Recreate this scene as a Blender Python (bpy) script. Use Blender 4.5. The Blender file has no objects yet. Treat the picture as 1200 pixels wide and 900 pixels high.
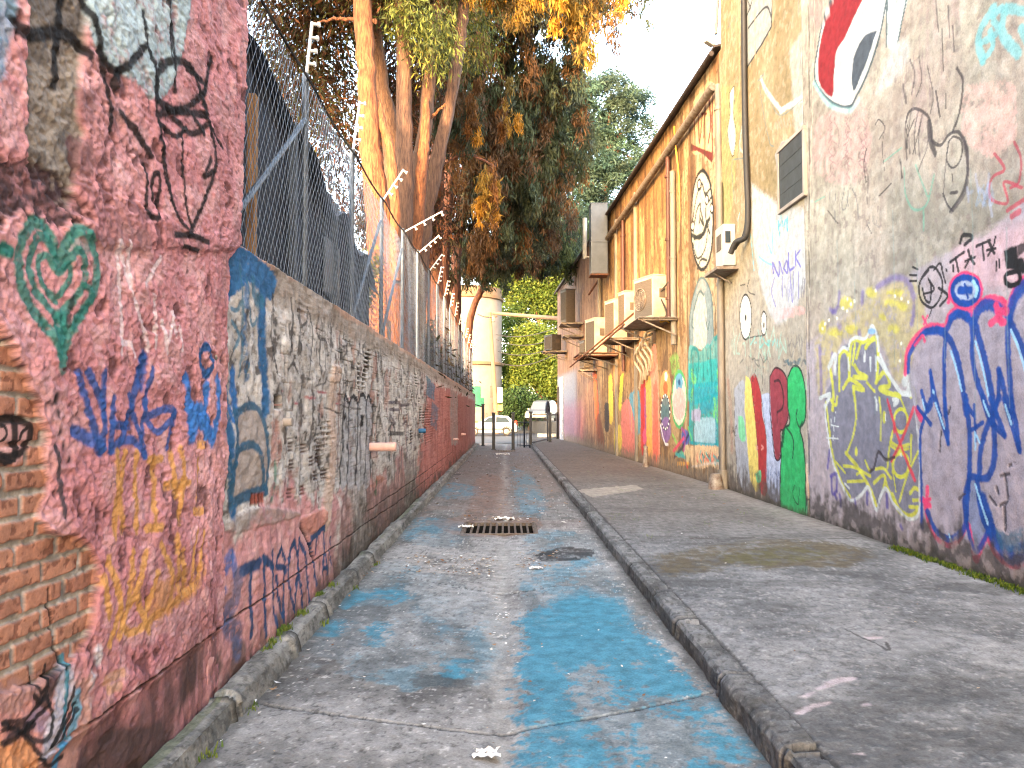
import bpy, bmesh, math, random
import numpy as np
from mathutils import Vector, Matrix, Euler
R = math.radians
rng = np.random.default_rng(7)
random.seed(7)
scene = bpy.context.scene
COL = scene.collection

# ------------------------------------------------------------------ camera
CAM = np.array((0.0, 0.0, 1.6))
FPX = 880.0                                   # focal length in pixels of the 1200 x 900 photograph
cam_rot = Euler((R(90 + 2.278), 0, R(-0.456)), 'XYZ')
cd = bpy.data.cameras.new('camera'); cam = bpy.data.objects.new('camera', cd); COL.objects.link(cam)
cam.location = CAM; cam.rotation_euler = cam_rot
cd.sensor_width = 36; cd.lens = 36 * FPX / 1200; cd.clip_end = 2000; cd.clip_start = 0.05
scene.camera = cam
RM = np.array(cam_rot.to_matrix())
def ray(px, py):
    return RM @ np.array(((px - 600) / FPX, (450 - py) / FPX, -1.0))
def at(px, py, Y):                            # the point at depth Y that shows at a pixel
    d = ray(px, py); return CAM + d * (Y / d[1])

# ------------------------------------------------------------------ small helpers
def lin(c):
    c = np.asarray(c, float) / 255.0
    return np.where(c <= 0.04045, c / 12.92, ((c + 0.055) / 1.055) ** 2.4)
_tab = rng.random((256, 256))
def vnoise(x, y, seed=0):
    x = x + seed * 17.31; y = y + seed * 9.73
    xi = np.floor(x).astype(np.int64); yi = np.floor(y).astype(np.int64)
    fx = x - xi; fy = y - yi
    fx = fx * fx * (3 - 2 * fx); fy = fy * fy * (3 - 2 * fy)
    x0 = xi & 255; x1 = (xi + 1) & 255; y0 = yi & 255; y1 = (yi + 1) & 255
    a = _tab[x0, y0]; b = _tab[x1, y0]; c = _tab[x0, y1]; d = _tab[x1, y1]
    return (a + (b - a) * fx) * (1 - fy) + (c + (d - c) * fx) * fy
def fbm(x, y, o=4, seed=0, g=0.5):
    t = 0; a = 1; n = 0
    for i in range(o):
        t = t + a * vnoise(x * 2.03 ** i, y * 2.03 ** i, seed + i * 3.7); n += a; a *= g
    return t / n
def sst(a, b, x):
    t = np.clip((x - a) / (b - a), 0, 1); return t * t * (3 - 2 * t)
def catmull(P, k=5):
    P = np.asarray(P, float)
    if len(P) < 3: return P
    Q = np.vstack((2 * P[0] - P[1], P, 2 * P[-1] - P[-2])); out = []
    for i in range(1, len(Q) - 2):
        p0, p1, p2, p3 = Q[i - 1:i + 3]
        for t in np.arange(k) / k:
            out.append(0.5 * (2 * p1 + (p2 - p0) * t + (2 * p0 - 5 * p1 + 4 * p2 - p3) * t * t + (3 * p1 - p0 - 3 * p2 + p3) * t ** 3))
    out.append(P[-1]); return np.array(out)

def tag(o, label=None, cat=None, group=None, kind=None):
    if label: o['label'] = label
    if cat: o['category'] = cat
    if group: o['group'] = group
    if kind: o['kind'] = kind
    return o
def thing(name, label, cat, loc=(0, 0, 0), rz=0, group=None):
    o = bpy.data.objects.new(name, None); COL.objects.link(o)
    o.location = loc; o.rotation_euler = (0, 0, rz); o.empty_display_size = 0.2
    return tag(o, label, cat, group)
def link(name, me, mat, parent=None, smooth=False):
    if mat: me.materials.append(mat)
    o = bpy.data.objects.new(name, me); COL.objects.link(o)
    if smooth: me.polygons.foreach_set('use_smooth', np.ones(len(me.polygons), bool))
    if parent: o.parent = parent
    return o
def copy_tree(o, parent=None):
    c = o.copy(); COL.objects.link(c); c.parent = parent
    for ch in o.children: copy_tree(ch, c)
    return c
def mesh_np(name, V, F):                      # V (n,3), F (m,k)
    me = bpy.data.meshes.new(name); V = np.asarray(V, np.float32); F = np.asarray(F, np.int32)
    m, k = F.shape
    me.vertices.add(len(V)); me.vertices.foreach_set('co', V.ravel())
    me.loops.add(m * k); me.loops.foreach_set('vertex_index', F.ravel())
    me.polygons.add(m); me.polygons.foreach_set('loop_start', np.arange(m, dtype=np.int32) * k)
    me.update(calc_edges=True); me.validate()
    return me
def set_col(me, C):
    a = me.attributes.new('Col', 'FLOAT_COLOR', 'POINT')
    C = np.concatenate((C, np.ones((len(C), 1))), 1).astype(np.float32); a.data.foreach_set('color', C.ravel())

class MB:
    def __init__(s): s.V = []; s.F = []
    def add(s, V, F):
        b = len(s.V); s.V += [tuple(map(float, v)) for v in V]; s.F += [tuple(i + b for i in f) for f in F]; return s
    def box(s, c, d, rz=0, bev=0.0, rot=None):
        bm = bmesh.new(); bmesh.ops.create_cube(bm, size=1)
        bmesh.ops.scale(bm, vec=d, verts=bm.verts)
        if bev: bmesh.ops.bevel(bm, geom=bm.edges[:], offset=bev, segments=2, affect='EDGES', profile=0.6)
        M = Matrix.Translation(c) @ (rot.to_matrix().to_4x4() if rot else Matrix.Rotation(rz, 4, 'Z'))
        bm.verts.index_update()
        s.add([M @ v.co for v in bm.verts], [[v.index for v in f.verts] for f in bm.faces]); bm.free(); return s
    def box2(s, lo, hi, bev=0.0):
        lo = Vector(lo); hi = Vector(hi); return s.box((lo + hi) / 2, hi - lo, 0, bev)
    def tube(s, P, r, n=8, cap=True, jit=0.0):
        P = [Vector(p) for p in P]; m = len(P)
        rr = r if hasattr(r, '__len__') else [r] * m
        V = []; F = []; up = None
        for i, p in enumerate(P):
            t = (P[min(i + 1, m - 1)] - P[max(i - 1, 0)]).normalized()
            if up is None: up = Vector((0, 0, 1)) if abs(t.z) < 0.9 else Vector((1, 0, 0))
            a = t.cross(up).normalized(); b = a.cross(t).normalized(); up = b
            for k in range(n):
                q = 2 * math.pi * k / n; q_r = rr[i] * (1 + jit * (random.random() - 0.5))
                V.append(p + (a * math.cos(q) + b * math.sin(q)) * q_r)
        for i in range(m - 1):
            for k in range(n):
                F.append((i * n + k, i * n + (k + 1) % n, (i + 1) * n + (k + 1) % n, (i + 1) * n + k))
        if cap:
            F.append(tuple(range(n - 1, -1, -1))); F.append(tuple((m - 1) * n + k for k in range(n)))
        return s.add(V, F)
    def lathe(s, prof, c=(0, 0, 0), n=24, a0=0, a1=2 * math.pi):
        full = abs(a1 - a0 - 2 * math.pi) < 1e-6; N = n if full else n + 1; V = []; F = []
        for r, z in prof:
            for k in range(N):
                q = a0 + (a1 - a0) * k / n; V.append((c[0] + r * math.cos(q), c[1] + r * math.sin(q), c[2] + z))
        for i in range(len(prof) - 1):
            for k in range(n):
                F.append((i * N + k, i * N + (k + 1) % N, (i + 1) * N + (k + 1) % N, (i + 1) * N + k))
        return s.add(V, F)
    def prism(s, P, z0, z1):                  # polygon in XY pulled up
        n = len(P); V = [(x, y, z0) for x, y in P] + [(x, y, z1) for x, y in P]
        return s.add(V, [tuple(range(n - 1, -1, -1)), tuple(range(n, 2 * n))] + [(i, (i + 1) % n, n + (i + 1) % n, n + i) for i in range(n)])
    def extr(s, P, f0, f1):                   # any planar outline, two placements
        n = len(P); return s.add([f0(p) for p in P] + [f1(p) for p in P],
            [tuple(range(n - 1, -1, -1)), tuple(range(n, 2 * n))] + [(i, (i + 1) % n, n + (i + 1) % n, n + i) for i in range(n)])
    def build(s, name, mat, parent=None, smooth=False, bev=0.0):
        me = bpy.data.meshes.new(name); me.from_pydata(s.V, [], s.F)
        bm = bmesh.new(); bm.from_mesh(me); bmesh.ops.recalc_face_normals(bm, faces=bm.faces); bm.to_mesh(me); bm.free()
        o = link(name, me, mat, parent)
        if smooth:
            me.polygons.foreach_set('use_smooth', np.ones(len(me.polygons), bool))
            try: me.set_sharp_from_angle(angle=R(40))
            except Exception: pass
        return o

# ------------------------------------------------------------------ materials
def nodes(name):
    m = bpy.data.materials.new(name); m.use_nodes = True; nt = m.node_tree
    return m, nt, nt.nodes['Principled BSDF'], nt.nodes.new, nt.links.new
def mat(name, c, rough=0.7, metal=0.0, var=0.25, scale=6.0, bump=0.15, stretch=(1, 1, 1), c2=None, bscale=None, spec=0.4, dist=0.01):
    m, nt, p, N, L = nodes(name); c = lin(c)
    tc = N('ShaderNodeTexCoord'); mp = N('ShaderNodeMapping'); L(tc.outputs['Object'], mp.inputs['Vector']); mp.inputs['Scale'].default_value = stretch
    n = N('ShaderNodeTexNoise'); n.inputs['Scale'].default_value = scale; n.inputs['Detail'].default_value = 8; n.inputs['Roughness'].default_value = 0.65
    L(mp.outputs[0], n.inputs['Vector'])
    r = N('ShaderNodeValToRGB'); e = r.color_ramp.elements; e[0].position = 0.32; e[1].position = 0.68
    d = lin(c2) if c2 is not None else c * (1 - var * 1.4)
    e[0].color = (*d, 1); e[1].color = (*np.minimum(c * (1 + var * 0.5), 0.9), 1)
    L(n.outputs['Fac'], r.inputs['Fac']); L(r.outputs['Color'], p.inputs['Base Color'])
    p.inputs['Roughness'].default_value = rough; p.inputs['Metallic'].default_value = metal; p.inputs['Specular IOR Level'].default_value = spec
    if bump:
        b = N('ShaderNodeBump'); b.inputs['Strength'].default_value = bump; b.inputs['Distance'].default_value = dist
        n2 = N('ShaderNodeTexNoise'); n2.inputs['Scale'].default_value = bscale or scale * 5; n2.inputs['Detail'].default_value = 6
        L(mp.outputs[0], n2.inputs['Vector']); L(n2.outputs['Fac'], b.inputs['Height']); L(b.outputs['Normal'], p.inputs['Normal'])
    return m
def painted(name, rough=0.88, bump=0.35, fine=90.0, mott=0.18, spec=0.25):   # colour comes from the surface's own paint attribute
    m, nt, p, N, L = nodes(name)
    a = N('ShaderNodeAttribute'); a.attribute_name = 'Col'
    tc = N('ShaderNodeTexCoord')
    n = N('ShaderNodeTexNoise'); n.inputs['Scale'].default_value = fine; n.inputs['Detail'].default_value = 6; n.inputs['Roughness'].default_value = 0.7; L(tc.outputs['Object'], n.inputs['Vector'])
    n2 = N('ShaderNodeTexNoise'); n2.inputs['Scale'].default_value = fine / 7; n2.inputs['Detail'].default_value = 8; L(tc.outputs['Object'], n2.inputs['Vector'])
    ad = N('ShaderNodeMath'); ad.operation = 'ADD'; L(n.outputs['Fac'], ad.inputs[0]); L(n2.outputs['Fac'], ad.inputs[1])
    mr = N('ShaderNodeMapRange'); mr.inputs['From Min'].default_value = 0.7; mr.inputs['From Max'].default_value = 1.3
    mr.inputs['To Min'].default_value = 1 - mott * 1.5; mr.inputs['To Max'].default_value = 1 + mott; L(ad.outputs[0], mr.inputs['Value'])
    mx = N('ShaderNodeMix'); mx.data_type = 'RGBA'; mx.blend_type = 'MULTIPLY'; mx.inputs['Factor'].default_value = 1
    L(a.outputs['Color'], mx.inputs['A']); L(mr.outputs[0], mx.inputs['B']); L(mx.outputs['Result'], p.inputs['Base Color'])
    p.inputs['Roughness'].default_value = rough; p.inputs['Specular IOR Level'].default_value = spec
    b = N('ShaderNodeBump'); b.inputs['Strength'].default_value = bump; b.inputs['Distance'].default_value = 0.006
    L(ad.outputs[0], b.inputs['Height']); L(b.outputs['Normal'], p.inputs['Normal'])
    return m
def leafmat(name, rough=0.6, transl=0.35):
    m, nt, p, N, L = nodes(name)
    a = N('ShaderNodeAttribute'); a.attribute_name = 'Col'; L(a.outputs['Color'], p.inputs['Base Color'])
    p.inputs['Roughness'].default_value = rough; p.inputs['Specular IOR Level'].default_value = 0.2
    t = N('ShaderNodeBsdfTranslucent'); L(a.outputs['Color'], t.inputs['Color'])
    mx = N('ShaderNodeMixShader'); mx.inputs['Fac'].default_value = transl
    L(p.outputs[0], mx.inputs[1]); L(t.outputs[0], mx.inputs[2]); L(mx.outputs[0], nt.nodes['Material Output'].inputs['Surface'])
    return m
def glassmat(name, c=(40, 50, 58)):
    m, nt, p, N, L = nodes(name); p.inputs['Base Color'].default_value = (*lin(c), 1); p.inputs['Roughness'].default_value = 0.08; p.inputs['Specular IOR Level'].default_value = 0.6
    return m

M_STUCCO = painted('painted_stucco', bump=0.6, fine=85, mott=0.2)
M_WALL = painted('painted_render', bump=0.4, fine=60, mott=0.24)
M_FLOOR = painted('worn_concrete', bump=0.5, fine=70, mott=0.3)
M_BARK = mat('bark', (136, 86, 55), 0.9, var=0.35, scale=9, bump=1.0, stretch=(3, 3, 0.45), bscale=14, dist=0.03, c2=(62, 37, 27))
M_BARKDIM = mat('shaded_bark', (104, 78, 62), 0.9, var=0.35, scale=9, bump=1.0, stretch=(3, 3, 0.45), bscale=14, dist=0.03, c2=(56, 40, 34))  # bark copy toned greyer and darker for the less lit trunks
M_BARK2 = mat('dark_bark', (112, 72, 56), 0.9, var=0.35, scale=5, bump=0.9, stretch=(2.5, 2.5, 0.35), bscale=9, dist=0.03, c2=(55, 36, 30))
M_LEAF = leafmat('leaf')
M_GALV = mat('galvanised_steel', (112, 118, 124), 0.5, 0.6, var=0.25, scale=14, bump=0.05)
M_WIRE = mat('chain_link_wire', (128, 137, 148), 0.6, 0.3, var=0.2, scale=20, bump=0)
M_WHITEROD = mat('white_rod', (222, 214, 204), 0.5, var=0.1, bump=0)
M_CABLE = mat('black_cable', (38, 36, 36), 0.6, var=0.2, bump=0.05)
M_DARKCLOTH = mat('dark_shade_cloth', (48, 53, 64), 0.85, var=0.45, scale=2.5, bump=0.4, stretch=(1, 3, 1), bscale=60)
M_TARP = mat('grey_tarp', (92, 98, 104), 0.7, var=0.4, scale=2, bump=0.5, bscale=5, dist=0.04)
M_TIMBER = mat('weathered_timber', (176, 132, 88), 0.8, var=0.35, scale=5, bump=0.3, stretch=(8, 8, 0.6))
M_ROOF = mat('dark_roof', (62, 54, 52), 0.85, var=0.4, scale=4, bump=0.4)
M_AC = mat('ac_casing', (160, 152, 136), 0.55, var=0.16, scale=3, bump=0.05, c2=(136, 122, 100))
M_ACDARK = mat('ac_grille', (64, 60, 58), 0.6, var=0.3, scale=8, bump=0.05)
M_ACGREY = mat('ac_fins', (88, 79, 70), 0.6, 0.2, var=0.3, scale=8, bump=0.2, stretch=(1, 1, 12))
M_RUST = mat('rusty_steel', (112, 70, 48), 0.85, 0.2, var=0.5, scale=7, bump=0.4, c2=(58, 42, 36))
M_STEEL = mat('painted_bracket', (120, 116, 110), 0.65, 0.2, var=0.35, scale=9, bump=0.15, c2=(84, 66, 54))
M_DUCT = mat('duct_sheet_metal', (72, 78, 86), 0.5, 0.35, var=0.2, scale=2, bump=0.1)
M_PIPEG = mat('grey_pipe', (108, 102, 94), 0.6, var=0.3, scale=6, bump=0.1, stretch=(1, 1, 0.3))
M_PIPER = mat('red_brown_pipe', (70, 40, 36), 0.6, var=0.3, scale=6, bump=0.1, stretch=(1, 1, 0.3))
M_GATE = mat('dark_gate_paint', (30, 36, 48), 0.5, 0.2, var=0.3, scale=12, bump=0.1)
M_GRATE = mat('cast_iron', (112, 104, 96), 0.75, 0.3, var=0.4, scale=20, bump=0.4, c2=(76, 60, 50))
M_PIT = mat('drain_pit', (26, 25, 25), 0.95, var=0.3, bump=0.1)
M_CARW = mat('white_car_paint', (136, 140, 146), 0.25, var=0.05, scale=1, bump=0, spec=0.6)
M_CARG = mat('grey_white_car_paint', (66, 72, 80), 0.3, var=0.05, scale=1, bump=0, spec=0.6)
M_GLASS = glassmat('tinted_glass')
M_TYRE = mat('tyre_rubber', (28, 28, 29), 0.85, var=0.2, bump=0.1)
M_RIM = mat('wheel_rim', (96, 98, 100), 0.35, 0.7, var=0.1, bump=0)
M_REDL = mat('tail_lamp', (176, 26, 24), 0.2, var=0.1, bump=0)
M_CREAM = mat('pale_plaster', (116, 105, 97), 0.85, var=0.12, scale=1.5, bump=0.2)
M_TRIM = mat('cornice_plaster', (104, 82, 62), 0.85, var=0.15, scale=2, bump=0.2)
M_ASPHALT = mat('asphalt', (46, 52, 60), 0.9, var=0.2, scale=1.2, bump=0.3, bscale=60)
M_GROUND = mat('ground_soil', (112, 100, 84), 0.95, var=0.4, scale=0.4, bump=0.3)
M_KERBW = mat('pale_kerbstone', (150, 148, 142), 0.85, var=0.2, scale=3, bump=0.2)
M_PAPER = mat('paper', (216, 214, 210), 0.8, var=0.2, scale=18, bump=0.2)
M_BODY = mat('plain_render', (150, 140, 132), 0.9, var=0.25, scale=1.2, bump=0.3)
M_PINKBODY = mat('pink_render', (180, 104, 104), 0.9, var=0.25, scale=1.2, bump=0.3)
M_PVC = mat('pinkish_pipe', (206, 164, 152), 0.6, var=0.15, scale=8, bump=0.1)
M_BLUEP = mat('blue_painted_pipe', (38, 98, 140), 0.6, var=0.25, scale=8, bump=0.1)
M_WHITEBOX = mat('white_plastic', (160, 158, 152), 0.5, var=0.08, scale=4, bump=0.05)
M_VENT = mat('dark_slate_panel', (52, 56, 58), 0.75, var=0.25, scale=6, bump=0.2)
M_MURALG = mat('green_sign_paint', (30, 92, 70), 0.7, var=0.3, scale=2, bump=0.05)
M_ORANGE = mat('orange_paint', (206, 110, 60), 0.7, var=0.2, bump=0.05)
M_YCABLE = mat('yellow_cable', (204, 158, 56), 0.6, var=0.2, bump=0)

# ------------------------------------------------------------------ painted wall sheets
def ustep(a, b, f, lo=0.0, hi=9.0):           # uneven spacing along the wall
    out = [a]
    while out[-1] < b: out.append(out[-1] + min(max(f(out[-1]), lo), hi))
    out[-1] = b
    return np.array(out)
SAT = .80                                     # tones sheet colours down, since bounced light deepens them
class Sheet:
    def __init__(s, u, v, world, uv):
        s.u = np.asarray(u, float); s.v = np.asarray(v, float); s.world = world; s.uv = uv
        s.U, s.V = np.meshgrid(s.u, s.v); s.H, s.W = s.U.shape
        s.sw = 1.0; s.sat = SAT; s.col = np.zeros((s.H, s.W, 3)); s.dis = np.zeros((s.H, s.W))
        s.n_f = fbm(s.U * 40, s.V * 40, 3, 5); s.n_m = fbm(s.U * 9, s.V * 9, 4, 11); s.n_l = fbm(s.U * 1.7, s.V * 1.7, 5, 23)
        s.n_v = fbm(s.U * 14, s.V * 1.3, 4, 31)
    def win(s, a, b, c, d):
        return slice(*np.searchsorted(s.v, (c, d))), slice(*np.searchsorted(s.u, (a, b)))
    def base(s, c1, c2, t): s.col[:] = lin(c1) + (lin(c2) - lin(c1)) * t[..., None]
    def blend(s, w, a, c):
        s.col[w] += (lin(c) - s.col[w]) * np.clip(a, 0, 1)[..., None]
    def mix(s, a, c): s.blend((slice(None), slice(None)), a, c)
    def P(s, pts, z=None):                    # pixels of a magnified view (ox, oy, scale) or plain pixels
        if z: pts = [(x / z[2] + z[0], y / z[2] + z[1]) for x, y in pts]
        return [s.uv(*p) for p in pts]
    def stroke(s, pts, w, c, z=None, a=1.0, soft=0.3, k=5, raw=False, rough=0.5, dis=0.0, wear=0.0):
        Q = np.array(pts if raw else s.P(catmull(pts, k), z)); r = w / 2 * s.sw; m = r * 1.8 + 0.004
        if len(Q) == 1: Q = np.vstack((Q, Q + 1e-4))
        W = s.win(Q[:, 0].min() - m, Q[:, 0].max() + m, Q[:, 1].min() - m, Q[:, 1].max() + m)
        U = s.U[W]; V = s.V[W]
        if U.size == 0: return
        D = np.full(U.shape, 9.0); u0 = s.u[W[1]]; v0 = s.v[W[0]]
        for p, q in zip(Q[:-1], Q[1:]):
            i0, i1 = np.searchsorted(u0, (min(p[0], q[0]) - m, max(p[0], q[0]) + m)); j0, j1 = np.searchsorted(v0, (min(p[1], q[1]) - m, max(p[1], q[1]) + m))
            if i1 <= i0 or j1 <= j0: continue
            x = U[j0:j1, i0:i1] - p[0]; y = V[j0:j1, i0:i1] - p[1]; d = q - p; l = d @ d + 1e-12
            t = np.clip((x * d[0] + y * d[1]) / l, 0, 1)
            D[j0:j1, i0:i1] = np.minimum(D[j0:j1, i0:i1], np.hypot(x - t * d[0], y - t * d[1]))
        D = D + (s.n_f[W] - 0.5) * r * rough + (s.n_m[W] - 0.5) * r * rough * 0.7
        al = 1 - sst(r * (1 - soft), r * (1 + soft), D)
        if wear: al = al * sst(wear - 0.12, wear + 0.12, s.n_f[W] * 0.6 + s.n_m[W] * 0.4)
        s.blend(W, al * a, c)
        if dis: s.dis[W] += al * dis
    def polya(s, pts, z=None, soft=0.012, raw=False, smooth=True, warp=0.03):
        Q = pts if raw else ([(x / z[2] + z[0], y / z[2] + z[1]) for x, y in pts] if z else pts)
        Q = np.array(Q, float)
        if smooth: Q = catmull(np.vstack((Q, Q[:1])), 4)[:-1]
        if not raw: Q = np.array([s.uv(*p) for p in Q])
        m = soft * 2 + warp
        W = s.win(Q[:, 0].min() - m, Q[:, 0].max() + m, Q[:, 1].min() - m, Q[:, 1].max() + m)
        U = s.U[W] + (s.n_m[W] - 0.5) * warp * 2; V = s.V[W] + (s.n_f[W] - 0.5) * warp + (s.n_m[W] - 0.5) * warp
        if U.size == 0: return W, np.zeros(U.shape)
        ins = np.zeros(U.shape, bool); D = np.full(U.shape, 9.0)
        for p, q in zip(Q, np.roll(Q, -1, 0)):
            d = q - p; x = U - p[0]; y = V - p[1]
            t = np.clip((x * d[0] + y * d[1]) / (d @ d + 1e-12), 0, 1); D = np.minimum(D, np.hypot(x - t * d[0], y - t * d[1]))
            if p[1] != q[1]:
                ins ^= ((p[1] > V) != (q[1] > V)) & (U < d[0] * (V - p[1]) / (q[1] - p[1]) + p[0])
        return W, sst(-soft, soft, np.where(ins, D, -D))
    def fill(s, pts, c, z=None, a=1.0, soft=0.012, raw=False, smooth=True, warp=0.02, dis=0.0, wear=0.0, streak=0.0):
        W, al = s.polya(pts, z, soft, raw, smooth, warp)
        if al.size == 0: return
        b = al
        if wear: b = b * sst(wear - 0.15, wear + 0.15, s.n_m[W] * 0.6 + s.n_f[W] * 0.4)
        if streak: b = b * (1 - streak + streak * sst(0.35, 0.65, s.n_v[W]))
        s.blend(W, b * a, c)
        if dis: s.dis[W] += al * dis
    def ell(s, cx, cy, rx, ry, c, z=None, out=None, ow=0.02, **k):
        P = [(cx + rx * math.cos(q), cy + ry * math.sin(q)) for q in np.linspace(0, 2 * math.pi, 14)[:-1]]
        if c is not None: s.fill(P, c, z, **k)
        if out is not None: s.stroke(P + P[:2], ow, out, z)
    def scrib(s, x0, y0, x1, y1, n, w, c, z=None, a=0.8, seed=1, tall=0.5):   # an illegible hand tag filling a box
        r = random.Random(seed)
        for i in range(n):
            x = x0 + (x1 - x0) * (i + 0.5) / n; d = (x1 - x0) / n
            s.stroke([(x + r.uniform(-.5, .5) * d, y0 + r.uniform(0, tall) * (y1 - y0)), (x + r.uniform(-.6, .6) * d, y0 + r.uniform(.3, .7) * (y1 - y0)), (x + r.uniform(-.5, .8) * d, y1 - r.uniform(0, tall) * (y1 - y0)), (x + r.uniform(0, 1) * d, y0 + r.uniform(.2, .8) * (y1 - y0))][:r.choice((2, 3, 4))], w, c, z, a)
    def mesh(s, name, mat, parent=None, lip=0.0, lip_world=None):
        X = s.world(s.U, s.V, s.dis); H, W = s.H, s.W
        V = np.stack(X, -1).reshape(-1, 3); C = s.col.reshape(-1, 3); g = C @ np.array((.3, .6, .1)); C = np.clip(g[:, None] + (C - g[:, None]) * s.sat, 0, .85)
        I = np.arange(H * W).reshape(H, W)
        F = np.stack((I[:-1, :-1], I[:-1, 1:], I[1:, 1:], I[1:, :-1]), -1).reshape(-1, 4)
        if lip:                               # turn the rim back so that the skin has thickness
            rim = np.concatenate((I[0, :], I[1:, -1], I[-1, -2::-1], I[-2:0:-1, 0])); n = len(rim)
            Y = np.stack(s.world(s.U, s.V, s.dis * 0 - lip), -1).reshape(-1, 3)[rim]
            b = len(V); V = np.vstack((V, Y)); C = np.vstack((C, C[rim])); j = np.arange(n); k = (j + 1) % n
            F = np.vstack((F, np.stack((rim[j], b + j, b + k, rim[k]), -1)))
        me = mesh_np(name, V, F); set_col(me, C)
        return link(name, me, mat, parent, True)
# ================================================================== LEFT SIDE: the pink house wall and the low wall
XL = -1.56
def uvL(px, py):
    d = ray(px, py)
    if d[0] > -1e-3: d[0] = -1e-3
    t = XL / d[0]; return (t * d[1], CAM[2] + t * d[2])
def worldL(U, V, D): return (XL + D, U, V)
A3 = (0, 0, 3); B3 = (0, 250, 3); C2 = (0, 500, 2.25); F5 = (0, 380, 5); Z7 = (0, 700, 4.5)
DENS = 1.0
def duL(y): return 0.0046 * (y / 2.3) ** 2 / DENS
u = np.concatenate((np.linspace(-1.0, 1.9, 30)[:-1], ustep(1.9, 4.38, duL)))
v = np.concatenate((np.arange(-0.04, 4.25, 0.0048 / DENS), np.linspace(4.25, 5.8, 24)))
s = Sheet(u, v, worldL, uvL)
U, V = s.U, s.V
lo = sst(0.40, 0.46, V + (s.n_m - .5) * .03)                       # 0 under the ledge, 1 above
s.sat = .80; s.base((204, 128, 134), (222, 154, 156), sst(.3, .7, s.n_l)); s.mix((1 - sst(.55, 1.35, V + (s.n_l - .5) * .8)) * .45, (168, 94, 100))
s.mix(sst(.52, .66, s.n_m) * .5, (222, 170, 170)); s.mix(sst(.56, .7, fbm(U * 3, V * 3, 5, 77)) * .35, (168, 100, 106))
s.mix((1 - sst(.28, .36, s.n_m)) * .7, (92, 52, 56)); s.mix((1 - sst(.22, .34, s.n_f)) * .55, (74, 44, 48))
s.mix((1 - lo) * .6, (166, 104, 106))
lump = fbm(U * 4.5, V * 4.5, 4, 41); crumb = fbm(U * 17, V * 17, 4, 43); grit = fbm(U * 60, V * 60, 2, 47)
rid = 1 - np.abs(2 * fbm(U * 11, V * 11, 3, 53) - 1)
s.dis += (lump - .5) * .034 + (crumb - .5) * (.008 + .008 * lo * sst(.4, .6, s.n_l)) + (grit - .5) * .007 * (.6 + lo) + (fbm(U * 33, V * 33, 3, 91) - .5) * .009 * lo + (rid - .8) * .005 * lo
s.dis -= (1 - sst(.28, .36, s.n_m)) * .008
s.dis += lo * .022
# bare concrete post, faded blue patch, crumbling dark band
W, al = s.polya([(28, -60), (100, -60), (95, 60), (88, 130), (95, 170), (85, 215), (72, 247), (50, 215), (25, 195), (28, 100)], warp=.05)
s.blend(W, al, (150, 136, 122)); s.blend(W, al * sst(.5, .62, s.n_m[W]), (116, 106, 98)); s.dis[W] -= al * .02
s.fill([(-30, -40), (8, -20), (5, 40), (-3, 90), (-30, 90)], (90, 160, 190), warp=.04, a=.7)
s.fill([(93, -60), (214, -60), (208, 60), (182, 118), (150, 95), (120, 78), (102, 45)], (160, 184, 192), warp=.05, wear=.34, dis=.006)
s.fill([(100, -30), (200, -30), (190, 30), (150, 60), (120, 50)], (184, 206, 212), warp=.06, wear=.48)
s.fill([(-20, 185), (30, 190), (62, 200), (92, 248), (60, 262), (20, 250), (-20, 262)], (82, 58, 62), warp=.08, wear=.38, dis=-.015)
s.fill([(85, 210), (130, 230), (200, 262), (270, 285), (268, 300), (180, 290), (100, 280)], (120, 70, 70), warp=.08, wear=.5, a=.7, dis=.012)
s.fill([(90, 95), (135, 120), (130, 200), (105, 280), (85, 230)], (112, 62, 66), warp=.08, wear=.5, a=.7)
s.fill([(262, 285), (285, 250), (290, 310), (262, 600), (255, 590)], (120, 58, 62), warp=.05, wear=.52, a=.6)
# grime near the ground
g = np.exp(-((V - .10) / .34) ** 2) * sst(.38, .62, fbm(U * 1.6, V * 2.5, 4, 61) + .1) * sst(2.5, 3.0, U)
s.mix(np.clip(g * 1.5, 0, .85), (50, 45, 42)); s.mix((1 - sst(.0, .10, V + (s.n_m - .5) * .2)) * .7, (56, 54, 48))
s.mix(sst(.5, .6, s.n_v) * (1 - lo) * .5, (88, 60, 58))
s.stroke([(-60, 960), (80, 862), (140, 818), (200, 776), (284, 716)], .016, (62, 38, 40), a=.9, dis=-.012, rough=1.2)
s.sw = 1.2
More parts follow.
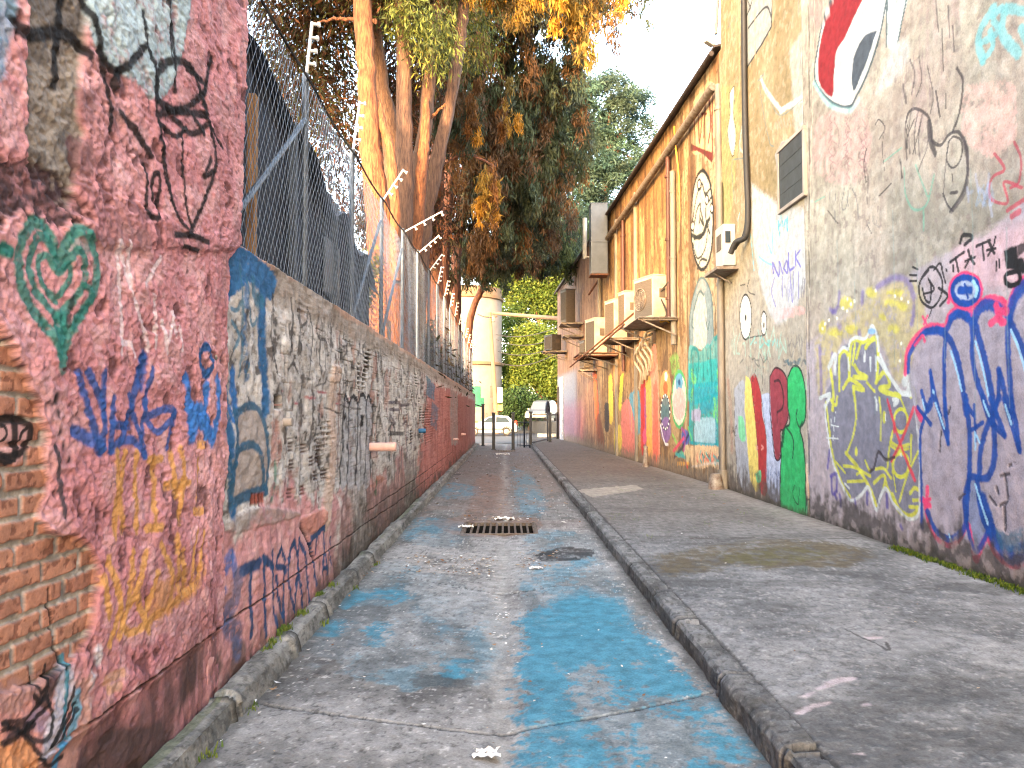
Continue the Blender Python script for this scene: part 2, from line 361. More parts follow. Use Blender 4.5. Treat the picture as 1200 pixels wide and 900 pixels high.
# black brush strokes
K = (26, 24, 26)
for pts, w in (([(35, 90), (80, 122), (200, 118), (260, 135), (300, 190)], .042), ([(215, -20), (200, 110), (185, 290)], .04), ([(270, -20), (320, 110), (340, 200), (395, 250), (490, 160)], .03),
    ([(395, 250), (385, 300)], .04), ([(330, 180), (355, 280), (372, 380), (375, 450)], .03), ([(487, 45), (498, 160), (525, 240), (530, 350), (545, 450), (570, 600), (600, 740), (645, 820)], .026),
    ([(575, -20), (590, 120), (597, 320)], .026), ([(583, 0), (583, 200)], .014), ([(530, 330), (540, 250), (590, 212), (650, 235), (690, 320), (710, 390)], .034), ([(530, 350), (610, 388), (690, 340), (712, 300)], .034),
    ([(545, 400), (600, 390), (710, 405)], .034), ([(735, 210), (715, 270), (700, 350), (715, 420), (740, 540), (730, 640), (690, 740), (650, 820)], .032), ([(640, 240), (700, 290)], .03), ([(720, 440), (770, 520)], .022),
    ([(405, 395), (460, 460), (520, 545)], .034), ([(500, 580), (500, 650), (495, 740), (530, 765), (545, 680), (545, 615), (525, 620), (520, 700)], .022), ([(625, 470), (630, 600), (640, 740), (660, 800)], .02),
    ([(555, 480), (560, 590), (590, 720)], .016), ([(590, 825), (660, 830), (730, 862)], .026), ([(620, 865), (685, 885)], .02), ([(600, 420), (660, 470), (710, 440)], .03), ([(660, 400), (700, 470)], .03), ([(540, 430), (600, 480), (640, 450)], .024), ([(725, 560), (700, 620), (735, 600)], .03)):
    s.stroke(pts, w, K, A3, .95, soft=.4, wear=.22)
s.sw = .95
# the green heart
T = (22, 128, 116)
s.fill([(185, 340), (215, 360), (200, 500), (180, 500), (165, 390)], T, B3, wear=.3); s.fill([(215, 45), (285, 60), (300, 130), (240, 140)], T, B3, a=.6, wear=.45)
for pts, w in (([(197, 545), (170, 440), (90, 330), (48, 230), (50, 100), (100, 30), (150, 60), (185, 150), (240, 60), (290, 90), (315, 200), (290, 310), (215, 430), (197, 545)], .05),
    ([(185, 370), (110, 270), (85, 190), (110, 90), (150, 95), (190, 190), (240, 130), (272, 170), (262, 260), (200, 360)], .038), ([(185, 310), (130, 240), (120, 170), (150, 150), (185, 210), (215, 180), (225, 225), (190, 290)], .03),
    ([(265, 250), (300, 290), (230, 400)], .03)):
    s.stroke(pts, w, T, B3, .92, wear=.3)
s.stroke([(235, 300), (215, 390)], .03, (40, 44, 44), B3, .8, wear=.4); s.stroke([(-10, 125), (8, 135)], .05, T, B3)
s.sw = 1.15
# scratched pale letters, blue tags
for pts in ([(395, 100), (405, 300), (410, 490)], [(400, 100), (440, 260), (500, 440), (505, 480)], [(545, 155), (490, 250)], [(520, 290), (530, 470)], [(545, 380), (570, 490)], [(545, 380), (570, 450), (590, 350)], [(410, 455), (440, 460), (460, 500)], [(430, 100), (440, 250)], [(610, 400), (625, 480)], [(585, 350), (600, 430)]):
    s.stroke(pts, .022, (232, 206, 208), B3, .85, wear=.34)
Bl = (34, 84, 160)
for pts, w in (([(255, 570), (290, 690), (330, 830)], .04), ([(290, 560), (340, 680), (335, 830)], .035), ([(345, 560), (340, 720)], .035), ([(245, 770), (290, 790), (330, 830)], .05), ([(380, 650), (368, 740), (362, 830)], .035),
    ([(360, 830), (400, 800), (440, 690), (490, 510)], .04), ([(490, 510), (480, 600)], .06), ([(370, 745), (440, 745)], .03), ([(440, 640), (470, 760), (495, 850)], .035), ([(400, 800), (450, 800), (495, 850)], .035), ([(520, 550), (495, 680), (540, 770), (600, 700), (560, 690), (500, 720)], .032), ([(600, 700), (590, 760), (575, 820)], .035), ([(500, 660), (480, 800)], .03)):
    s.stroke(pts, w, Bl, B3, .93, wear=.26)
for pts, w in (([(645, 580), (650, 680), (655, 770)], .06), ([(655, 775), (690, 700), (725, 720), (760, 790)], .09), ([(735, 620), (725, 700), (730, 780)], .07), ([(785, 590), (790, 690), (770, 780)], .07), ([(660, 690), (740, 760)], .08)):
    s.stroke(pts, w, (24, 114, 196), B3, .96, wear=.2)
s.ell(730, 520, 32, 48, None, B3, out=(26, 84, 142), ow=.045)
# yellow scrawl, white dabs, black dabs
Y = (214, 146, 40)
for pts in ([(290, 70), (292, 180), (290, 290)], [(312, 70), (300, 190), (312, 270)], [(345, 70), (348, 270)], [(380, 88), (415, 85)], [(396, 90), (395, 270)], [(375, 270), (410, 265)], [(440, 70), (452, 180), (470, 120)], [(425, 155), (482, 148)], [(460, 60), (470, 130), (460, 250)], [(512, 50), (540, 45)], [(515, 90), (512, 190)], [(505, 222), (540, 218)],
    [(270, 350), (300, 470), (275, 570)], [(335, 330), (320, 480), (300, 550)], [(372, 330), (330, 470)], [(400, 385), (372, 500)], [(410, 310), (440, 400), (430, 480)], [(455, 290), (460, 430)], [(520, 270), (500, 400)], [(545, 275), (520, 400), (440, 470)], [(255, 400), (270, 500)], [(345, 450), (380, 540)], [(470, 330), (480, 430)], [(300, 480), (330, 545), (420, 480)]):
    s.stroke(pts, .036, Y, C2, .92, wear=.3, rough=.9)
s.fill([(400, 400), (440, 390), (540, 350), (525, 420), (440, 485), (380, 510)], (196, 128, 44), C2, a=.75, wear=.42, warp=.05)
for x, y, a, b in ((242, 605, 12, 28), (225, 672, 10, 24), (220, 728, 8, 20), (215, 782, 7, 18)): s.ell(x, y, a, b, (206, 202, 208), C2, a=.9, wear=.28)
for x, y in ((300, 430), (310, 525), (330, 625), (340, 710), (368, 790), (300, 410), (290, 440)): s.ell(x, y, 13, 26, (40, 34, 34), F5, a=.9, wear=.34)
for p in ([(262, 670), (310, 648)], [(272, 695), (300, 682)]): s.stroke(p, .035, (196, 142, 96), C2, .7)
# bare brick where the plaster has come off
Wb, ab = s.polya([(-60, 330), (0, 395), (15, 420), (35, 455), (47, 505), (54, 560), (44, 600), (56, 622), (90, 632), (108, 662), (105, 715), (92, 760), (60, 790), (28, 806), (-10, 815), (-80, 850), (-200, 700), (-200, 400)], warp=.035, soft=.004)
ub = U[Wb]; vb = V[Wb] + .004 * np.sin(ub * 5); row = np.floor(vb / .079); off = (row % 2) * .111 + .03 * np.sin(row * 5.1)
fx = np.mod(ub + off, .222); fz = np.mod(vb, .079); bid = np.floor((ub + off) / .222)
wob = (s.n_f[Wb] - .5) * .012 + (s.n_m[Wb] - .5) * .012
edge = np.minimum(np.minimum(fx, .222 - fx), np.minimum(fz, .079 - fz)) + wob
br = sst(.007, .013, edge); hsh = np.mod(np.sin(bid * 12.99 + row * 78.23) * 43758.5, 1)
cb = lin((186, 122, 88)) * (1 - hsh[..., None]) + lin((170, 106, 78)) * hsh[..., None]
cb = cb * (1 + .5 * (s.n_m[Wb] - .5)[..., None]) ; cb = np.where(((1 - sst(.34, .4, s.n_f[Wb])) * .5)[..., None] > .3, lin((140, 84, 60)), cb)
cm = lin((166, 158, 148)) * (1 + .9 * (s.n_f[Wb] - .5)[..., None])
cb = cm + (cb - cm) * br[..., None]
s.col[Wb] += (cb - s.col[Wb]) * ab[..., None]
flat = -.012 + br * .010 + (s.n_f[Wb] - .5) * .005 + (s.n_m[Wb] - .5) * .004
s.dis[Wb] += (flat - s.dis[Wb]) * ab
rimw = np.clip(ab * (1 - ab) * 4, 0, 1); s.blend(Wb, rimw * .55, (72, 44, 44))
# paint on and beside the brick
s.ell(15, 515, 22, 26, (206, 150, 146), wear=.3); 
for p, w in (([(-20, 565), (60, 555), (120, 560), (180, 600), (165, 700), (100, 765), (-20, 800)], .05), ([(0, 700), (40, 650), (30, 600), (-20, 590)], .02), ([(90, 580), (90, 760)], .05), ([(110, 720), (130, 640), (160, 610)], .02), ([(30, 820), (90, 800)], .02), ([(-10, 760), (60, 780)], .03)): s.stroke(p, w * .55, K, F5, .95)
s.fill([(-200, 470 + 330), (0, 805), (60, 792), (100, 800), (90, 900), (40, 940), (-200, 960)], (176, 124, 112), a=.9, warp=.06)
s.fill([(-80, 850), (10, 830), (60, 815), (80, 860), (20, 880)], (206, 132, 122), a=.8, warp=.06); s.fill([(-80, 872), (10, 868), (40, 890), (30, 930), (-80, 930)], (214, 134, 60), a=.85, warp=.05)
s.fill([(30, 830), (65, 835), (40, 862), (20, 856)], (150, 130, 160), a=.7, warp=.05)
s.stroke([(320, 430), (300, 560), (270, 680), (240, 780)], .09, (170, 178, 196), Z7, .8); s.stroke([(330, 310), (325, 450), (320, 560), (310, 760), (300, 900)], .022, (60, 130, 150), Z7); s.stroke([(380, 520), (385, 600), (350, 720)], .05, (90, 170, 200), Z7, .85); s.stroke([(310, 790), (295, 900)], .05, (60, 150, 200), Z7)
for p in ([(-20, 660), (100, 640), (220, 520)], [(-20, 670), (90, 720), (160, 800), (200, 870)], [(-20, 700), (130, 665), (150, 682), (40, 720), (-20, 770)], [(-10, 780), (100, 700), (240, 560)], [(220, 540), (250, 640), (230, 740), (170, 758), (100, 705)], [(150, 520), (200, 545), (240, 360)], [(160, 420), (190, 500), (230, 420)], [(240, 800), (300, 700), (380, 560)], [(250, 790), (330, 600), (360, 480)], [(280, 770), (390, 590)], [(200, 860), (260, 890), (340, 840)]):
    s.stroke(p, .016, K, Z7, .9)
s.stroke([(280, 380), (240, 470), (200, 540)], .06, (36, 30, 34), Z7, .8, wear=.4)
s.stroke([(128, 430), (140, 540), (165, 640)], .012, (50, 46, 48), (0, 500, 2.25), .8, dis=-.01); s.stroke([(130, 50), (140, 130), (150, 240)], .018, (44, 50, 60), C2, .9)
# the plaster ends in a ragged edge, farther along above the low wall than below its top
hi = sst(2.44, 2.62, V); edgeY = 4.16 + .22 * hi + (fbm(V * 3, V * 0 + 3, 4, 3) - .5) * .10
tt = np.clip((U - 3.7) / (4.38 - 3.7), 0, 1); Uw = np.where(U > 3.7, 3.7 + tt * (edgeY - 3.7), U)
house = thing('pink_house', 'rough pink plastered house wall with a green heart, black brush strokes and bare brick', 'building', (XL, 1.7, 0))
EM = Matrix.Translation((XL, 1.7, 0)).inverted()
def under(parent, o):                          # keep world placement when parented to an Empty
    o.parent = parent; o.matrix_parent_inverse = Matrix.Translation(parent.location).inverted() if parent.rotation_euler.z == 0 else (Matrix.Translation(parent.location) @ Matrix.Rotation(parent.rotation_euler.z, 4, 'Z')).inverted()
    return o
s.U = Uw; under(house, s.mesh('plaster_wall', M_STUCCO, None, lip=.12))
m = MB(); m.box2((-5.9, -1.0, -.1), (XL - .1, 4.1, 5.75)); under(house, m.build('body', M_PINKBODY))
m = MB(); m.box2((-6.1, -1.02, 5.82), (XL + .12, 4.55, 6.0), .02); under(house, m.build('roof', M_ROOF))
m = MB(); m.box2((-5.2, -16, -.1), (-1.9, -1.15, 15), 0)
ap = thing('shade_block', 'tall plain block, unseen and added to shade the near wall', 'building', (-3.5, -8, 0)); under(ap, m.build('wall', M_BODY))  # out of view, added to keep the sun off the near right wall
for fl in range(5):
    for k in range(5): m = MB(); m.box2((-1.905, -14.5 + k * 2.7, 1.2 + fl * 2.8), (-1.86, -13.2 + k * 2.7, 2.5 + fl * 2.8)); under(ap, m.build('window', M_GLASS))
m = MB(); m.box2((-9.2, -12, -.1), (-5.25, -.6, 9.4)); under(ap, m.build('shade_wing', M_BODY))  # unseen lower part, added to shade the foot of the yellow wall

# ---------------- the low wall under the fence
D3 = (230, 250, 2.903); G5 = (240, 590, 5); H5 = (250, 430, 5.293); I6 = (380, 360, 6.425); J6 = (270, 290, 6); X4 = (380, 480, 5.622)
ZT = 2.59
u = ustep(4.0, 38.2, lambda y: .0042 * (y / 2.3) ** 2 / DENS, 0, .22); v = np.arange(-.04, ZT + .001, .0062 / DENS)
s = Sheet(u, v, worldL, uvL); U, V = s.U, s.V
s.base((172, 164, 157), (212, 204, 196), sst(.3, .7, s.n_l * .5 + s.n_m * .5))
s.mix(sst(.5, .7, s.n_v) * .3, (134, 122, 114))
crumb = fbm(U * 16, V * 16, 4, 43); s.dis += (fbm(U * 3, V * 3, 4, 41) - .5) * .05 + (crumb - .5) * .022 + (fbm(U * 55, V * 55, 2, 9) - .5) * .006
s.mix((1 - sst(.3, .38, s.n_m)) * .8, (66, 58, 54)); s.mix((1 - sst(.24, .34, s.n_f)) * .5, (70, 62, 58))
# exposed hollow-block faces: upright flutes and bed joints
zone = sst(4.9, 5.4, U) * (1 - sst(15.2, 16.5, U)) * sst(.95, 1.15, V + (s.n_m - .5) * .35) * (1 - sst(2.3, 2.5, V) * .8)
fl = np.abs(np.mod(U + .008 * np.sin(V * 9), .06) / .06 - .5) * 2; jz = np.abs(np.mod(V + .06 * np.floor(U / .4), .2) / .2 - .5) * 2
brk = sst(.38, .56, fbm(U * 3.0, V * 1.6, 4, 71)); gro = sst(.8, .96, fl); jnt = sst(.93, .985, jz)
s.dis -= zone * brk * (gro * .016 + jnt * .008); s.mix(zone * brk * gro * .62, (58, 50, 48)); s.mix(zone * brk * jnt * .45, (60, 52, 48))
s.mix(zone * brk * sst(.55, .62, fbm(U * 7, V * 5, 3, 91)) * .55, (166, 104, 84))
holes = zone * sst(.60, .64, fbm(U * 1.3, V * 1.6, 3, 15)) * (fl < .5) * (np.abs(np.mod(V, .05) / .05 - .5) < .27); s.mix(holes * .9, (38, 32, 30)); s.dis -= holes * .02
# pink skirt, red far part, cement coping, dirt
low = 1 - sst(.88, 1.02, V + (s.n_m - .5) * .35 + .12 * np.sin(U * 2.1)); pk = low * (1 - sst(6.6, 7.6, U + (s.n_m - .5) * 1.5))
s.mix(pk, (204, 136, 136)); s.mix(pk * sst(.5, .64, s.n_m) * .5, (220, 168, 162)); s.mix(pk * sst(.52, .66, s.n_v) * .4, (158, 100, 100))
mid = low * sst(6.6, 7.6, U); s.mix(mid * .5, (136, 120, 112)); s.mix(mid * sst(.5, .62, fbm(U * 1.3, V * 2, 4, 21)) * .75, (190, 126, 120)); s.mix(mid * sst(.46, .62, s.n_v) * .5, (72, 66, 60))
red = sst(13.6, 14.6, U + (s.n_m - .5) * 2.0 - (V - 1.2) * .9) * (1 - sst(2.2, 2.35, V + (s.n_m - .5) * .3))
s.mix(red * .9, (190, 110, 100)); s.mix(red * sst(.5, .66, s.n_v) * .5, (132, 62, 56)); s.mix(red * sst(.55, .68, s.n_m) * .5, (196, 112, 100)); s.mix(red * (sst(19, 22, U)) * .35, (120, 62, 58))
s.mix(sst(2.3, 2.42, V + (s.n_m - .5) * .16) * .75, (146, 128, 112)); s.mix(sst(2.52, 2.56, V + (s.n_m - .5) * .06) * (1 - sst(.5, .6, s.n_l)) * .8, (192, 148, 122))
s.mix((1 - sst(.02, .34, V + (s.n_m - .5) * .5 + (s.n_v - .5) * .6)) * .8, (62, 58, 52)); s.mix(sst(6.4, 7.4, U) * (1 - sst(13, 15, U)) * (1 - sst(.3, .85, V + (s.n_m - .5) * .7 + (s.n_v - .5) * .5)) * .65, (70, 63, 57))
for p in ([(150, 830), (240, 750), (360, 664), (420, 620), (470, 586), (520, 545)], [(430, 600), (480, 566), (530, 530)]): s.stroke(p, .014, (52, 42, 42), a=.9, dis=-.012, rough=1.2)
for y0 in (6.3, 6.9, 7.6, 8.4, 9.3, 10.2, 11.3): s.stroke([(y0, .05), (y0 + .02, .42 if y0 % 1 > .5 else .9)], .014, (60, 48, 46), raw=True, a=.7, dis=-.008)
# blue-framed panel
Bd = (28, 100, 152)
s.fill([(256, 283), (285, 288), (322, 322), (318, 352), (290, 330), (262, 352)], Bd, wear=.22, warp=.04); s.stroke([(264, 300), (258, 380), (262, 450), (270, 540), (272, 600)], .11, Bd, wear=.34); s.stroke([(310, 325), (307, 390), (311, 440), (311, 475)], .16, Bd, wear=.26)
s.stroke([(288, 310), (284, 400), (290, 440)], .09, Bd, wear=.44, a=.8)
for p, w in (([(60, 100), (70, 400), (65, 900)], .03), ([(110, 230), (125, 430), (150, 545), (190, 500)], .03), ([(0, 430), (40, 440), (60, 380)], .03), ([(0, 520), (50, 620), (10, 720)], .03), ([(130, 820), (110, 900)], .03), ([(160, 250), (170, 350), (230, 380)], .1)): s.stroke(p, w, (34, 110, 140), J6, .8, wear=.3)
for p, w in (([(120, 50), (130, 170), (140, 260)], .1), ([(100, 260), (120, 330)], .05)): s.stroke(p, w, (28, 112, 184), H5, wear=.26)
s.fill([(140, 300), (200, 255), (270, 265), (310, 340), (335, 560), (320, 770), (115, 840), (115, 650)], (166, 150, 140), H5, wear=.2)
for p, w in (([(150, 285), (210, 243), (270, 252), (310, 335), (338, 560), (325, 780)], .055), ([(135, 270), (140, 450), (112, 700), (105, 860)], .06), ([(120, 640), (150, 520), (210, 482), (260, 500), (300, 620), (320, 770)], .055), ([(105, 850), (200, 800), (330, 765)], .08), ([(90, 560), (105, 700)], .05), ([(40, 540), (75, 620), (100, 800)], .04)): s.stroke(p, w, (26, 90, 124), H5, .93, wear=.27)
s.fill([(235, 790), (315, 775), (312, 840), (235, 855)], (150, 70, 54), H5, smooth=False, warp=.006); 
for x in (242, 262, 283, 303):
    for y in (795, 835): s.stroke([(x, y), (x, y + 22)], .026, (30, 26, 26), H5, soft=.1, dis=-.02)
s.fill([(372, 175), (412, 180), (415, 260), (372, 255)], (16, 14, 14), H5, smooth=False, warp=.01, dis=-.05); s.stroke([(372, 232), (415, 236)], .012, (180, 130, 120), H5)
s.fill([(655, 235), (672, 240), (670, 280), (655, 275)], (20, 18, 18), H5, smooth=False, dis=-.04, warp=.005)
for k in range(26): s.ell(425 + 9 * k % 250 + 20 * ((k * 7) % 11), 150 + (k * 37) % 110, 10, 6, (180, 60, 74), H5, a=.6, wear=.4)
for x, y in ((480, 470), (560, 480), (660, 470), (485, 580), (600, 560), (650, 540), (475, 760), (550, 740), (690, 640), (630, 650)):
    for q in range(3): s.fill([(x - 14, y + q * 22), (x + 18, y - 4 + q * 22), (x + 18, y + 8 + q * 22), (x - 14, y + 12 + q * 22)], (70, 38, 34), H5, smooth=False, warp=.004, dis=-.014)
s.fill([(345, 340), (400, 335), (405, 580), (360, 590)], (178, 106, 88), H5, a=.7, wear=.4, warp=.04)
s.stroke([(375, 590), (380, 700), (365, 820)], .05, (44, 130, 112), H5, .7, wear=.42)
s.stroke([(745, 60), (735, 300), (740, 560), (715, 800), (700, 940)], .26, (192, 164, 146), H5, .9, soft=.15, dis=.012, wear=.2); s.stroke([(785, 100), (775, 400), (770, 640)], .05, (112, 68, 66), H5, .7, wear=.35)
s.fill([(60, 440), (110, 440), (130, 480), (110, 560), (40, 560)], (196, 166, 146), I6, dis=.015)
# pale fingers outlined in black
for x0, x1, y0 in ((402, 410, 463), (410, 420, 464), (420, 429, 462), (429, 437, 463)):
    s.fill([(x0, y0 + 10), ((x0 + x1) / 2, y0), (x1, y0 + 10), (x1 - 1, y0 + 60), (x1 - 2, 560), (x0 - 2, 572), (x0 - 1, y0 + 60)], (158, 158, 162), a=.75, wear=.3)
    s.stroke([(x0 - 3, 566), (x0, 500), (x0, y0 + 12), ((x0 + x1) / 2, y0), (x1, y0 + 12), (x1, 500), (x1 - 3, 560)], .05, (30, 30, 38), a=.95, wear=.15)
for x, y in ((405, 480), (424, 488), (424, 481)): s.ell(x, y + 8, 2, 4, (24, 22, 24))
# ghost strokes all over the grey blockwork
r = random.Random(3)
for k in range(110):
    y = r.uniform(5.3, 15); z = r.uniform(1.3, 2.45); l = r.uniform(.15, .8)
    s.stroke([(y, z), (y + r.uniform(-.05, .05), z - l / 2), (y + r.uniform(-.09, .12), max(z - l, .95))], r.uniform(.014, .034), r.choice(((48, 44, 46), (58, 52, 50), (70, 60, 62), (90, 84, 82))), raw=True, a=r.uniform(.4, .8), wear=.36, rough=.8)
for k in range(34):
    y = r.uniform(5.4, 14.5); z = r.uniform(1.3, 2.3); s.stroke([(y, z), (y + r.uniform(.1, .5), z + r.uniform(-.06, .06))], .02, (56, 48, 46), raw=True, a=.7, wear=.4)
for p in ([(310, 330), (312, 420), (290, 570), (330, 880)], [(430, 360), (432, 560), (410, 740)], [(540, 430), (530, 520), (490, 555)], [(540, 430), (580, 600), (550, 890)], [(400, 860), (430, 815), (465, 880)], [(610, 460), (610, 620), (660, 650)], [(630, 700), (630, 880)], [(715, 510), (720, 700)], [(770, 580), (775, 780)]): s.stroke(p, .03, (50, 46, 46), J6, .8, wear=.34)
for p in ([(490, 870), (500, 820), (540, 880)], [(590, 880), (620, 860), (640, 900)], [(640, 600), (700, 900)], [(560, 740), (640, 735)], [(490, 720), (560, 720), (560, 770), (500, 770)]): s.stroke(p, .05, (70, 54, 72), I6, .7, wear=.34)
for x in (498, 520, 548, 575, 600): s.stroke([(x, 110), (x - 3, 200), (x - 12, 330), (x - 14, 380)], .08, (120, 98, 112), X4, .6, wear=.3)
s.stroke([(420, 130), (450, 90), (470, 150), (430, 155), (520, 158)], .06, (48, 42, 46), X4, .8)
s.fill([(527, 455), (536, 462), (537, 520), (528, 522)], (150, 150, 146), a=.8, streak=.5, smooth=False, warp=.1); s.fill([(500, 440), (510, 452), (509, 470), (499, 462)], (36, 112, 142), a=.75, smooth=False, wear=.3); s.fill([(506, 470), (514, 478), (512, 505), (505, 498)], (48, 104, 132), a=.7, smooth=False, wear=.36)
s.fill([(300, 500), (380, 480), (390, 440), (340, 440), (330, 520)], (176, 108, 76), X4, a=.7, wear=.4); s.stroke([(345, 480), (340, 540)], .1, (44, 88, 60), X4, .8, wear=.3)
# the word in tall blue capitals along the skirt, and blue paint runs
s.sw = 1.35; Bi = (14, 66, 112)
for p, w in (([(212, 395), (260, 372), (312, 350)], .06), ([(265, 385), (265, 590), (270, 775)], .034), ([(335, 325), (340, 560), (352, 775)], .034), ([(335, 325), (365, 350), (392, 372)], .045), ([(392, 285), (390, 480), (412, 735)], .034),
    ([(450, 255), (415, 365), (470, 378), (466, 450), (460, 690)], .034), ([(415, 430), (430, 560), (455, 670)], .03), ([(450, 255), (470, 335)], .034), ([(520, 225), (487, 340), (492, 480), (530, 625)], .036), ([(520, 225), (548, 330), (530, 625)], .036), ([(555, 210), (550, 400), (575, 600)], .034), ([(555, 215), (598, 330), (612, 570)], .034),
    ([(625, 205), (660, 180), (700, 135)], .04), ([(655, 190), (650, 290)], .03), ([(700, 140), (703, 280)], .04), ([(690, 410), (705, 290), (722, 405)], .034), ([(692, 378), (718, 378)], .03), ([(620, 240), (640, 340), (650, 470)], .036), ([(740, 200), (735, 300), (750, 360)], .02)): s.stroke(p, w, Bi, G5, .96, wear=.08)
for p, w in (([(50, 430), (70, 600), (60, 745)], .07), ([(155, 310), (100, 440), (110, 520)], .07), ([(165, 310), (172, 400)], .06), ([(95, 560), (100, 700)], .05), ([(190, 440), (180, 560), (130, 680)], .1), ([(140, 720), (200, 760), (190, 860)], .1)): s.stroke(p, w, (44, 104, 178) if w < .09 else (72, 88, 128), G5, .75, wear=.36)
s.stroke([(560, 130), (600, 200), (640, 330)], .03, (26, 20, 22), G5, .95, dis=-.03); s.fill([(560, 90), (610, 60), (700, 30), (705, 110), (630, 170), (575, 130)], (196, 120, 96), G5, a=.75, wear=.25, dis=.015)
s.fill([(120, 110), (300, 20), (560, 60), (300, 140), (130, 170)], (150, 132, 124), G5, a=.7, wear=.4, dis=.01)
lw = thing('low_wall', 'long low wall of crumbling grey blockwork turning red, painted in blue capitals, under a chain link fence', 'wall', (XL, 20, 0))
under(lw, s.mesh('painted_face', M_STUCCO, None, lip=.13))
m = MB(); m.box2((XL - .28, 4.45, -.1), (XL - .1, 38.2, ZT - .015), .01); under(lw, m.build('block_core', M_BODY))
for (px, py, rr, ln, mt) in ((436, 524, .052, .28, M_PVC), (331, 495, .032, .07, M_BODY), (491, 505, .04, .12, M_BLUEP), (532, 515, .03, .13, M_PVC), (541, 509, .04, .14, M_PVC)):
    y, z = uvL(px, py); m = MB(); x = XL - .08
    m.tube([(x, y, z), (x + .08 + ln, y, z + .004)], rr, 14, False); m.tube([(x + .08 + ln, y, z + .004), (x + .081 + ln, y, z + .004), (x + .06 + ln, y, z + .004), (x, y, z)], [rr, rr * .82, rr * .82, rr * .8], 14, False)
    o = under(lw, m.build('drain_pipe', mt, None, True)); 
    if mt == M_BLUEP: o['label'] = 'blue painted drain pipe stub'
# ================================================================== RIGHT SIDE: grey building (two facade sections) and the yellow building
XR = 4.33; YJ = 10.76; YC = 14.9; SL = -.04
def uvR(px, py):
    d = ray(px, py); t = XR / max(d[0], 1e-3); return (t * d[1], CAM[2] + t * d[2])
def worldR(U, V, D): return (XR - D, U, V)
def xF(y): return 4.35 + SL * (y - YC)
def uvF(px, py):
    d = ray(px, py); t = (4.35 - SL * YC) / max(d[0] - SL * d[1], 1e-3); return (t * d[1], CAM[2] + t * d[2])
def worldF(U, V, D): return (4.35 + SL * (U - YC) - D, U, V)
K2 = (850, 270, 2.194); L4 = (1050, 280, 4.5); M4 = (1050, 470, 4.093); N5 = (950, 320, 5.627); O5 = (950, 460, 5); P4 = (840, 230, 4.5); Q4 = (840, 420, 4.5); R5 = (740, 310, 5.625); S5 = (690, 430, 5.294); T3 = (930, 0, 3); U3 = (780, 0, 3)
K = (28, 28, 32)
duR = lambda y: y * y / (751 * XR) * .95 / DENS
# ---------------- nearest section: pale plaster above, lavender grey below
u = np.concatenate((np.linspace(-8, 4.6, 40)[:-1], ustep(4.6, YJ, duR))); v = np.concatenate((np.arange(.08, 6.9, .0085 / DENS), np.linspace(6.9, 10.8, 40)))
s = Sheet(u, v, worldR, uvR); U, V = s.U, s.V
s.base((130, 125, 115), (154, 149, 137), sst(.3, .7, s.n_l)); s.mix(sst(.5, .66, s.n_v) * .45, (124, 117, 110)); s.mix(sst(.48, .66, fbm(U * .8, V * .8, 4, 12)) * .25, (166, 142, 134)); s.mix(sst(.56, .66, s.n_m) * .35, (164, 159, 151))
s.mix((1 - sst(.26, .33, s.n_m)) * .6, (120, 108, 104))
s.dis += (s.n_l - .5) * .02 + (s.n_m - .5) * .008 + (s.n_f - .5) * .003
s.fill([(955, 140), (1012, 116), (1016, 205), (975, 215), (952, 190)], (168, 134, 132), a=.6, wear=.44, warp=.08); s.fill([(1080, -20), (1125, -20), (1112, 90), (1090, 150), (1066, 130)], (150, 128, 126), a=.5, wear=.46, warp=.1, streak=.7); s.fill([(1130, 100), (1190, 100), (1180, 180), (1130, 165)], (200, 156, 150), a=.5, warp=.1, wear=.42)
s.fill([(945, -40), (968, -40), (960, 30), (950, 20)], (120, 96, 98), a=.6, wear=.45)
s.sat = .95; s.sw = 1.35
# lavender ground coat
Lv = [(930, 410), (955, 396), (1000, 362), (1060, 325), (1110, 296), (1160, 272), (1320, 215), (1500, 900), (900, 900), (900, 560)]
s.fill(Lv, (150, 143, 152), a=.95, warp=.05, soft=.05); s.fill(Lv, (166, 155, 160), a=.6, warp=.05, wear=.5); s.fill([(1120, 290), (1210, 262), (1210, 330), (1120, 330)], (196, 158, 166), a=.6, warp=.08, soft=.1)
s.fill([(955, 400), (985, 375), (1040, 335), (1068, 325), (1084, 360), (1080, 410), (1052, 450), (1030, 400), (985, 402), (962, 470)], (172, 160, 76), a=.55, warp=.09, soft=.06, wear=.36)
for x, y, a_, b in ((240, 200, 45, 40), (530, 195, 50, 25), (600, 220, 30, 30), (545, 370, 40, 28), (400, 130, 35, 35), (160, 390, 50, 26), (270, 370, 40, 30), (80, 360, 25, 45), (475, 290, 22, 22), (560, 130, 60, 20)): s.ell(x, y, a_, b, (184, 176, 52), N5, a=.7, warp=.06, soft=.03)
for x, y in ((215, 230), (243, 250), (245, 172), (268, 205), (292, 190), (430, 115), (556, 152), (595, 170), (640, 190), (95, 335), (78, 365), (120, 310), (175, 300), (600, 465), (590, 580), (290, 185)): s.ell(x, y, 6, 11, (222, 220, 200), N5)
for p, w in (([(190, 130), (182, 220), (145, 260)], .05), ([(680, 220), (676, 290), (665, 340)], .05), ([(440, 95), (500, 55), (560, 30), (640, 60), (680, 170)], .06), ([(130, 240), (165, 260)], .05), ([(320, 390), (322, 405)], .06), ([(190, 355), (195, 358)], .08), ([(340, 190), (345, 130)], .06), ([(60, 500), (70, 700), (70, 800)], .07), ([(140, 530), (138, 560)], .05)): s.stroke(p, w, (92, 78, 150), N5, .6, soft=.8)
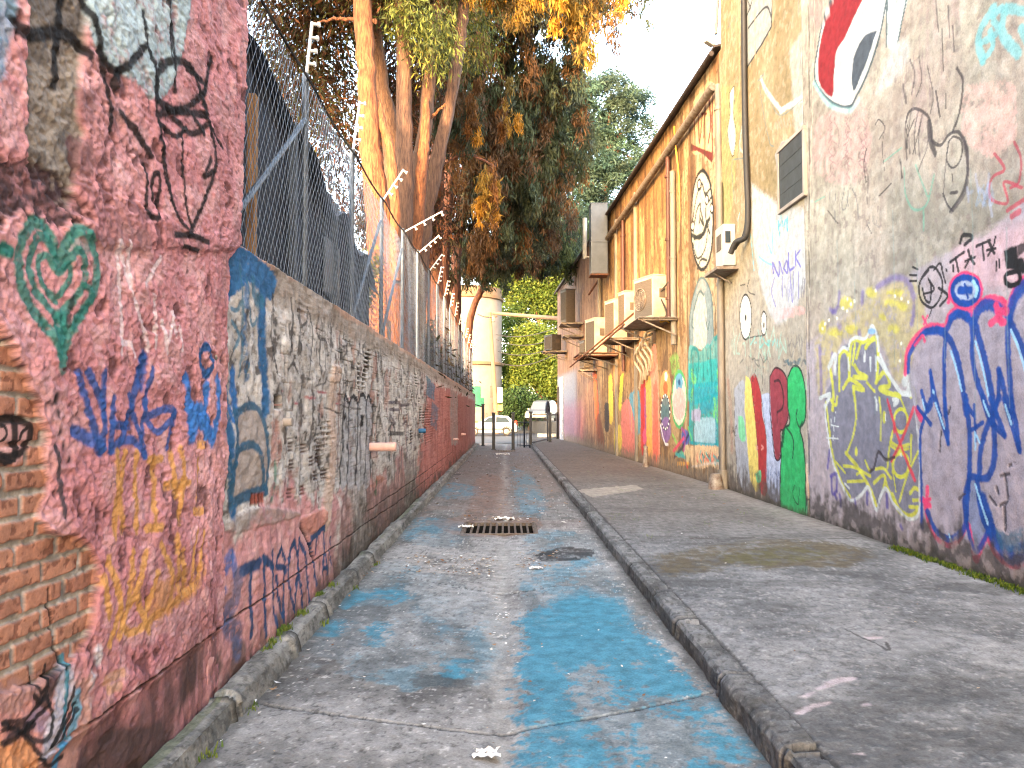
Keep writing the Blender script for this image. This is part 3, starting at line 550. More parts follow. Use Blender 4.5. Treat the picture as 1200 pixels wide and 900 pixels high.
# yellow and white creature
s.fill([(976, 445), (983, 412), (995, 402), (1020, 397), (1028, 388), (1031, 424), (1042, 440), (1060, 462), (1074, 452), (1077, 500), (1078, 600), (1066, 607), (1055, 600), (1046, 580), (1038, 572), (1027, 598), (1017, 573), (1000, 584), (985, 565), (972, 520), (966, 470)], (112, 114, 130), a=.95, warp=.01, soft=.02)
Yl = (186, 188, 58); Wh = (188, 196, 196)
for p, w in (([(145, 900), (150, 780), (130, 640)], .05), ([(190, 770), (188, 560), (215, 512), (245, 545), (255, 700)], .05), ([(255, 560), (268, 460), (300, 436), (340, 455), (370, 440)], .05), ([(290, 470), (275, 600)], .04), ([(360, 490), (400, 440), (432, 440), (442, 540), (436, 700)], .05), ([(330, 455), (300, 560)], .04), ([(215, 760), (262, 700), (350, 770), (280, 750)], .045), ([(290, 610), (320, 660), (370, 690), (285, 685)], .045), ([(370, 720), (420, 780)], .03), ([(430, 720), (490, 650), (520, 740), (455, 760), (510, 790), (590, 812)], .05), ([(660, 812), (668, 740), (690, 810), (695, 900)], .04), ([(120, 820), (165, 870), (175, 820)], .04), ([(280, 760), (300, 900)], .035)): s.stroke(p, w, Yl, N5, .92)
for p, w in (([(120, 620), (160, 540), (160, 660)], .06), ([(185, 520), (215, 490), (245, 500), (260, 450), (300, 425), (360, 430), (400, 350), (430, 400), (445, 510)], .035), ([(440, 560), (480, 620), (520, 680), (600, 790), (660, 800)], .04), ([(620, 720), (640, 670), (670, 690), (650, 770)], .09), ([(60, 825), (130, 800), (90, 880)], .04), ([(245, 560), (250, 640)], .025), ([(355, 520), (352, 580)], .025), ([(425, 550), (430, 640)], .03), ([(390, 560), (395, 640)], .03), ([(430, 850), (435, 900)], .03), ([(455, 540), (500, 640)], .03)): s.stroke(p, w, Wh, N5, .9)
s.ell(400, 385, 26, 20, (120, 160, 196), N5, warp=.02)
for p, w in (([(258, -10), (266, 120), (248, 250), (210, 358)], .03), ([(205, 355), (270, 430), (330, 530), (370, 620), (382, 660)], .045), ([(90, 60), (112, 250), (135, 400), (185, 540), (230, 612)], .04), ([(470, 290), (520, 318), (575, 305)], .03), ([(470, 312), (520, 340), (575, 328)], .025), ([(450, 440), (460, 340), (480, 230)], .03), ([(520, 640), (570, 480), (632, 345)], .025), ([(590, 250), (588, 400)], .025), ([(400, 30), (410, 130), (412, 280)], .025), ([(480, 460), (500, 580)], .02), ([(380, 450), (430, 445), (470, 500)], .03), ([(370, 530), (430, 485), (450, 560), (510, 670)], .035), ([(140, 400), (200, 470)], .025), ([(190, 430), (260, 440), (350, 490)], .03), ([(215, 522), (310, 518)], .03), ([(270, 480), (300, 460)], .03), ([(320, 400), (345, 460)], .03), ([(585, 590), (610, 560), (635, 570)], .035), ([(580, 670), (635, 672)], .03), ([(600, 632), (635, 630)], .03), ([(440, 500), (425, 560)], .03), ([(480, 600), (520, 690), (590, 725), (630, 690)], .05), ([(530, 40), (560, 110)], .025)): s.stroke(p, w, Yl, O5, .9)
s.ell(530, 165, 42, 68, None, O5, out=Yl, ow=.03); s.ell(530, 425, 48, 70, None, O5, out=Yl, ow=.035); s.ell(430, 145, 10, 38, Yl, O5); s.ell(265, 345, 8, 26, Yl, O5)
for p, w in (([(70, 20), (110, 30), (85, 110), (108, 300), (132, 420), (180, 540), (232, 632), (290, 605), (335, 553), (360, 620), (388, 692), (408, 610), (440, 563), (480, 640), (520, 690), (580, 742), (635, 705), (640, 540), (640, 350), (622, 160), (600, -10)], .032), ([(540, 5), (575, 10)], .05), ([(485, 40), (510, 50), (490, 70)], .04), ([(375, 30), (382, 60)], .03), ([(200, 535), (225, 560)], .025), ([(440, 130), (440, 160)], .02), ([(530, 360), (530, 370)], .02), ([(90, 265), (160, 270)], .014), ([(120, 155), (125, 290)], .012), ([(145, 115), (130, 290)], .012), ([(118, 190), (165, 200)], .014)): s.stroke(p, w, Wh, O5, .92)
for p in ([(450, 45), (485, 170), (530, 310), (612, 515)], [(605, 90), (570, 190), (525, 300), (475, 400)], [(490, 180), (490, 230)]): s.stroke(p, .035, (190, 50, 70), O5, .88)
s.stroke([(345, 465), (370, 440), (390, 355), (410, 360), (440, 395), (490, 380)], .03, (52, 48, 54), O5, .85, dis=-.006)
for p in ([(115, 490), (150, 480), (150, 570)], [(120, 500), (125, 590), (150, 580)], [(140, 600), (150, 620)], [(260, 630), (262, 670)], [(330, 590), (332, 650)], [(445, 600), (448, 670)], [(650, 680), (655, 790)], [(110, 340), (98, 440)], [(170, 600), (175, 660)], [(530, 780), (540, 800)]): s.stroke(p, .04, (58, 46, 140), O5, .75, soft=.6)
# blue bubble letters with pink outline
Bb = (12, 64, 144); Pk = (206, 56, 104); Hl = (140, 190, 222)
s.fill([(1064, 440), (1078, 395), (1105, 388), (1118, 372), (1140, 374), (1160, 356), (1180, 372), (1200, 335), (1330, 335), (1330, 640), (1195, 655), (1170, 640), (1150, 640), (1105, 628), (1084, 610), (1078, 520)], (146, 140, 154), a=.85, warp=.03, soft=.03)
s.fill([(1130, 575), (1140, 560), (1158, 590), (1165, 620), (1145, 645), (1133, 615)], (112, 124, 158), a=.9)
for p, w in (([(50, 710), (60, 600), (110, 512), (180, 462), (255, 462), (280, 402), (330, 367), (400, 392), (440, 342), (510, 312), (570, 340), (600, 352), (630, 262), (700, 200), (900, 160)], .055), ([(305, 260), (285, 300), (275, 330)], .04)): s.stroke(p, w, Pk, L4, .93)
for p, w in (([(65, 700), (72, 610), (118, 530), (150, 495), (210, 480), (258, 500), (252, 640), (258, 930)], .05), ([(150, 492), (210, 482), (250, 495)], .07), ([(258, 505), (300, 560), (340, 700), (368, 920)], .06), ([(265, 480), (290, 425), (330, 392), (388, 425), (405, 500), (402, 620), (430, 760), (500, 930)], .055), ([(290, 415), (330, 392), (380, 415)], .075), ([(412, 430), (442, 362), (500, 348), (560, 382)], .08), ([(415, 440), (470, 640), (500, 800), (525, 930)], .06), ([(595, 420), (592, 600), (612, 930)], .055), ([(595, 420), (640, 520), (690, 640), (760, 860)], .06), ([(600, 400), (640, 290), (700, 240), (900, 200)], .09), ([(180, 700), (200, 800), (235, 930)], .045), ([(182, 712), (190, 860), (150, 930)], .04), ([(135, 805), (165, 900)], .045), ([(540, 690), (570, 800), (600, 930)], .05), ([(542, 700), (535, 850), (500, 930)], .04), ([(380, 890), (410, 930)], .04)): s.stroke(p, w, Bb, L4, .95)
for p, w in (([(135, 270), (130, 270)], .02),): pass
s.ell(365, 272, 68, 72, (150, 164, 190), L4, warp=.005); s.ell(365, 272, 82, 86, None, L4, out=Pk, ow=.045); s.ell(365, 272, 70, 70, None, L4, out=Bb, ow=.05); s.stroke([(335, 272), (395, 270)], .06, Bb, L4); s.stroke([(405, 225), (428, 260), (420, 300)], .03, Hl, L4); s.stroke([(360, 240), (380, 310)], .025, Bb, L4)
for p in ([(288, 590), (320, 690), (345, 800)], [(420, 540), (460, 700), (490, 850)], [(608, 480), (650, 590), (680, 700)], [(195, 800), (215, 880)], [(140, 850), (160, 930)]): s.stroke(p, .02, Hl, L4, .9)
for p, w in (([(530, 350), (545, 400), (560, 445)], .05), ([(500, 445), (540, 420), (572, 440)], .05), ([(540, 390), (580, 380)], .06), ([(560, 310), (580, 330)], .02), ([(140, 410), (160, 450)], .025), ([(165, 405), (145, 450)], .02), ([(100, 560), (140, 510), (150, 540)], .03)): s.stroke(p, w, Pk, L4, .9)
for p, w in (([(140, 500), (160, 590), (200, 660), (265, 692), (310, 650), (345, 592), (365, 680), (385, 762), (410, 700), (440, 652), (480, 732), (560, 792), (640, 765), (760, 720)], .05), ([(125, 470), (160, 500)], .05), ([(150, 415), (150, 520)], .045), ([(100, 40), (120, 85)], .06), ([(120, 480), (165, 470)], .03)): s.stroke(p, w, Pk, M4, .92)
for p, w in (([(335, -20), (350, 150), (350, 370)], .055), ([(350, 370), (328, 480), (335, 590), (300, 640), (250, 662), (190, 620), (150, 530)], .055), ([(350, 370), (342, 580), (385, 722), (440, 632), (468, 600)], .045), ([(388, 370), (410, 540), (445, 620)], .055), ([(415, 470), (440, 560), (455, 620)], .1), ([(495, -20), (430, 140), (402, 250), (398, 370)], .055), ([(465, 80), (470, 250), (452, 340), (420, 372), (350, 358)], .055), ([(412, -20), (450, 90), (520, 168)], .045), ([(450, -10), (520, 160)], .045), ([(515, -10), (588, 238)], .04), ([(553, -10), (570, 100), (590, 235)], .045), ([(183, -20), (250, 202)], .04), ([(235, -10), (250, 205)], .045), ([(105, 30), (165, 112)], .04), ([(165, -10), (130, 100), (116, 180), (122, 400), (125, 600)], .035), ([(470, 650), (510, 710), (560, 740), (640, 720), (760, 680)], .12), ([(375, 20), (380, 190)], .03), ([(360, 140), (415, 104)], .035)): s.stroke(p, w, Bb, M4, .95)
for p in ([(380, 400), (410, 500), (440, 590)], [(376, 150), (378, 232)], [(385, 165), (400, 200)], [(418, 0), (445, 70)], [(522, 20), (550, 110)], [(190, 10), (230, 130)], [(255, 640), (262, 665)]): s.stroke(p, .02, Hl, M4, .9)
s.fill([(470, 600), (540, 630), (640, 600), (640, 720), (540, 720), (490, 690)], (46, 92, 120), M4, a=.7, wear=.42, warp=.05)
for p in ([(215, 150), (210, 240)], [(260, 30), (250, 60)], [(520, 350), (535, 470), (500, 500)], [(480, 410), (490, 440)], [(330, 440), (300, 470)], [(540, 310), (575, 295)], [(500, 360), (540, 350)], [(450, 460), (480, 500)], [(520, 500), (522, 620)]): s.stroke(p, .025, (58, 52, 58), M4, .8, wear=.36, rough=1.0, dis=-.005)
# black hand tags
for p, w in (([(175, 165), (130, 220), (122, 280), (140, 335), (190, 362), (232, 310), (245, 230), (215, 160), (180, 150), (140, 200), (120, 250)], .022), ([(140, 260), (155, 320), (178, 330), (185, 250), (172, 210)], .022), ([(150, 290), (200, 270), (180, 220)], .018), ([(225, 258), (270, 300), (232, 352)], .024), ([(200, 165), (232, 128), (245, 170), (260, 230)], .02), ([(190, 360), (172, 415)], .012), ([(195, 360), (215, 340)], .02), ([(85, 148), (115, 160)], .018), ([(70, 190), (108, 192)], .018), ([(70, 222), (108, 222)], .018), ([(285, 122), (355, 70)], .024), ([(312, 100), (328, 170)], .024), ([(378, 60), (390, 100), (412, 132)], .024), ([(395, 90), (362, 150)], .02), ([(362, 118), (415, 95)], .02), ([(420, 38), (492, 8)], .024), ([(455, 25), (462, 108)], .024), ([(490, 20), (518, 75)], .024), ([(522, -10), (512, 40), (485, 88)], .02), ([(478, 60), (525, 50)], .02), ([(300, 140), (302, 170)], .02), ([(265, 160), (268, 168)], .02), ([(530, 120), (530, 165)], .02), ([(545, 110), (548, 150)], .02), ([(335, 20), (350, -20), (400, -10), (360, 30)], .03)): s.stroke(p, w, K, L4, .95)
s.fill([(565, 60), (600, 45), (640, 32), (642, 100), (675, 100), (690, 180), (650, 180), (620, 160), (585, 160)], K, L4, smooth=False); s.fill([(640, 30), (700, 10), (760, 0), (760, 50), (700, 40), (642, 100)], K, L4, smooth=False, a=.9)
s.stroke([(580, 232), (582, 190), (640, 170), (655, 205), (640, 235), (602, 246), (580, 232)], .035, K, L4)
# upper part: red and white shape, cyan tag, thin scribbles
s.fill([(155, -40), (110, 60), (85, 180), (78, 280), (128, 350), (190, 372), (216, 340), (262, 240), (302, 110), (335, -40)], (166, 170, 172), T3, warp=.006)
s.fill([(150, -40), (250, -40), (215, 50), (180, 130), (150, 180), (142, 260), (132, 340), (88, 285), (92, 160), (118, 60)], (126, 26, 34), T3, warp=.02)
s.fill([(292, 108), (250, 125), (215, 190), (204, 260), (212, 320), (235, 270), (262, 200)], (64, 72, 82), T3)
s.fill([(330, -40), (405, -40), (380, 80), (362, 165), (328, 150)], (160, 170, 172), T3, warp=.006)
for p, w in (([(150, -40), (108, 60), (82, 180), (76, 282), (128, 355), (192, 376), (220, 342), (266, 240), (306, 110), (335, -40)], .03), ([(330, -30), (326, 165)], .02), ([(405, -40), (380, 80), (362, 165)], .02)): s.stroke(p, w, (44, 66, 76), T3, .9)
s.stroke([(70, 290), (120, 365), (195, 390), (230, 350)], .05, (128, 186, 192), T3, .55, soft=.8)
s.fill([(290, 330), (340, 180), (400, 140), (400, 220), (340, 300)], (166, 166, 166), T3, a=.7, soft=.05, warp=.06)
for p, w in (([(700, 30), (660, 100), (650, 150), (665, 215)], .07), ([(700, 50), (740, 30), (810, 40)], .06), ([(660, 150), (720, 110), (700, 70)], .05), ([(740, 40), (735, 120), (790, 190)], .07), ([(665, 215), (700, 160), (690, 110)], .05), ([(800, 100), (830, 160)], .06)): s.stroke(p, w, (104, 164, 170), T3, .8)
for p, w in (([(395, 430), (405, 395), (430, 382), (470, 405), (485, 450), (490, 495), (520, 510), (545, 475), (580, 465), (606, 510), (612, 600), (592, 680), (550, 742)], .026), ([(575, 240), (595, 290), (582, 400), (560, 462)], .024), ([(548, 495), (540, 560), (560, 590), (588, 560), (592, 500), (565, 480), (545, 500)], .016), ([(525, 680), (540, 720), (560, 742)], .018), ([(475, 430), (482, 490), (500, 540)], .05), ([(255, 525), (247, 580), (256, 640)], .02), ([(300, 690), (342, 645)], .014), ([(375, 560), (380, 625)], .018), ([(285, 440), (300, 420), (320, 450), (300, 490)], .014), ([(400, 440), (395, 520)], .014), ([(425, 420), (400, 480), (400, 520)], .014), ([(450, 420), (420, 540)], .014), ([(500, 320), (515, 410)], .02), ([(535, 330), (535, 380)], .016), ([(524, 100), (526, 250)], .012), ([(556, 610), (560, 640)], .01), ([(552, 678), (575, 676)], .026), ([(120, 740), (155, 785)], .014), ([(260, 790), (275, 820)], .01)): s.stroke(p, w, (54, 50, 54), T3, .85, wear=.22)
for p, w in (([(388, 590), (392, 680), (420, 735), (465, 720), (495, 615)], .022), ([(430, 580), (470, 690)], .02), ([(315, 570), (378, 520)], .016), ([(455, 740), (455, 810)], .02), ([(75, 710), (110, 690)], .016)): s.stroke(p, w, (88, 150, 132), T3, .6)
for p, w in (([(705, 540), (740, 595), (700, 620), (685, 670), (700, 705), (752, 712), (738, 640), (800, 660)], .022), ([(775, 500), (800, 560), (790, 640), (760, 660)], .022), ([(750, 740), (810, 700)], .03), ([(765, 760), (790, 745)], .04)): s.stroke(p, w, (160, 60, 76), T3, .8)
for p, w in (([(400, 400), (392, 470), (398, 560)], .02), ([(412, 395), (404, 470), (408, 540)], .016), ([(440, 385), (425, 470), (428, 540)], .016), ([(455, 395), (440, 480), (445, 560)], .016), ([(480, 440), (470, 520), (440, 600)], .014), ([(600, 500), (614, 590), (600, 680), (555, 745)], .03), ([(590, 480), (612, 520), (616, 600)], .02), ([(410, 210), (425, 260), (415, 330)], .02), ([(440, 200), (450, 280), (430, 340)], .016), ([(470, 230), (490, 330), (480, 400)], .014), ([(500, 0), (510, 110)], .016), ([(545, 20), (550, 130)], .016), ([(560, 90), (565, 180)], .016), ([(545, 510), (535, 590), (525, 690)], .014), ([(250, 560), (262, 640), (258, 720)], .014), ([(385, 300), (395, 360)], .03), ([(320, 440), (310, 520), (320, 600)], .01)): s.stroke(p, w, (70, 64, 68), T3, .75, wear=.25)
for k in range(46): x = 90 + (k * 53) % 160; y = 400 + (k * 31) % 210; s.stroke([(x, y), (x + 10 * math.sin(k * 2.2), y + 14), (x + 14 * math.sin(k * 1.3), y + 30)], .012, (118, 92, 94), T3, .6)
s.scrib(120, 640, 230, 800, 5, .014, (78, 84, 92), T3, .6, 4); s.scrib(600, 600, 700, 760, 6, .025, (150, 160, 190), T3, .35, 5); s.scrib(255, 760, 310, 820, 3, .01, (110, 110, 110), T3, .6, 6); s.scrib(380, 180, 480, 420, 8, .014, (130, 116, 116), T3, .5, 9, .3); s.scrib(640, 640, 700, 740, 4, .02, (120, 150, 180), T3, .3, 12)
for k in range(12): y = 5.0 + k * .47; s.stroke([(y, 3.2 + .8 * math.sin(k * 2.1)), (y + .02, 2.0 + .5 * math.sin(k * 1.3))], .012, (118, 140, 140), raw=True, a=.4)
# damp black base, moss line
base = 1 - sst(.30, .56, V + (s.n_m - .5) * .5 + (s.n_v - .5) * .3); s.mix(base * .85, (66, 62, 60)); s.mix(base * sst(.52, .6, s.n_m) * .55, (140, 130, 130)); s.mix((1 - sst(.12, .26, V + (s.n_m - .5) * .2)) * .8, (50, 50, 44))
s.sw = 1.0
s.stroke([(955, 0), (950, 200), (948, 400), (947, 620)], .03, (176, 166, 150), a=.6); s.stroke([(947.5, -300), (948, 620)], .022, (70, 62, 58), a=.9, dis=-.012)
grey = thing('grey_building', 'tall pale grey plastered building with blue bubble letters and a yellow creature', 'building', (XR, 8, 0))
under(grey, s.mesh('near_facade', M_WALL, None, lip=.12))

# ---------------- second section: cream plaster with vent, eyes, the red P and the green shape
u = ustep(YJ, YC - .05, lambda y: duR(y) * .62); v = np.concatenate((np.arange(.08, 10.3, .0125 / DENS), np.linspace(10.3, 10.8, 6)))
s = Sheet(u, v, worldR, uvR); U, V = s.U, s.V
s.base((122, 108, 79), (140, 126, 99), sst(.3, .7, s.n_l)); lowc = 1 - sst(3.4, 4.8, V + (s.n_l - .5) * 1.5); s.mix(lowc * .75, (152, 148, 141)); s.mix(sst(.5, .66, s.n_v) * .35, (132, 118, 95)); s.mix(sst(.55, .66, s.n_m) * .3, (166, 156, 138))
s.dis += (s.n_l - .5) * .02 + (s.n_m - .5) * .008 + (s.n_f - .5) * .003
s.fill([(845, 100), (868, 110), (862, 200), (850, 300), (843, 290)], (140, 140, 88), a=.6, wear=.36, warp=.1, soft=.05); s.fill([(880, 215), (915, 240), (945, 250), (945, 330), (910, 380), (885, 300)], (164, 168, 174), a=.75, warp=.1, soft=.06)
s.fill([(925, 60), (948, 40), (948, 210), (932, 150)], (156, 156, 154), a=.7, warp=.08, soft=.05)
s.fill([(270, -80), (378, -80), (370, 92), (340, 150), (286, 236), (276, 80)], (136, 140, 140), U3, smooth=False, warp=.01)
for p, w in (([(268, -80), (276, 80), (286, 236), (340, 152), (371, 95), (378, -80)], .045), ([(275, 80), (305, 0), (300, -80)], .04), ([(290, 100), (350, 25), (372, 60)], .04), ([(285, -10), (300, 30)], .03)): s.stroke(p, w, (44, 48, 52), U3, .95, k=1 if len(p) > 4 else 5)
s.fill([(225, 330), (240, 305), (238, 400), (246, 470), (238, 545), (226, 520), (219, 460), (228, 400)], (172, 172, 160), U3); s.stroke([(222, 330), (242, 305), (240, 400), (248, 470), (234, 552), (217, 460), (226, 400), (222, 330)], .02, (74, 72, 62), U3)
for p, w in (([(335, 275), (355, 320), (405, 390)], .09), ([(405, 390), (445, 365), (490, 340)], .1), ([(490, 150), (488, 340), (495, 430)], .12), ([(270, 440), (262, 520), (295, 545)], .05)): s.stroke(p, w, (172, 174, 170), U3, .85)
for p, w in (([(325, 285), (345, 262)], .04), ([(330, 300), (345, 400), (365, 500), (380, 515)], .025), ([(350, 310), (400, 405), (480, 350)], .02), ([(240, 560), (290, 555)], .03), ([(480, 260), (490, 240)], .04), ([(215, 100), (245, 60)], .02), ([(218, 70), (240, 130)], .02), ([(235, 560), (232, 600), (240, 700)], .04), ([(468, 0), (476, 300)], .01)): s.stroke(p, w, (96, 110, 112), U3, .75)
for q in range(9): s.stroke([(395 + q * 9, 455 - 12 * math.sin(q / 8 * 3.1)), (385 + q * 10, 430 - 14 * math.sin(q / 8 * 3.1))], .03, (136, 130, 122), U3, .6)
s.fill([(385, 545), (410, 500), (480, 460), (498, 480), (492, 660), (470, 690), (412, 728), (400, 690)], (132, 130, 128), U3, smooth=False, warp=.05, dis=.012)
s.scrib(395, 750, 430, 840, 4, .035, (40, 150, 170), U3, .7, 3); s.stroke([(375, 760), (370, 880)], .04, (120, 190, 200), U3, .5)
s.sat = .95
# purple tags
s.sw = 1.3; Pu = (84, 78, 158)
for p, w in (([(300, 405), (296, 350), (325, 420), (330, 345), (345, 405)], .035), ([(352, 380), (370, 340), (372, 405), (352, 380)], .03), ([(378, 300), (382, 385), (408, 375)], .035), ([(415, 290), (415, 365)], .03), ([(440, 285), (418, 320), (440, 370)], .03), ([(308, 420), (290, 500), (310, 582)], .018), ([(385, 395), (398, 560), (405, 400)], .018), ([(345, 425), (345, 560)], .014), ([(430, 400), (432, 540)], .014)): s.stroke(p, w, Pu, P4, .85)
s.scrib(335, 420, 365, 560, 4, .016, (110, 112, 150), P4, .7, 5); s.scrib(445, 400, 475, 550, 5, .018, (100, 100, 110), P4, .7, 8); s.scrib(370, 430, 390, 560, 4, .014, (110, 112, 150), P4, .7, 15)
for p in ([(295, 180), (292, 300), (270, 250)], [(222, 320), (255, 345), (290, 362)], [(180, 200), (195, 390)], [(120, 90), (110, 130)]): s.stroke(p, .03, (84, 170, 186), P4, .7)
s.scrib(320, 90, 370, 215, 5, .025, (56, 150, 172), P4, .75, 11)
s.ell(152, 637, 31, 118, (206, 202, 192), P4, out=(40, 40, 40), ow=.03); s.ell(152, 640, 5, 18, (36, 34, 34), P4); s.stroke([(160, 560), (158, 620)], .012, (60, 60, 60), P4); s.ell(248, 670, 15, 62, (204, 198, 186), P4, out=(50, 50, 50), ow=.024); s.ell(248, 680, 4, 16, (40, 38, 38), P4); s.stroke([(125, 470), (150, 465)], .02, K, P4, .7); s.stroke([(160, 480), (170, 440), (165, 500), (200, 520)], .02, K, P4, .7); s.stroke([(155, 750), (200, 740), (245, 735)], .02, (50, 50, 50), P4, .8)
s.fill([(300, 600), (350, 590), (450, 580), (460, 620), (340, 650), (305, 670)], (206, 150, 150), P4, a=.5, wear=.4, warp=.06)
s.scrib(370, 690, 490, 860, 8, .022, (110, 108, 106), P4, .8, 21); s.scrib(180, 740, 330, 800, 7, .03, (90, 180, 176), P4, .6, 22); s.scrib(60, 690, 360, 900, 14, .03, (130, 190, 176), P4, .4, 23); s.scrib(120, 830, 280, 900, 6, .025, (60, 70, 70), P4, .6, 24); s.scrib(350, 850, 500, 900, 6, .04, (60, 90, 104), P4, .7, 25)
# coloured uprights, the red P and the green shape
for p, c in (([(92, 160), (150, 140), (172, 600), (165, 700), (110, 640), (96, 400)], (148, 152, 160)), ([(152, 90), (180, 130), (200, 300), (222, 680), (180, 650), (160, 450), (148, 300)], (202, 182, 92)), ([(178, 100), (205, 85), (232, 190), (240, 300), (260, 420), (266, 700), (225, 690), (215, 480), (198, 300)], (156, 42, 44)), ([(235, 190), (285, 200), (300, 400), (340, 530), (345, 740), (268, 710), (262, 420), (242, 300)], (160, 170, 194))): s.fill(p, c, Q4, warp=.03, wear=.18)
s.fill([(112, 300), (140, 320), (150, 430), (120, 420)], (96, 190, 130), Q4, a=.8, warp=.04); s.fill([(205, 610), (230, 590), (230, 650), (210, 650)], (90, 190, 130), Q4, warp=.02); s.scrib(270, 560, 335, 700, 6, .02, (70, 90, 120), Q4, .6, 31); s.scrib(60, 350, 120, 420, 4, .025, (30, 34, 34), Q4, .7, 32)
for p in ([(180, 110), (200, 300), (215, 480)], [(205, 90), (232, 190), (262, 420)], [(186, 0), (190, 120), (205, 60)], [(240, 170), (245, 0)], [(96, 200), (92, 400), (110, 640)]): s.stroke(p, .018, (44, 36, 38), Q4, .7)
for x in (205, 235): s.stroke([(x, 460), (x + 10, 470), (x, 480)], .03, (200, 140, 130), Q4, .7)
s.fill([(280, 95), (308, 52), (350, 78), (376, 150), (377, 300), (352, 372), (335, 385), (332, 515), (308, 522), (295, 400), (284, 250)], (132, 50, 62), Q4, warp=.008); s.stroke([(280, 95), (308, 50), (352, 76), (378, 150), (378, 300), (352, 374), (336, 388), (334, 520), (306, 524), (293, 400), (280, 250), (280, 95)], .026, (52, 26, 34), Q4); s.stroke([(305, 120), (330, 120), (350, 190), (345, 260), (318, 285)], .035, (48, 22, 30), Q4, .9); s.stroke([(318, 285), (320, 340)], .02, (70, 30, 40), Q4, .8)
Gp = [(374, 100), (400, 46), (432, 46), (458, 110), (470, 200), (466, 320), (441, 372), (456, 440), (470, 600), (468, 700), (470, 860), (344, 830), (340, 460), (356, 372), (386, 340), (374, 240)]
s.fill(Gp, (24, 156, 84), Q4, warp=.008); s.fill(Gp, (44, 172, 104), Q4, warp=.008, wear=.55, a=.5); s.stroke(Gp + Gp[:1], .03, (22, 56, 42), Q4)
for p, w in (([(425, 270), (420, 310), (435, 362), (450, 335)], .026), ([(368, 368), (398, 410), (406, 460), (400, 525)], .03), ([(410, 670), (400, 720), (430, 770), (435, 680)], .016), ([(355, 380), (345, 460)], .05)): s.stroke(p, w, (20, 66, 46), Q4, .9)
for p in ([(470, 742), (505, 755), (530, 830), (538, 885)], [(478, 750), (480, 850)], [(490, 752), (500, 860)], [(502, 760), (520, 870)], [(470, 742), (468, 860)]): s.stroke(p, .022, (30, 60, 48), Q4, .9)
s.fill([(475, 755), (505, 760), (530, 840), (530, 880), (475, 860)], (110, 150, 124), Q4, a=.6)
s.fill([(470, 560), (525, 540), (525, 700), (490, 740), (472, 700)], (204, 176, 150), Q4, a=.8, warp=.04, wear=.3); s.scrib(480, 230, 500, 520, 9, .02, (50, 50, 54), Q4, .8, 41, .9); s.scrib(495, 400, 545, 540, 8, .02, (46, 46, 50), Q4, .8, 42); s.scrib(470, 20, 550, 300, 12, .05, (110, 160, 140), Q4, .5, 43)
s.stroke([(500, 60), (520, 260), (545, 330)], .06, (70, 150, 140), Q4, .6, wear=.4); s.stroke([(548, 0), (550, 200)], .06, (84, 76, 140), Q4, .7)
for p, c, w in (([(500, -10), (512, 120), (530, 330), (548, 420)], (84, 130, 120), .12), ([(545, 20), (552, 200), (556, 420)], (86, 90, 124), .14), ([(60, 120), (75, 300), (80, 480)], (150, 110, 90), .14), ([(130, 480), (140, 600), (150, 700)], (120, 124, 134), .12), ([(490, 560), (500, 700)], (150, 160, 176), .12)): s.stroke(p, w, c, Q4, .6, wear=.4, soft=.6)
s.scrib(150, 20, 280, 110, 9, .02, (120, 140, 130), Q4, .6, 61); s.scrib(330, 0, 480, 50, 7, .022, (90, 90, 92), Q4, .7, 62); s.scrib(250, 560, 335, 720, 8, .02, (96, 110, 150), Q4, .6, 63)
base = 1 - sst(.28, .75, V + (s.n_m - .5) * .6 + (s.n_v - .5) * .7); W, al = s.polya(Gp, Q4, warp=.01); gm = np.zeros(U.shape); gm[W] = al; s.mix(base * (1 - gm * .8) * .85, (74, 66, 60)); s.mix((1 - sst(.12, .24, V + (s.n_m - .5) * .15)) * .8, (60, 56, 48))
for k in range(10): y = 11 + k * .44; s.stroke([(y, 9.5), (y + .03, 8.2 - .7 * math.sin(k * 3.3))], .05, (168, 150, 116), raw=True, a=.5, soft=.8)
under(grey, s.mesh('cream_facade', M_WALL, None, lip=.12))
m = MB(); m.box2((XR + .1, -8, -.1), (12, YC - .1, 10.75)); under(grey, m.build('body', M_BODY))
m = MB(); m.box2((XR - .06, -8.05, 10.8), (12.1, YC, 10.95), .02); under(grey, m.build('roof_parapet', M_TRIM))
# square vent
vy = [uvR(915, 170), uvR(943, 155), uvR(943, 226), uvR(915, 240)]
m = MB(); ya, yb = vy[1][0], vy[0][0]; za, zb = (vy[2][1] + vy[3][1]) / 2 - .05, (vy[0][1] + vy[1][1]) / 2 - .05
yc, zc = (ya + yb) / 2, (za + zb) / 2
vent = thing('wall_vent', 'square dark slate panel set in a grey cement frame high on the cream wall', 'vent', (XR, yc, zc))
m.box((XR - .02, yc, zc), (.03, yb - ya, zb - za), 0, .004); 
for k in range(1, 4): m.box((XR - .037, yc, za + (zb - za) * k / 4), (.006, yb - ya - .04, .012))
under(vent, m.build('panel', M_VENT))
m = MB()
for z in (za - .03, zb + .03): m.box((XR - .022, yc, z), (.06, yb - ya + .12, .058), 0, .008)
for y in (ya - .032, yb + .032): m.box((XR - .021, y, zc), (.055, .058, zb - za), 0, .008)
under(vent, m.build('frame', M_BODY))

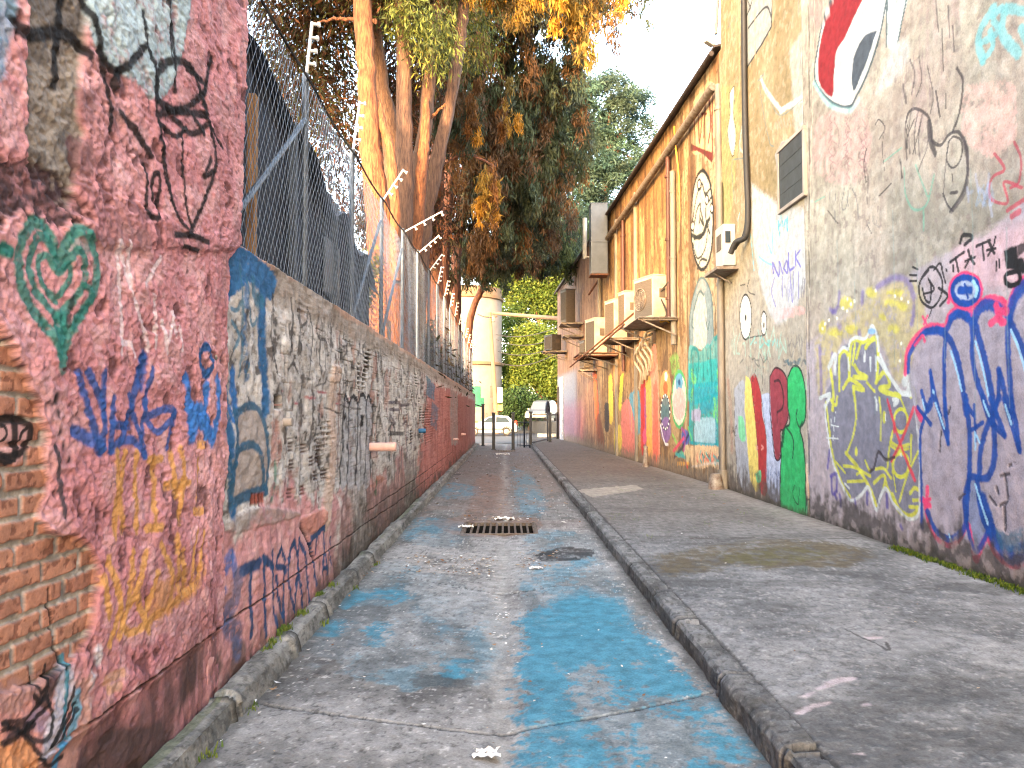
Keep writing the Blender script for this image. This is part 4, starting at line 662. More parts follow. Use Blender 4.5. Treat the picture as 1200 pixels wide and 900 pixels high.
# ---------------- yellow building: the long painted wall turning slightly inwards
YE = 45.5; ZF = 9.0
u = ustep(YC, YE, lambda y: y * y / (751 * 4.0) * .42 / DENS, 0, .2); v = np.arange(.08, ZF + .01, .026 / DENS)
s = Sheet(u, v, worldF, uvF); U, V = s.U, s.V
s.sat = 1.0; s.base((134, 108, 73), (160, 134, 96), sst(.3, .7, s.n_l)); s.mix((1 - sst(16, 19.5, U + (s.n_l - .5) * 2)) * .7, (166, 152, 128)); s.mix(sst(.5, .66, s.n_v) * .5, (150, 112, 72)); s.mix(sst(.5, .6, fbm(U * 6, V * .7, 4, 88)) * .75, (84, 62, 46)); s.mix(sst(.5, .6, fbm(U * 3, V * 1.5, 5, 28)) * .5, (120, 84, 52)); s.mix((1 - sst(.3, .4, s.n_m)) * .6, (90, 66, 48))
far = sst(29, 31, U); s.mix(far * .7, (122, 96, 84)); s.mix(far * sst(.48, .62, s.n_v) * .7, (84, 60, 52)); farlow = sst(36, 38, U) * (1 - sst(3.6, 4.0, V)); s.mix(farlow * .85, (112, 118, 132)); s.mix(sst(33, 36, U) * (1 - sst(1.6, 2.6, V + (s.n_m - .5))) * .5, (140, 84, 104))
s.dis += (s.n_l - .5) * .03 + (s.n_m - .5) * .01
# mask, dark red tag, grey arch
s.fill([(95, 360), (165, 290), (167, 560), (130, 540), (92, 530)], (206, 178, 140), U3, a=.5)
for p, w in (([(100, 400), (105, 520)], .07), ([(115, 390), (120, 500), (130, 400)], .08), ([(140, 350), (135, 480)], .08), ([(150, 330), (160, 430), (152, 500)], .1), ([(165, 300), (165, 560)], .09), ([(125, 400), (145, 400)], .05)): s.stroke(p, w, (96, 42, 40), U3, .92)
s.fill([(90, 505), (120, 520), (165, 535), (163, 572), (140, 548), (110, 530), (90, 532)], (96, 42, 40), U3, smooth=False)
s.ell(823, 258, 13.2, 58, (170, 168, 157), None, out=(30, 32, 34), ow=.085)
Q0 = (640, 200, 4.09)
for p, w in (([(702, 240), (720, 130), (745, 60), (762, 110), (790, 80)], .06), ([(705, 300), (720, 200), (740, 160), (735, 250)], .06), ([(740, 230), (755, 260), (745, 200)], .07), ([(765, 180), (770, 250), (785, 300)], .06), ([(760, 110), (775, 150), (795, 130), (800, 200)], .06), ([(700, 310), (740, 320), (770, 250), (785, 230)], .09), ([(710, 325), (755, 300), (780, 240)], .1), ([(705, 350), (725, 420), (760, 380), (780, 260)], .05), ([(725, 470), (745, 425), (770, 430)], .06), ([(722, 60), (735, 50), (745, 75), (730, 95), (722, 60)], .04)): s.stroke(p, w, (30, 34, 36), Q0, .95)
for x, y in ((703, 265), (795, 180), (770, 140), (733, 65)): s.ell(x, y, 8, 22, (206, 204, 192), Q0, out=(30, 34, 36), ow=.045)
s.fill([(385, 560), (382, 380), (400, 230), (440, 110), (475, 90), (515, 160), (535, 300), (540, 480), (520, 540), (400, 560)], (112, 126, 130), R5); s.fill([(405, 540), (408, 330), (440, 190), (470, 175), (495, 300), (500, 480), (470, 560)], (160, 160, 155), R5); s.fill([(440, 110), (480, 100), (490, 170), (430, 200)], (140, 140, 138), R5)
for p in ([(385, 560), (382, 380), (400, 230), (440, 110), (475, 90), (515, 160), (535, 300), (540, 480)], [(405, 340), (395, 400), (405, 420)], [(490, 350), (505, 430), (515, 380)], [(410, 300), (445, 180), (475, 200)]): s.stroke(p, .06, (70, 92, 96), R5, .9)
# teal piece
s.fill([(372, 900), (376, 570), (405, 535), (450, 572), (500, 520), (520, 530), (545, 472), (580, 470), (605, 550), (590, 660), (602, 900)], (70, 146, 144), R5, a=.75, wear=.3)
s.fill([(622, -20), (700, -30), (836, -10), (842, 470), (800, 500), (640, 480), (625, 200)], (40, 148, 146), S5, a=.9, wear=.33); s.fill([(660, 330), (780, 320), (785, 480), (660, 470)], (150, 178, 190), S5, a=.85, warp=.06); s.fill([(640, 270), (690, 260), (690, 330), (640, 330)], (170, 150, 180), S5, a=.7, warp=.06); s.fill([(650, 100), (760, 110), (790, 200), (720, 300), (650, 180)], (36, 128, 150), S5, a=.7, wear=.4, warp=.1)
for p, w in (([(395, 890), (395, 600), (415, 550), (440, 590), (440, 700)], .1), ([(410, 700), (420, 660), (435, 750), (405, 750)], .07), ([(470, 560), (475, 760)], .09), ([(520, 540), (530, 780)], .09), ([(550, 490), (570, 480), (590, 560), (565, 680)], .1), ([(500, 580), (500, 720)], .05)): s.stroke(p, w, (20, 112, 112), R5, .85)
for x, y0, y1 in ((640, 30, 200), (800, 30, 330), (830, 60, 300), (655, 60, 110), (780, 200, 300)): s.stroke([(x, y0), (x + 6, (y0 + y1) / 2), (x - 3, y1)], .14, (124, 200, 70), S5, .7, wear=.46)
for p in ([(630, 470), (700, 480), (830, 490)], [(838, 20), (840, 470)], [(626, 60), (628, 470)], [(640, 120), (820, 100)], [(790, 340), (790, 480)], [(640, 230), (820, 160)]): s.stroke(p, .09, (18, 140, 150), S5, .8, wear=.28)
s.fill([(632, 485), (838, 505), (830, 640), (760, 620), (660, 630), (635, 580)], (198, 168, 130), S5, warp=.08); s.scrib(670, 520, 820, 610, 9, .07, (200, 104, 88), S5, .8, 51); s.scrib(670, 520, 820, 610, 6, .06, (50, 150, 146), S5, .8, 52); s.scrib(680, 510, 760, 590, 5, .03, (50, 44, 44), S5, .7, 53); s.stroke([(640, 620), (800, 600), (830, 700)], .05, (200, 190, 180), S5, .6)
# band of small coloured figures farther on
for p, c in (([(380, -100), (420, -100), (440, 580), (370, 560)], (204, 134, 112)), ([(320, 90), (350, 70), (345, 420), (330, 560), (320, 300)], (176, 44, 48)), ([(345, 120), (370, 200), (355, 480), (345, 470)], (140, 70, 120)), ([(355, 100), (385, 90), (392, 560), (362, 560)], (214, 150, 70)), ([(400, 120), (425, 110), (430, 560), (398, 540)], (206, 92, 74)), ([(252, 170), (310, 150), (318, 410), (255, 390)], (74, 138, 160)), ([(205, 240), (250, 210), (300, 430), (290, 540), (200, 530)], (192, 108, 100)), ([(25, 40), (45, 40), (70, 440), (40, 320)], (206, 92, 50)), ([(120, 60), (145, 60), (150, 320), (125, 320)], (206, 182, 70)), ([(195, 60), (215, 50), (200, 260), (185, 240)], (186, 180, 60)), ([(98, 220), (125, 230), (125, 390), (98, 380)], (40, 40, 44)), ([(160, 370), (200, 370), (200, 540), (160, 540)], (190, 170, 70)), ([(40, 320), (70, 300), (100, 530), (60, 520)], (110, 70, 52))): s.fill(p, c, S5, warp=.1, wear=.25, a=.88)
for x in (262, 280, 300): s.stroke([(x, 170), (x + 4, 400)], .05, (206, 160, 90), S5, .8)
for x, y, a_, b, c in ((475, 130, 34, 110, (206, 142, 84)), (475, 280, 26, 100, (70, 104, 112)), (478, 390, 32, 80, (120, 92, 142)), (562, 200, 44, 170, (206, 198, 178)), (560, 90, 24, 75, (60, 136, 170)), (562, 230, 38, 100, (206, 152, 148)), (600, 440, 26, 50, (64, 84, 150)), (565, 540, 28, 22, (80, 160, 130)), (610, 540, 20, 60, (186, 170, 130)), (345, 430, 12, 50, (200, 80, 110))): s.ell(x, y, a_, b, c, S5, warp=.05, a=.9)
s.ell(475, 280, 28, 105, None, S5, out=(36, 30, 60), ow=.08); s.ell(475, 130, 14, 40, (190, 90, 50), S5); s.ell(562, 95, 8, 20, (30, 70, 110), S5); s.ell(478, 60, 10, 30, (230, 220, 200), S5)
for k in range(16): q = k * .393; s.ell(475 + 28 * math.cos(q), 280 + 105 * math.sin(q), 3, 7, (230, 230, 220), S5)
s.ell(562, 200, 46, 172, None, S5, out=(70, 150, 90), ow=.09); s.stroke([(445, 360), (470, 470), (490, 480)], .07, (220, 220, 220), S5, .8)
for p, c in (([(525, 520), (560, 480), (590, 440)], (200, 60, 90)), ([(530, 560), (580, 500), (620, 420)], (40, 40, 60)), ([(550, 600), (620, 600)], (220, 160, 60)), ([(575, 380), (600, 420), (590, 520)], (150, 70, 130)), ([(540, 540), (600, 560)], (60, 150, 150)), ([(520, 420), (545, 470)], (120, 180, 80)), ([(620, 380), (640, 450)], (90, 180, 110)), ([(600, 590), (612, 620)], (200, 50, 50))): s.stroke(p, .09, c, S5, .85, wear=.25)
s.fill([(500, -60), (545, -90), (560, 0), (520, 60)], (104, 160, 70), S5, a=.6, warp=.12, wear=.4)
base = 1 - sst(.25, .62, V + (s.n_m - .5) * .5 + (s.n_v - .5) * .5); s.mix(base * .85, (110, 98, 84)); s.mix((1 - sst(.12, .24, V)) * .6, (84, 76, 66))
s.stroke([(812, 420), (814, 560)], .12, (70, 56, 50), a=.5, soft=.8)
s.sw = 1.0
# damp runs from the eaves
for k in range(30):
    y = 16 + k * .95; s.stroke([(y, 8.9), (y + .1 * math.sin(k), 7.2 - 1.6 * abs(math.sin(k * 2.3)))], .12 + .1 * abs(math.sin(k * 1.7)), (70, 50, 38), raw=True, a=.7, soft=.9, wear=.3)
yel = thing('yellow_building', 'long yellow plastered building with a row of air conditioners and a teal graffiti piece', 'building', (xF(30), 30, 0))
under(yel, s.mesh('painted_facade', M_WALL, None, lip=.12))
m = MB(); m.prism([(xF(YC) + .1, YC), (12, YC), (12, YE), (xF(YE) + .1, YE)], -.1, ZF - .05); under(yel, m.build('body', M_BODY))
def alongF(y, off, z): return (xF(y) - off, y, z)
m = MB(); m.add([alongF(YC - .02, .14, ZF + .02), alongF(YE + .1, .14, ZF + .02), (12, YE + .1, ZF + 1.2), (12, YC - .02, ZF + 1.2), alongF(YC - .02, .14, ZF + .07), alongF(YE + .1, .14, ZF + .07), (12, YE + .1, ZF + 1.26), (12, YC - .02, ZF + 1.26)], [(0, 1, 2, 3), (7, 6, 5, 4), (0, 4, 5, 1), (1, 5, 6, 2), (2, 6, 7, 3), (3, 7, 4, 0)])
under(yel, m.build('roof', M_ROOF))
m = MB(); m.tube([alongF(YC + .1, .16, ZF - .05), alongF(YE, .16, ZF - .08)], .055, 10); under(yel, m.build('gutter', M_ROOF, None, True))
m = MB(); m.tube([alongF(15.05, .12, 8.28), alongF(15.25, .14, 8.25), alongF(30, .14, 8.0)], .09, 10); under(yel, m.build('conduit_pipe', M_STEEL, None, True))
for y in (23.0, 26.2):     # shallow pilasters
    m = MB(); m.box((xF(y) - .035, y, 4.3), (.09, .14, 8.3), 0, .008); under(yel, m.build('pilaster', M_PIPEG))
for y, mt, z0, z1, off in ((15.02, M_PIPEG, .12, 8.3, .02), (18.75, M_PIPER, 3.9, 8.1, .1), (18.35, M_PIPEG, 3.3, 7.6, .09), (24.6, M_PIPER, 3.0, 8.0, .1), (29.2, M_PIPEG, 4.6, 7.4, .12)):
    m = MB(); m.tube([alongF(y, off, z0), alongF(y, off, z1)], .06 if mt is M_PIPER else .075, 12)
    for z in (z0 + .6, (z0 + z1) / 2, z1 - .5): m.tube([alongF(y, off, z - .03), alongF(y, off, z + .03)], .09, 12)
    o = under(yel, m.build('downpipe', mt, None, True))
# ================================================================== GROUND
def uvG(z0):
    def f(px, py):
        d = ray(px, py); t = (z0 - CAM[2]) / min(d[2], -1e-3); return (t * d[1], t * d[0])
    return f
XK0, XK1 = -1.40, 1.21                                              # kerb feet
def dip(x): return -.045 * (1 - np.clip(np.abs(x + .02) / 1.2, 0, 1)) ** 1.5
u = np.concatenate((np.linspace(-3, 1.8, 20)[:-1], ustep(1.8, 41, lambda y: y * y / (751 * 1.6) * .9 / DENS, 0, .25))); v = np.arange(XK0 - .02, XK1 + .03, .0085 / DENS)
s = Sheet(u, v, lambda U, V, D: (V, U, D), uvG(0)); U, V = s.U, s.V
s.base((116, 114, 110), (152, 149, 145), sst(.32, .68, s.n_l)); s.mix(sst(.5, .68, s.n_m) * .4, (150, 147, 143)); s.mix(sst(.54, .68, fbm(U * 1.5, V * 4, 4, 66)) * .55, (78, 76, 75)); s.mix((1 - sst(.26, .33, s.n_f)) * .6, (62, 60, 58)); s.mix(sst(.7, .78, s.n_f) * .7, (188, 184, 178))
s.mix(sst(9.5, 12, U) * sst(.3, .6, s.n_l) * .6, (108, 86, 75)); s.mix(sst(12, 18, U) * .5, (98, 86, 80))  # brown far stretch, also darkened to carry the shade there
s.dis = dip(V) + (s.n_l - .5) * .016 + (s.n_m - .5) * .007 + (s.n_f - .5) * .004
cl = np.exp(-((V + .035 + .02 * np.sin(U * 1.3)) / .10) ** 2); s.mix(cl * .8 * sst(.3, .5, s.n_m + .1) * (1 - sst(9, 10, U) * .4), (158, 154, 147)); s.dis -= cl * .012
BLr = 0
BL = (48, 130, 154)
for P, a, w in (([(612, 715), (660, 700), (720, 700), (765, 745), (800, 785), (828, 812), (740, 826), (650, 843), (616, 838), (608, 780)], .95, .42), ([(612, 665), (660, 650), (705, 655), (745, 715), (760, 740), (700, 730), (620, 740)], .55, .52), ([(612, 850), (700, 836), (832, 822), (892, 890), (880, 905), (700, 900), (610, 930)], .94, .45), ([(380, 690), (440, 655), (580, 700), (578, 785), (470, 800), (350, 760)], .42, .55), ([(620, 618), (685, 625), (700, 655), (640, 665), (618, 640)], .4, .52), ([(480, 605), (545, 612), (530, 640), (465, 632)], .6, .5), ([(405, 690), (470, 690), (470, 705), (400, 712)], .9, .44), ([(372, 728), (402, 730), (396, 745), (370, 742)], .9, .4), ([(430, 730), (452, 735), (446, 756), (432, 745)], .9, .38), ([(520, 770), (556, 775), (550, 784), (525, 782)], .9, .4), ([(600, 545), (625, 560), (640, 600), (610, 600)], .45, .46), ([(520, 565), (560, 570), (545, 585), (505, 580)], .5, .46), ([(640, 700), (700, 690), (740, 745), (660, 790), (625, 760)], .4, .4)):
    W, al = s.polya(P, soft=.05, warp=.22); t = sst(w - .03, w + .05, s.n_f[W] * .22 + s.n_m[W] * .3 + fbm(U[W] * 1.6, V[W] * 3.2, 5, 99) * .48); s.blend(W, al * t * a, BL); s.blend(W, al * (1 - t) * a * .45, (104, 132, 144))
s.fill([(470, 675), (560, 650), (572, 690), (560, 730), (500, 715)], (160, 156, 152), a=.6, wear=.5, warp=.15); s.fill([(625, 648), (660, 640), (697, 646), (680, 655), (640, 656)], (44, 44, 46), a=.9, wear=.36, warp=.1); s.fill([(480, 790), (530, 785), (545, 800), (500, 803)], (70, 68, 66), a=.7, wear=.44, warp=.08)
s.fill([(500, 610), (545, 600), (560, 560), (590, 560), (600, 600), (632, 606), (625, 622), (540, 626)], (128, 92, 74), a=.5, wear=.42, warp=.12)
for p, w in (([(290, 822), (350, 832), (450, 842), (560, 850), (650, 842), (740, 830), (835, 812)], .018), ([(430, 668), (520, 682), (590, 690), (640, 686)], .012), ([(640, 560), (560, 556), (500, 556)], .03)): s.stroke(p, w, (48, 46, 42), a=.9, dis=-.014, rough=1.3)
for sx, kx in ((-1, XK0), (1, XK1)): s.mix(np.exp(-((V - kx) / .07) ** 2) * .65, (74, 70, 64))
s.fill([(455, 655), (550, 640), (590, 655), (590, 668), (470, 668)], (170, 160, 150), a=.5, wear=.56, warp=.1)
# the two drains are real openings: the sheet is cut there
GR = [(10.25, 11.3, -.62, .44), (32.6, 33.5, -.55, .45)]
fl = s.mesh('alley_floor', M_FLOOR)
bm = bmesh.new(); bm.from_mesh(fl.data)
dele = [f for f in bm.faces if any(a < f.calc_center_median().y < b and c < f.calc_center_median().x < d for a, b, c, d in GR)]
bmesh.ops.delete(bm, geom=dele, context='FACES'); bm.to_mesh(fl.data); bm.free(); tag(fl, 'worn grey concrete alley floor with peeling blue paint', kind='structure')
for k, (a, b, c, d) in enumerate(GR):
    g = thing('drain_grate', ('cast iron drain grate across the middle of the alley, nearest the camera', 'far drain grate in front of the dark posts')[k], 'drain grate', ((c + d) / 2, (a + b) / 2, 0), group='drain grates in the alley')
    m = MB(); n = 12 if k == 0 else 14
    for i in range(n): x = c + (d - c) * (i + .5) / n; m.box((x, (a + b) / 2, -.05), (.028, b - a - .06, .04), 0, .004)
    under(g, m.build('bar', M_GRATE))
    m = MB(); t = .035
    for y in (a + t / 2, b - t / 2): m.box(((c + d) / 2, y, -.045), (d - c, t, .05), 0, .005)
    for x in (c + t / 2, d - t / 2): m.box((x, (a + b) / 2, -.045), (t, b - a - 2 * t, .05), 0, .005)
    under(g, m.build('frame', M_GRATE))
    m = MB(); w = .03
    m.box2((c - w, a - w, -.62), (d + w, b + w, -.6)); m.box2((c - w, a - w, -.6), (c, b + w, -.07)); m.box2((d, a - w, -.6), (d + w, b + w, -.07)); m.box2((c, a - w, -.6), (d, a, -.07)); m.box2((c, b, -.6), (d, b + w, -.07)); under(g, m.build('pit', M_PIT))
# pavement on the right
XP = 1.37; ZP = .13
u = np.concatenate((np.linspace(-3, 2.2, 20)[:-1], ustep(2.2, 45.5, lambda y: y * y / (751 * 1.47) * .95 / DENS, 0, .3))); v = np.arange(XP, 4.46, .0115 / DENS)
s = Sheet(u, v, lambda U, V, D: (V, U, ZP + D), uvG(ZP)); U, V = s.U, s.V
s.base((100, 101, 102), (130, 130, 130), sst(.32, .68, s.n_l)); s.mix(sst(.5, .66, s.n_m) * .35, (128, 127, 125)); s.mix((1 - sst(.3, .4, s.n_f)) * .45, (62, 62, 62)); s.mix(sst(.66, .76, s.n_f) * .55, (160, 158, 154)); s.mix(sst(.55, .68, fbm(U * 2.5, V * 1.2, 5, 66)) * .5, (70, 70, 70))
s.mix(sst(7.5, 11, U) * .6, (98, 87, 78)); s.mix(sst(12, 20, U) * .65, (90, 74, 64)); s.dis = (s.n_l - .5) * .014 + (s.n_m - .5) * .007 + (s.n_f - .5) * .005  # far pavement browner, its deeper shade put into the colour
s.fill([(770, 650), (850, 637), (945, 632), (1020, 645), (1000, 662), (900, 664), (800, 672), (765, 664)], (90, 78, 52), a=.85, warp=.3, wear=.43, soft=.08); s.fill([(830, 650), (930, 640), (980, 650), (880, 660)], (86, 84, 44), a=.7, warp=.3, wear=.5)
s.fill([(676, 574), (745, 568), (755, 573), (695, 583)], (158, 146, 130), a=.7, smooth=False, warp=.05); s.fill([(1100, 730), (1150, 745), (1210, 780), (1205, 790), (1140, 765), (1090, 745)], (146, 146, 145), a=.5, warp=.12, soft=.08, wear=.4); s.fill([(1010, 760), (1060, 740), (1110, 750), (1060, 770)], (138, 138, 138), a=.5, warp=.12, soft=.08)
Z6 = (820, 700, 3.158)
for P in ([(425, 340), (470, 315), (520, 298), (578, 297), (560, 310), (500, 325), (450, 345)], [(350, 430), (380, 410), (430, 395), (488, 388), (470, 402), (420, 412), (380, 432)], [(598, 395), (620, 392), (636, 400), (610, 404)], [(370, 370), (400, 355), (430, 352), (400, 372)], [(610, 148), (660, 145), (680, 152), (630, 156)], [(565, 578), (600, 574), (605, 580)]): s.fill(P, (186, 170, 172), Z6, a=.85, warp=.02, wear=.2)
for p in ([(540, 120), (600, 150), (650, 170), (700, 195), (690, 165)], [(0, 0)]): 
    if len(p) > 1: s.stroke(p, .02, (52, 50, 50), Z6, .8, rough=1.2)
for y in (8.9, 13.4, 18.2, 24, 30): s.stroke([(y, 1.37), (y + .08, 2.6), (y - .03, 4.4)], .02, (64, 60, 54), raw=True, a=.8, dis=-.006, rough=1.3)
for k in range(60): yy = random.uniform(9, 20); xx = random.uniform(1.5, 4); s.stroke([(yy, xx), (yy + random.uniform(-.2, .2), xx + random.uniform(.05, .4))], .03, (92, 112, 60), raw=True, a=.35, wear=.5)
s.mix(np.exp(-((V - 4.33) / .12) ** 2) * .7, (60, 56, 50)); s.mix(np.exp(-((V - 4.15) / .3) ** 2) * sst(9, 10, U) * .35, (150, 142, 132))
s.stroke([(2, XP + .01), (20, XP + .012), (44, XP + .01)], .03, (54, 52, 50), raw=True, a=.8, dis=-.008, rough=1.2)
tag(s.mesh('pavement', M_FLOOR, None, lip=.1), 'raised grey concrete pavement along the painted buildings', kind='structure')
# kerbs
def kerb(prof, y0, y1, name, seed, c1, c2, mossy, lbl):
    prof = np.array(prof, float); L = np.concatenate(([0], np.cumsum(np.hypot(*np.diff(prof, axis=0).T)))); v = np.linspace(0, L[-1], 46)
    px = np.interp(v, L, prof[:, 0]); pz = np.interp(v, L, prof[:, 1]); nx = np.gradient(pz, v); nz = -np.gradient(px, v)
    sg = 1 if name == 'kerb' else -1
    uu = np.concatenate((np.linspace(-3, 1.6, 14)[:-1], ustep(1.6, y1, lambda y: y * y / (751 * 1.5) * 1.1, 0, .3)))
    s = Sheet(uu, v, lambda U, V, D: (np.interp(V, v, px) + np.interp(V, v, nx) * D * sg, U, np.interp(V, v, pz) + np.interp(V, v, nz) * D * sg), None)
    U, V = s.U, s.V; s.base(c1, c2, sst(.3, .7, fbm(U * 2, V * 6, 4, seed))); s.mix(sst(.5, .64, fbm(U * 5, V * 9, 4, seed + 1)) * .5, (76, 75, 70)); s.mix((1 - sst(.3, .4, s.n_f)) * .6, (58, 57, 54)); s.mix(sst(.66, .76, s.n_f) * .4, (150, 148, 142))
    s.dis = (fbm(U * 3, V * 3, 4, seed) - .5) * .03 + (s.n_m - .5) * .016 + (s.n_f - .5) * .006
    for k in range(42):
        y = y0 + k * 1.02 + .1 * math.sin(k * 9.1); s.stroke([(y, -.01), (y + .015 * math.sin(k), L[-1] / 2), (y, L[-1] + .01)], .024, (46, 45, 42), raw=True, a=.9, dis=-.02, rough=1.2)
    bk = np.floor((U - y0) / 1.02); s.dis += (np.mod(np.sin(bk * 12.9898) * 43758.5, 1) - .5) * .022; hb = np.mod(np.sin(bk * 7.13) * 9341.7, 1); s.col *= (1 + (hb - .5) * .3)[..., None]; s.dis -= (1 - sst(.02, .07, np.abs(np.mod(U - y0 + .51, 1.02) - .51))) * (s.n_m > .5) * .02
    if mossy: s.mix(sst(.55, .62, fbm(U * 1.2, V * 5, 4, 5)) * (V < .06) * .5, (96, 104, 66))
    tag(s.mesh(name, M_FLOOR), lbl, kind='structure')
kerb([(XL + .02, .115), (XL + .05, .12), (-1.455, .118), (-1.425, .10), (-1.395, -.01)], 2.0, 38, 'kerb', 3, (104, 102, 98), (136, 133, 126), True, 'broken grey concrete kerb under the pink wall')
kerb([(1.205, -.02), (1.215, .10), (1.24, .128), (1.30, .134), (1.372, .131)], 2.3, 44, 'kerb_edge', 8, (88, 88, 88), (118, 118, 117), False, 'dark grey kerbstones edging the pavement')
# far street, wider ground
def slab(name, x0, y0, x1, y1, z, mt, lbl):
    m = MB(); m.add([(x0, y0, z), (x1, y0, z), (x1, y1, z), (x0, y1, z)], [(0, 1, 2, 3)]); return tag(m.build(name, mt), lbl, kind='structure')
slab('ground', -400, -200, 400, 900, -.64, M_GROUND, 'wide bare ground')
slab('soil', -60, -30, XL - .2, 43, -.02, M_GROUND, 'earth behind the low wall')
slab('street', -80, 40.9, 80, 63, -.012, M_ASPHALT, 'grey street crossing the end of the alley')
m = MB(); m.prism([(-80, 63), (80, 63), (80, 120), (-80, 120)], -.2, .14); tag(m.build('pavement_far', M_ASPHALT), 'pavement across the street', kind='structure')
m = MB(); m.prism([(2.2, 52.2), (30, 47), (30, 47.5), (2.2, 52.8)], -.1, .22); tag(m.build('kerb_far', M_KERBW), 'pale kerb across the street', kind='structure')

# weeds, moss, litter
def tufts(name, spots, hgt, c1, c2, n, lbl):
    V = []; F = []; C = []
    for (x, y, z, sp) in spots:
        for i in range(n):
            a = random.uniform(0, 6.28); px, py = x + random.gauss(0, sp), y + random.gauss(0, sp * 1.8); h = hgt * random.uniform(.4, 1.2); w = h * .22; l = h * random.uniform(.1, .8)
            b = len(V); V += [(px - w * math.sin(a), py + w * math.cos(a), z - .01), (px + w * math.sin(a), py - w * math.cos(a), z - .01), (px + l * math.cos(a) * .6 + w * .7 * math.sin(a), py + l * .6 * math.sin(a), z + h * .7), (px + l * math.cos(a), py + l * math.sin(a), z + h)]
            F.append((b, b + 1, b + 2, b + 3)); t = random.random(); C += [lin(c1) * (1 - t) + lin(c2) * t] * 4
    me = mesh_np(name, V, F); set_col(me, np.array(C)); return tag(link(name, me, M_LEAF), lbl, kind='stuff')
sp = []
for px, py in ((300, 757), (318, 742), (345, 722), (292, 768), (365, 700), (380, 690), (330, 735)): d = ray(px, py); t = (.12 - 1.6) / d[2]; sp += [(XL + .04 + random.uniform(0, .03), t * d[1] + random.uniform(-.1, .1), .12, .02)] * 2
for px, py in ((243, 884), (372, 732), (418, 690), (455, 662), (292, 832)): d = ray(px, py); t = -1.6 / d[2]; sp.append((XK0 + .01, t * d[1], 0, .02))
tufts('weeds', sp, .034, (70, 96, 40), (120, 130, 60), 26, 'small green weeds in the joints of the kerb')
sp = [(XR - random.uniform(.03, .12), random.uniform(4.7, 8.3), ZP + .002, .03) for k in range(110)]
tufts('moss', sp, .035, (44, 70, 24), (92, 106, 36), 26, 'strip of green moss along the foot of the grey wall')
sp = [(random.uniform(1.45, 1.9), random.uniform(9, 11), ZP, .05) for k in range(5)] + [(random.uniform(1.6, 3.8), random.uniform(9, 16), ZP, .05) for k in range(10)]
tufts('ground_weeds', sp, .018, (84, 110, 50), (120, 130, 70), 14, 'sparse green growth on the pavement')
V = []; F = []; C = []
def bits(n, f, size, cols):
    for i in range(n):
        x, y, z = f(); a = random.uniform(0, 6.28); q = size * random.uniform(.4, 1.3); b = len(V)
        for k in range(4): V.append((x + q * math.cos(a + k * 1.57) * (1 if k % 2 else .5), y + q * math.sin(a + k * 1.57) * (1 if k % 2 else .5), z + random.uniform(.002, .5) * q))
        F.append((b, b + 1, b + 2, b + 3)); C.extend([lin(random.choice(cols))] * 4)
fz = lambda x: float(dip(np.array(x))) + .006
def rnd(a, b, c, d): 
    def f(): x = random.uniform(a, b); return (x, random.uniform(c, d), fz(x))
    return f
DC = [(196, 190, 182), (150, 120, 90), (216, 214, 210), (120, 84, 56), (170, 150, 124)]
bits(230, rnd(-1.1, -.1, 7.6, 8.7), .022, DC); bits(70, rnd(.1, .6, 8.0, 9.0), .025, DC); bits(110, rnd(-1.35, 1.15, 3.2, 8), .013, DC); bits(60, rnd(-.12, .08, 5, 7.6), .018, DC[:3]); bits(120, rnd(-1.2, 1.1, 11, 30), .04, DC); bits(60, rnd(-.7, .5, 11.3, 12), .035, DC)
bits(160, lambda: (XK0 + abs(random.gauss(.03, .06)), random.uniform(3.2, 30), .008), .022, DC); bits(200, rnd(-1.3, 1.1, 12, 30), .035, [(120, 84, 56), (96, 66, 44), (150, 120, 90)]); bits(120, lambda: (random.uniform(1.45, 3.9), random.uniform(11, 30), ZP + .01), .03, [(120, 84, 56), (96, 66, 44), (150, 120, 90)]); bits(70, lambda: (random.uniform(1.45, 4.2), random.uniform(4, 16), ZP + .008), .014, DC)
me = mesh_np('litter', V, F); set_col(me, np.array(C)); tag(link('litter', me, painted('litter_bits', bump=0.1)), 'scattered dry leaves and scraps on the ground', kind='stuff')
def scrap(px, py, z, q, lbl, mt=M_PAPER):
    d = ray(px, py); t = (z - 1.6) / d[2]; x, y = t * d[0], t * d[1]; z = fz(x) if z < .05 else z
    n = 7; g = [[(x + (i / n - .5) * q * (1.6 + .3 * math.sin(j)), y + (j / n - .5) * q * 1.2, z + .3 * q * abs(math.sin(i * 1.9 + j * 2.3)) * random.uniform(.3, 1) + .004) for i in range(n + 1)] for j in range(n + 1)]
    V = [p for r_ in g for p in r_]; m = MB(); m.add(V, [(j * (n + 1) + i, j * (n + 1) + i + 1, (j + 1) * (n + 1) + i + 1, (j + 1) * (n + 1) + i) for j in range(n) for i in range(n) if random.random() < .9])
    tag(m.build('paper_scrap', mt), lbl, 'litter', 'scraps of litter on the alley floor')
scrap(570, 876, 0, .075, 'crumpled white paper lying in the gutter line near the front'); scrap(591, 606, 0, .17, 'white scrap heaped at the back rim of the near drain grate'); scrap(628, 664, 0, .08, 'pale scrap of litter beside the dark oil stain'); scrap(546, 617, 0, .12, 'pale scrap at the left end of the near drain grate'); scrap(589, 532, 0, .3, 'white scrap lying by the far drain grate')

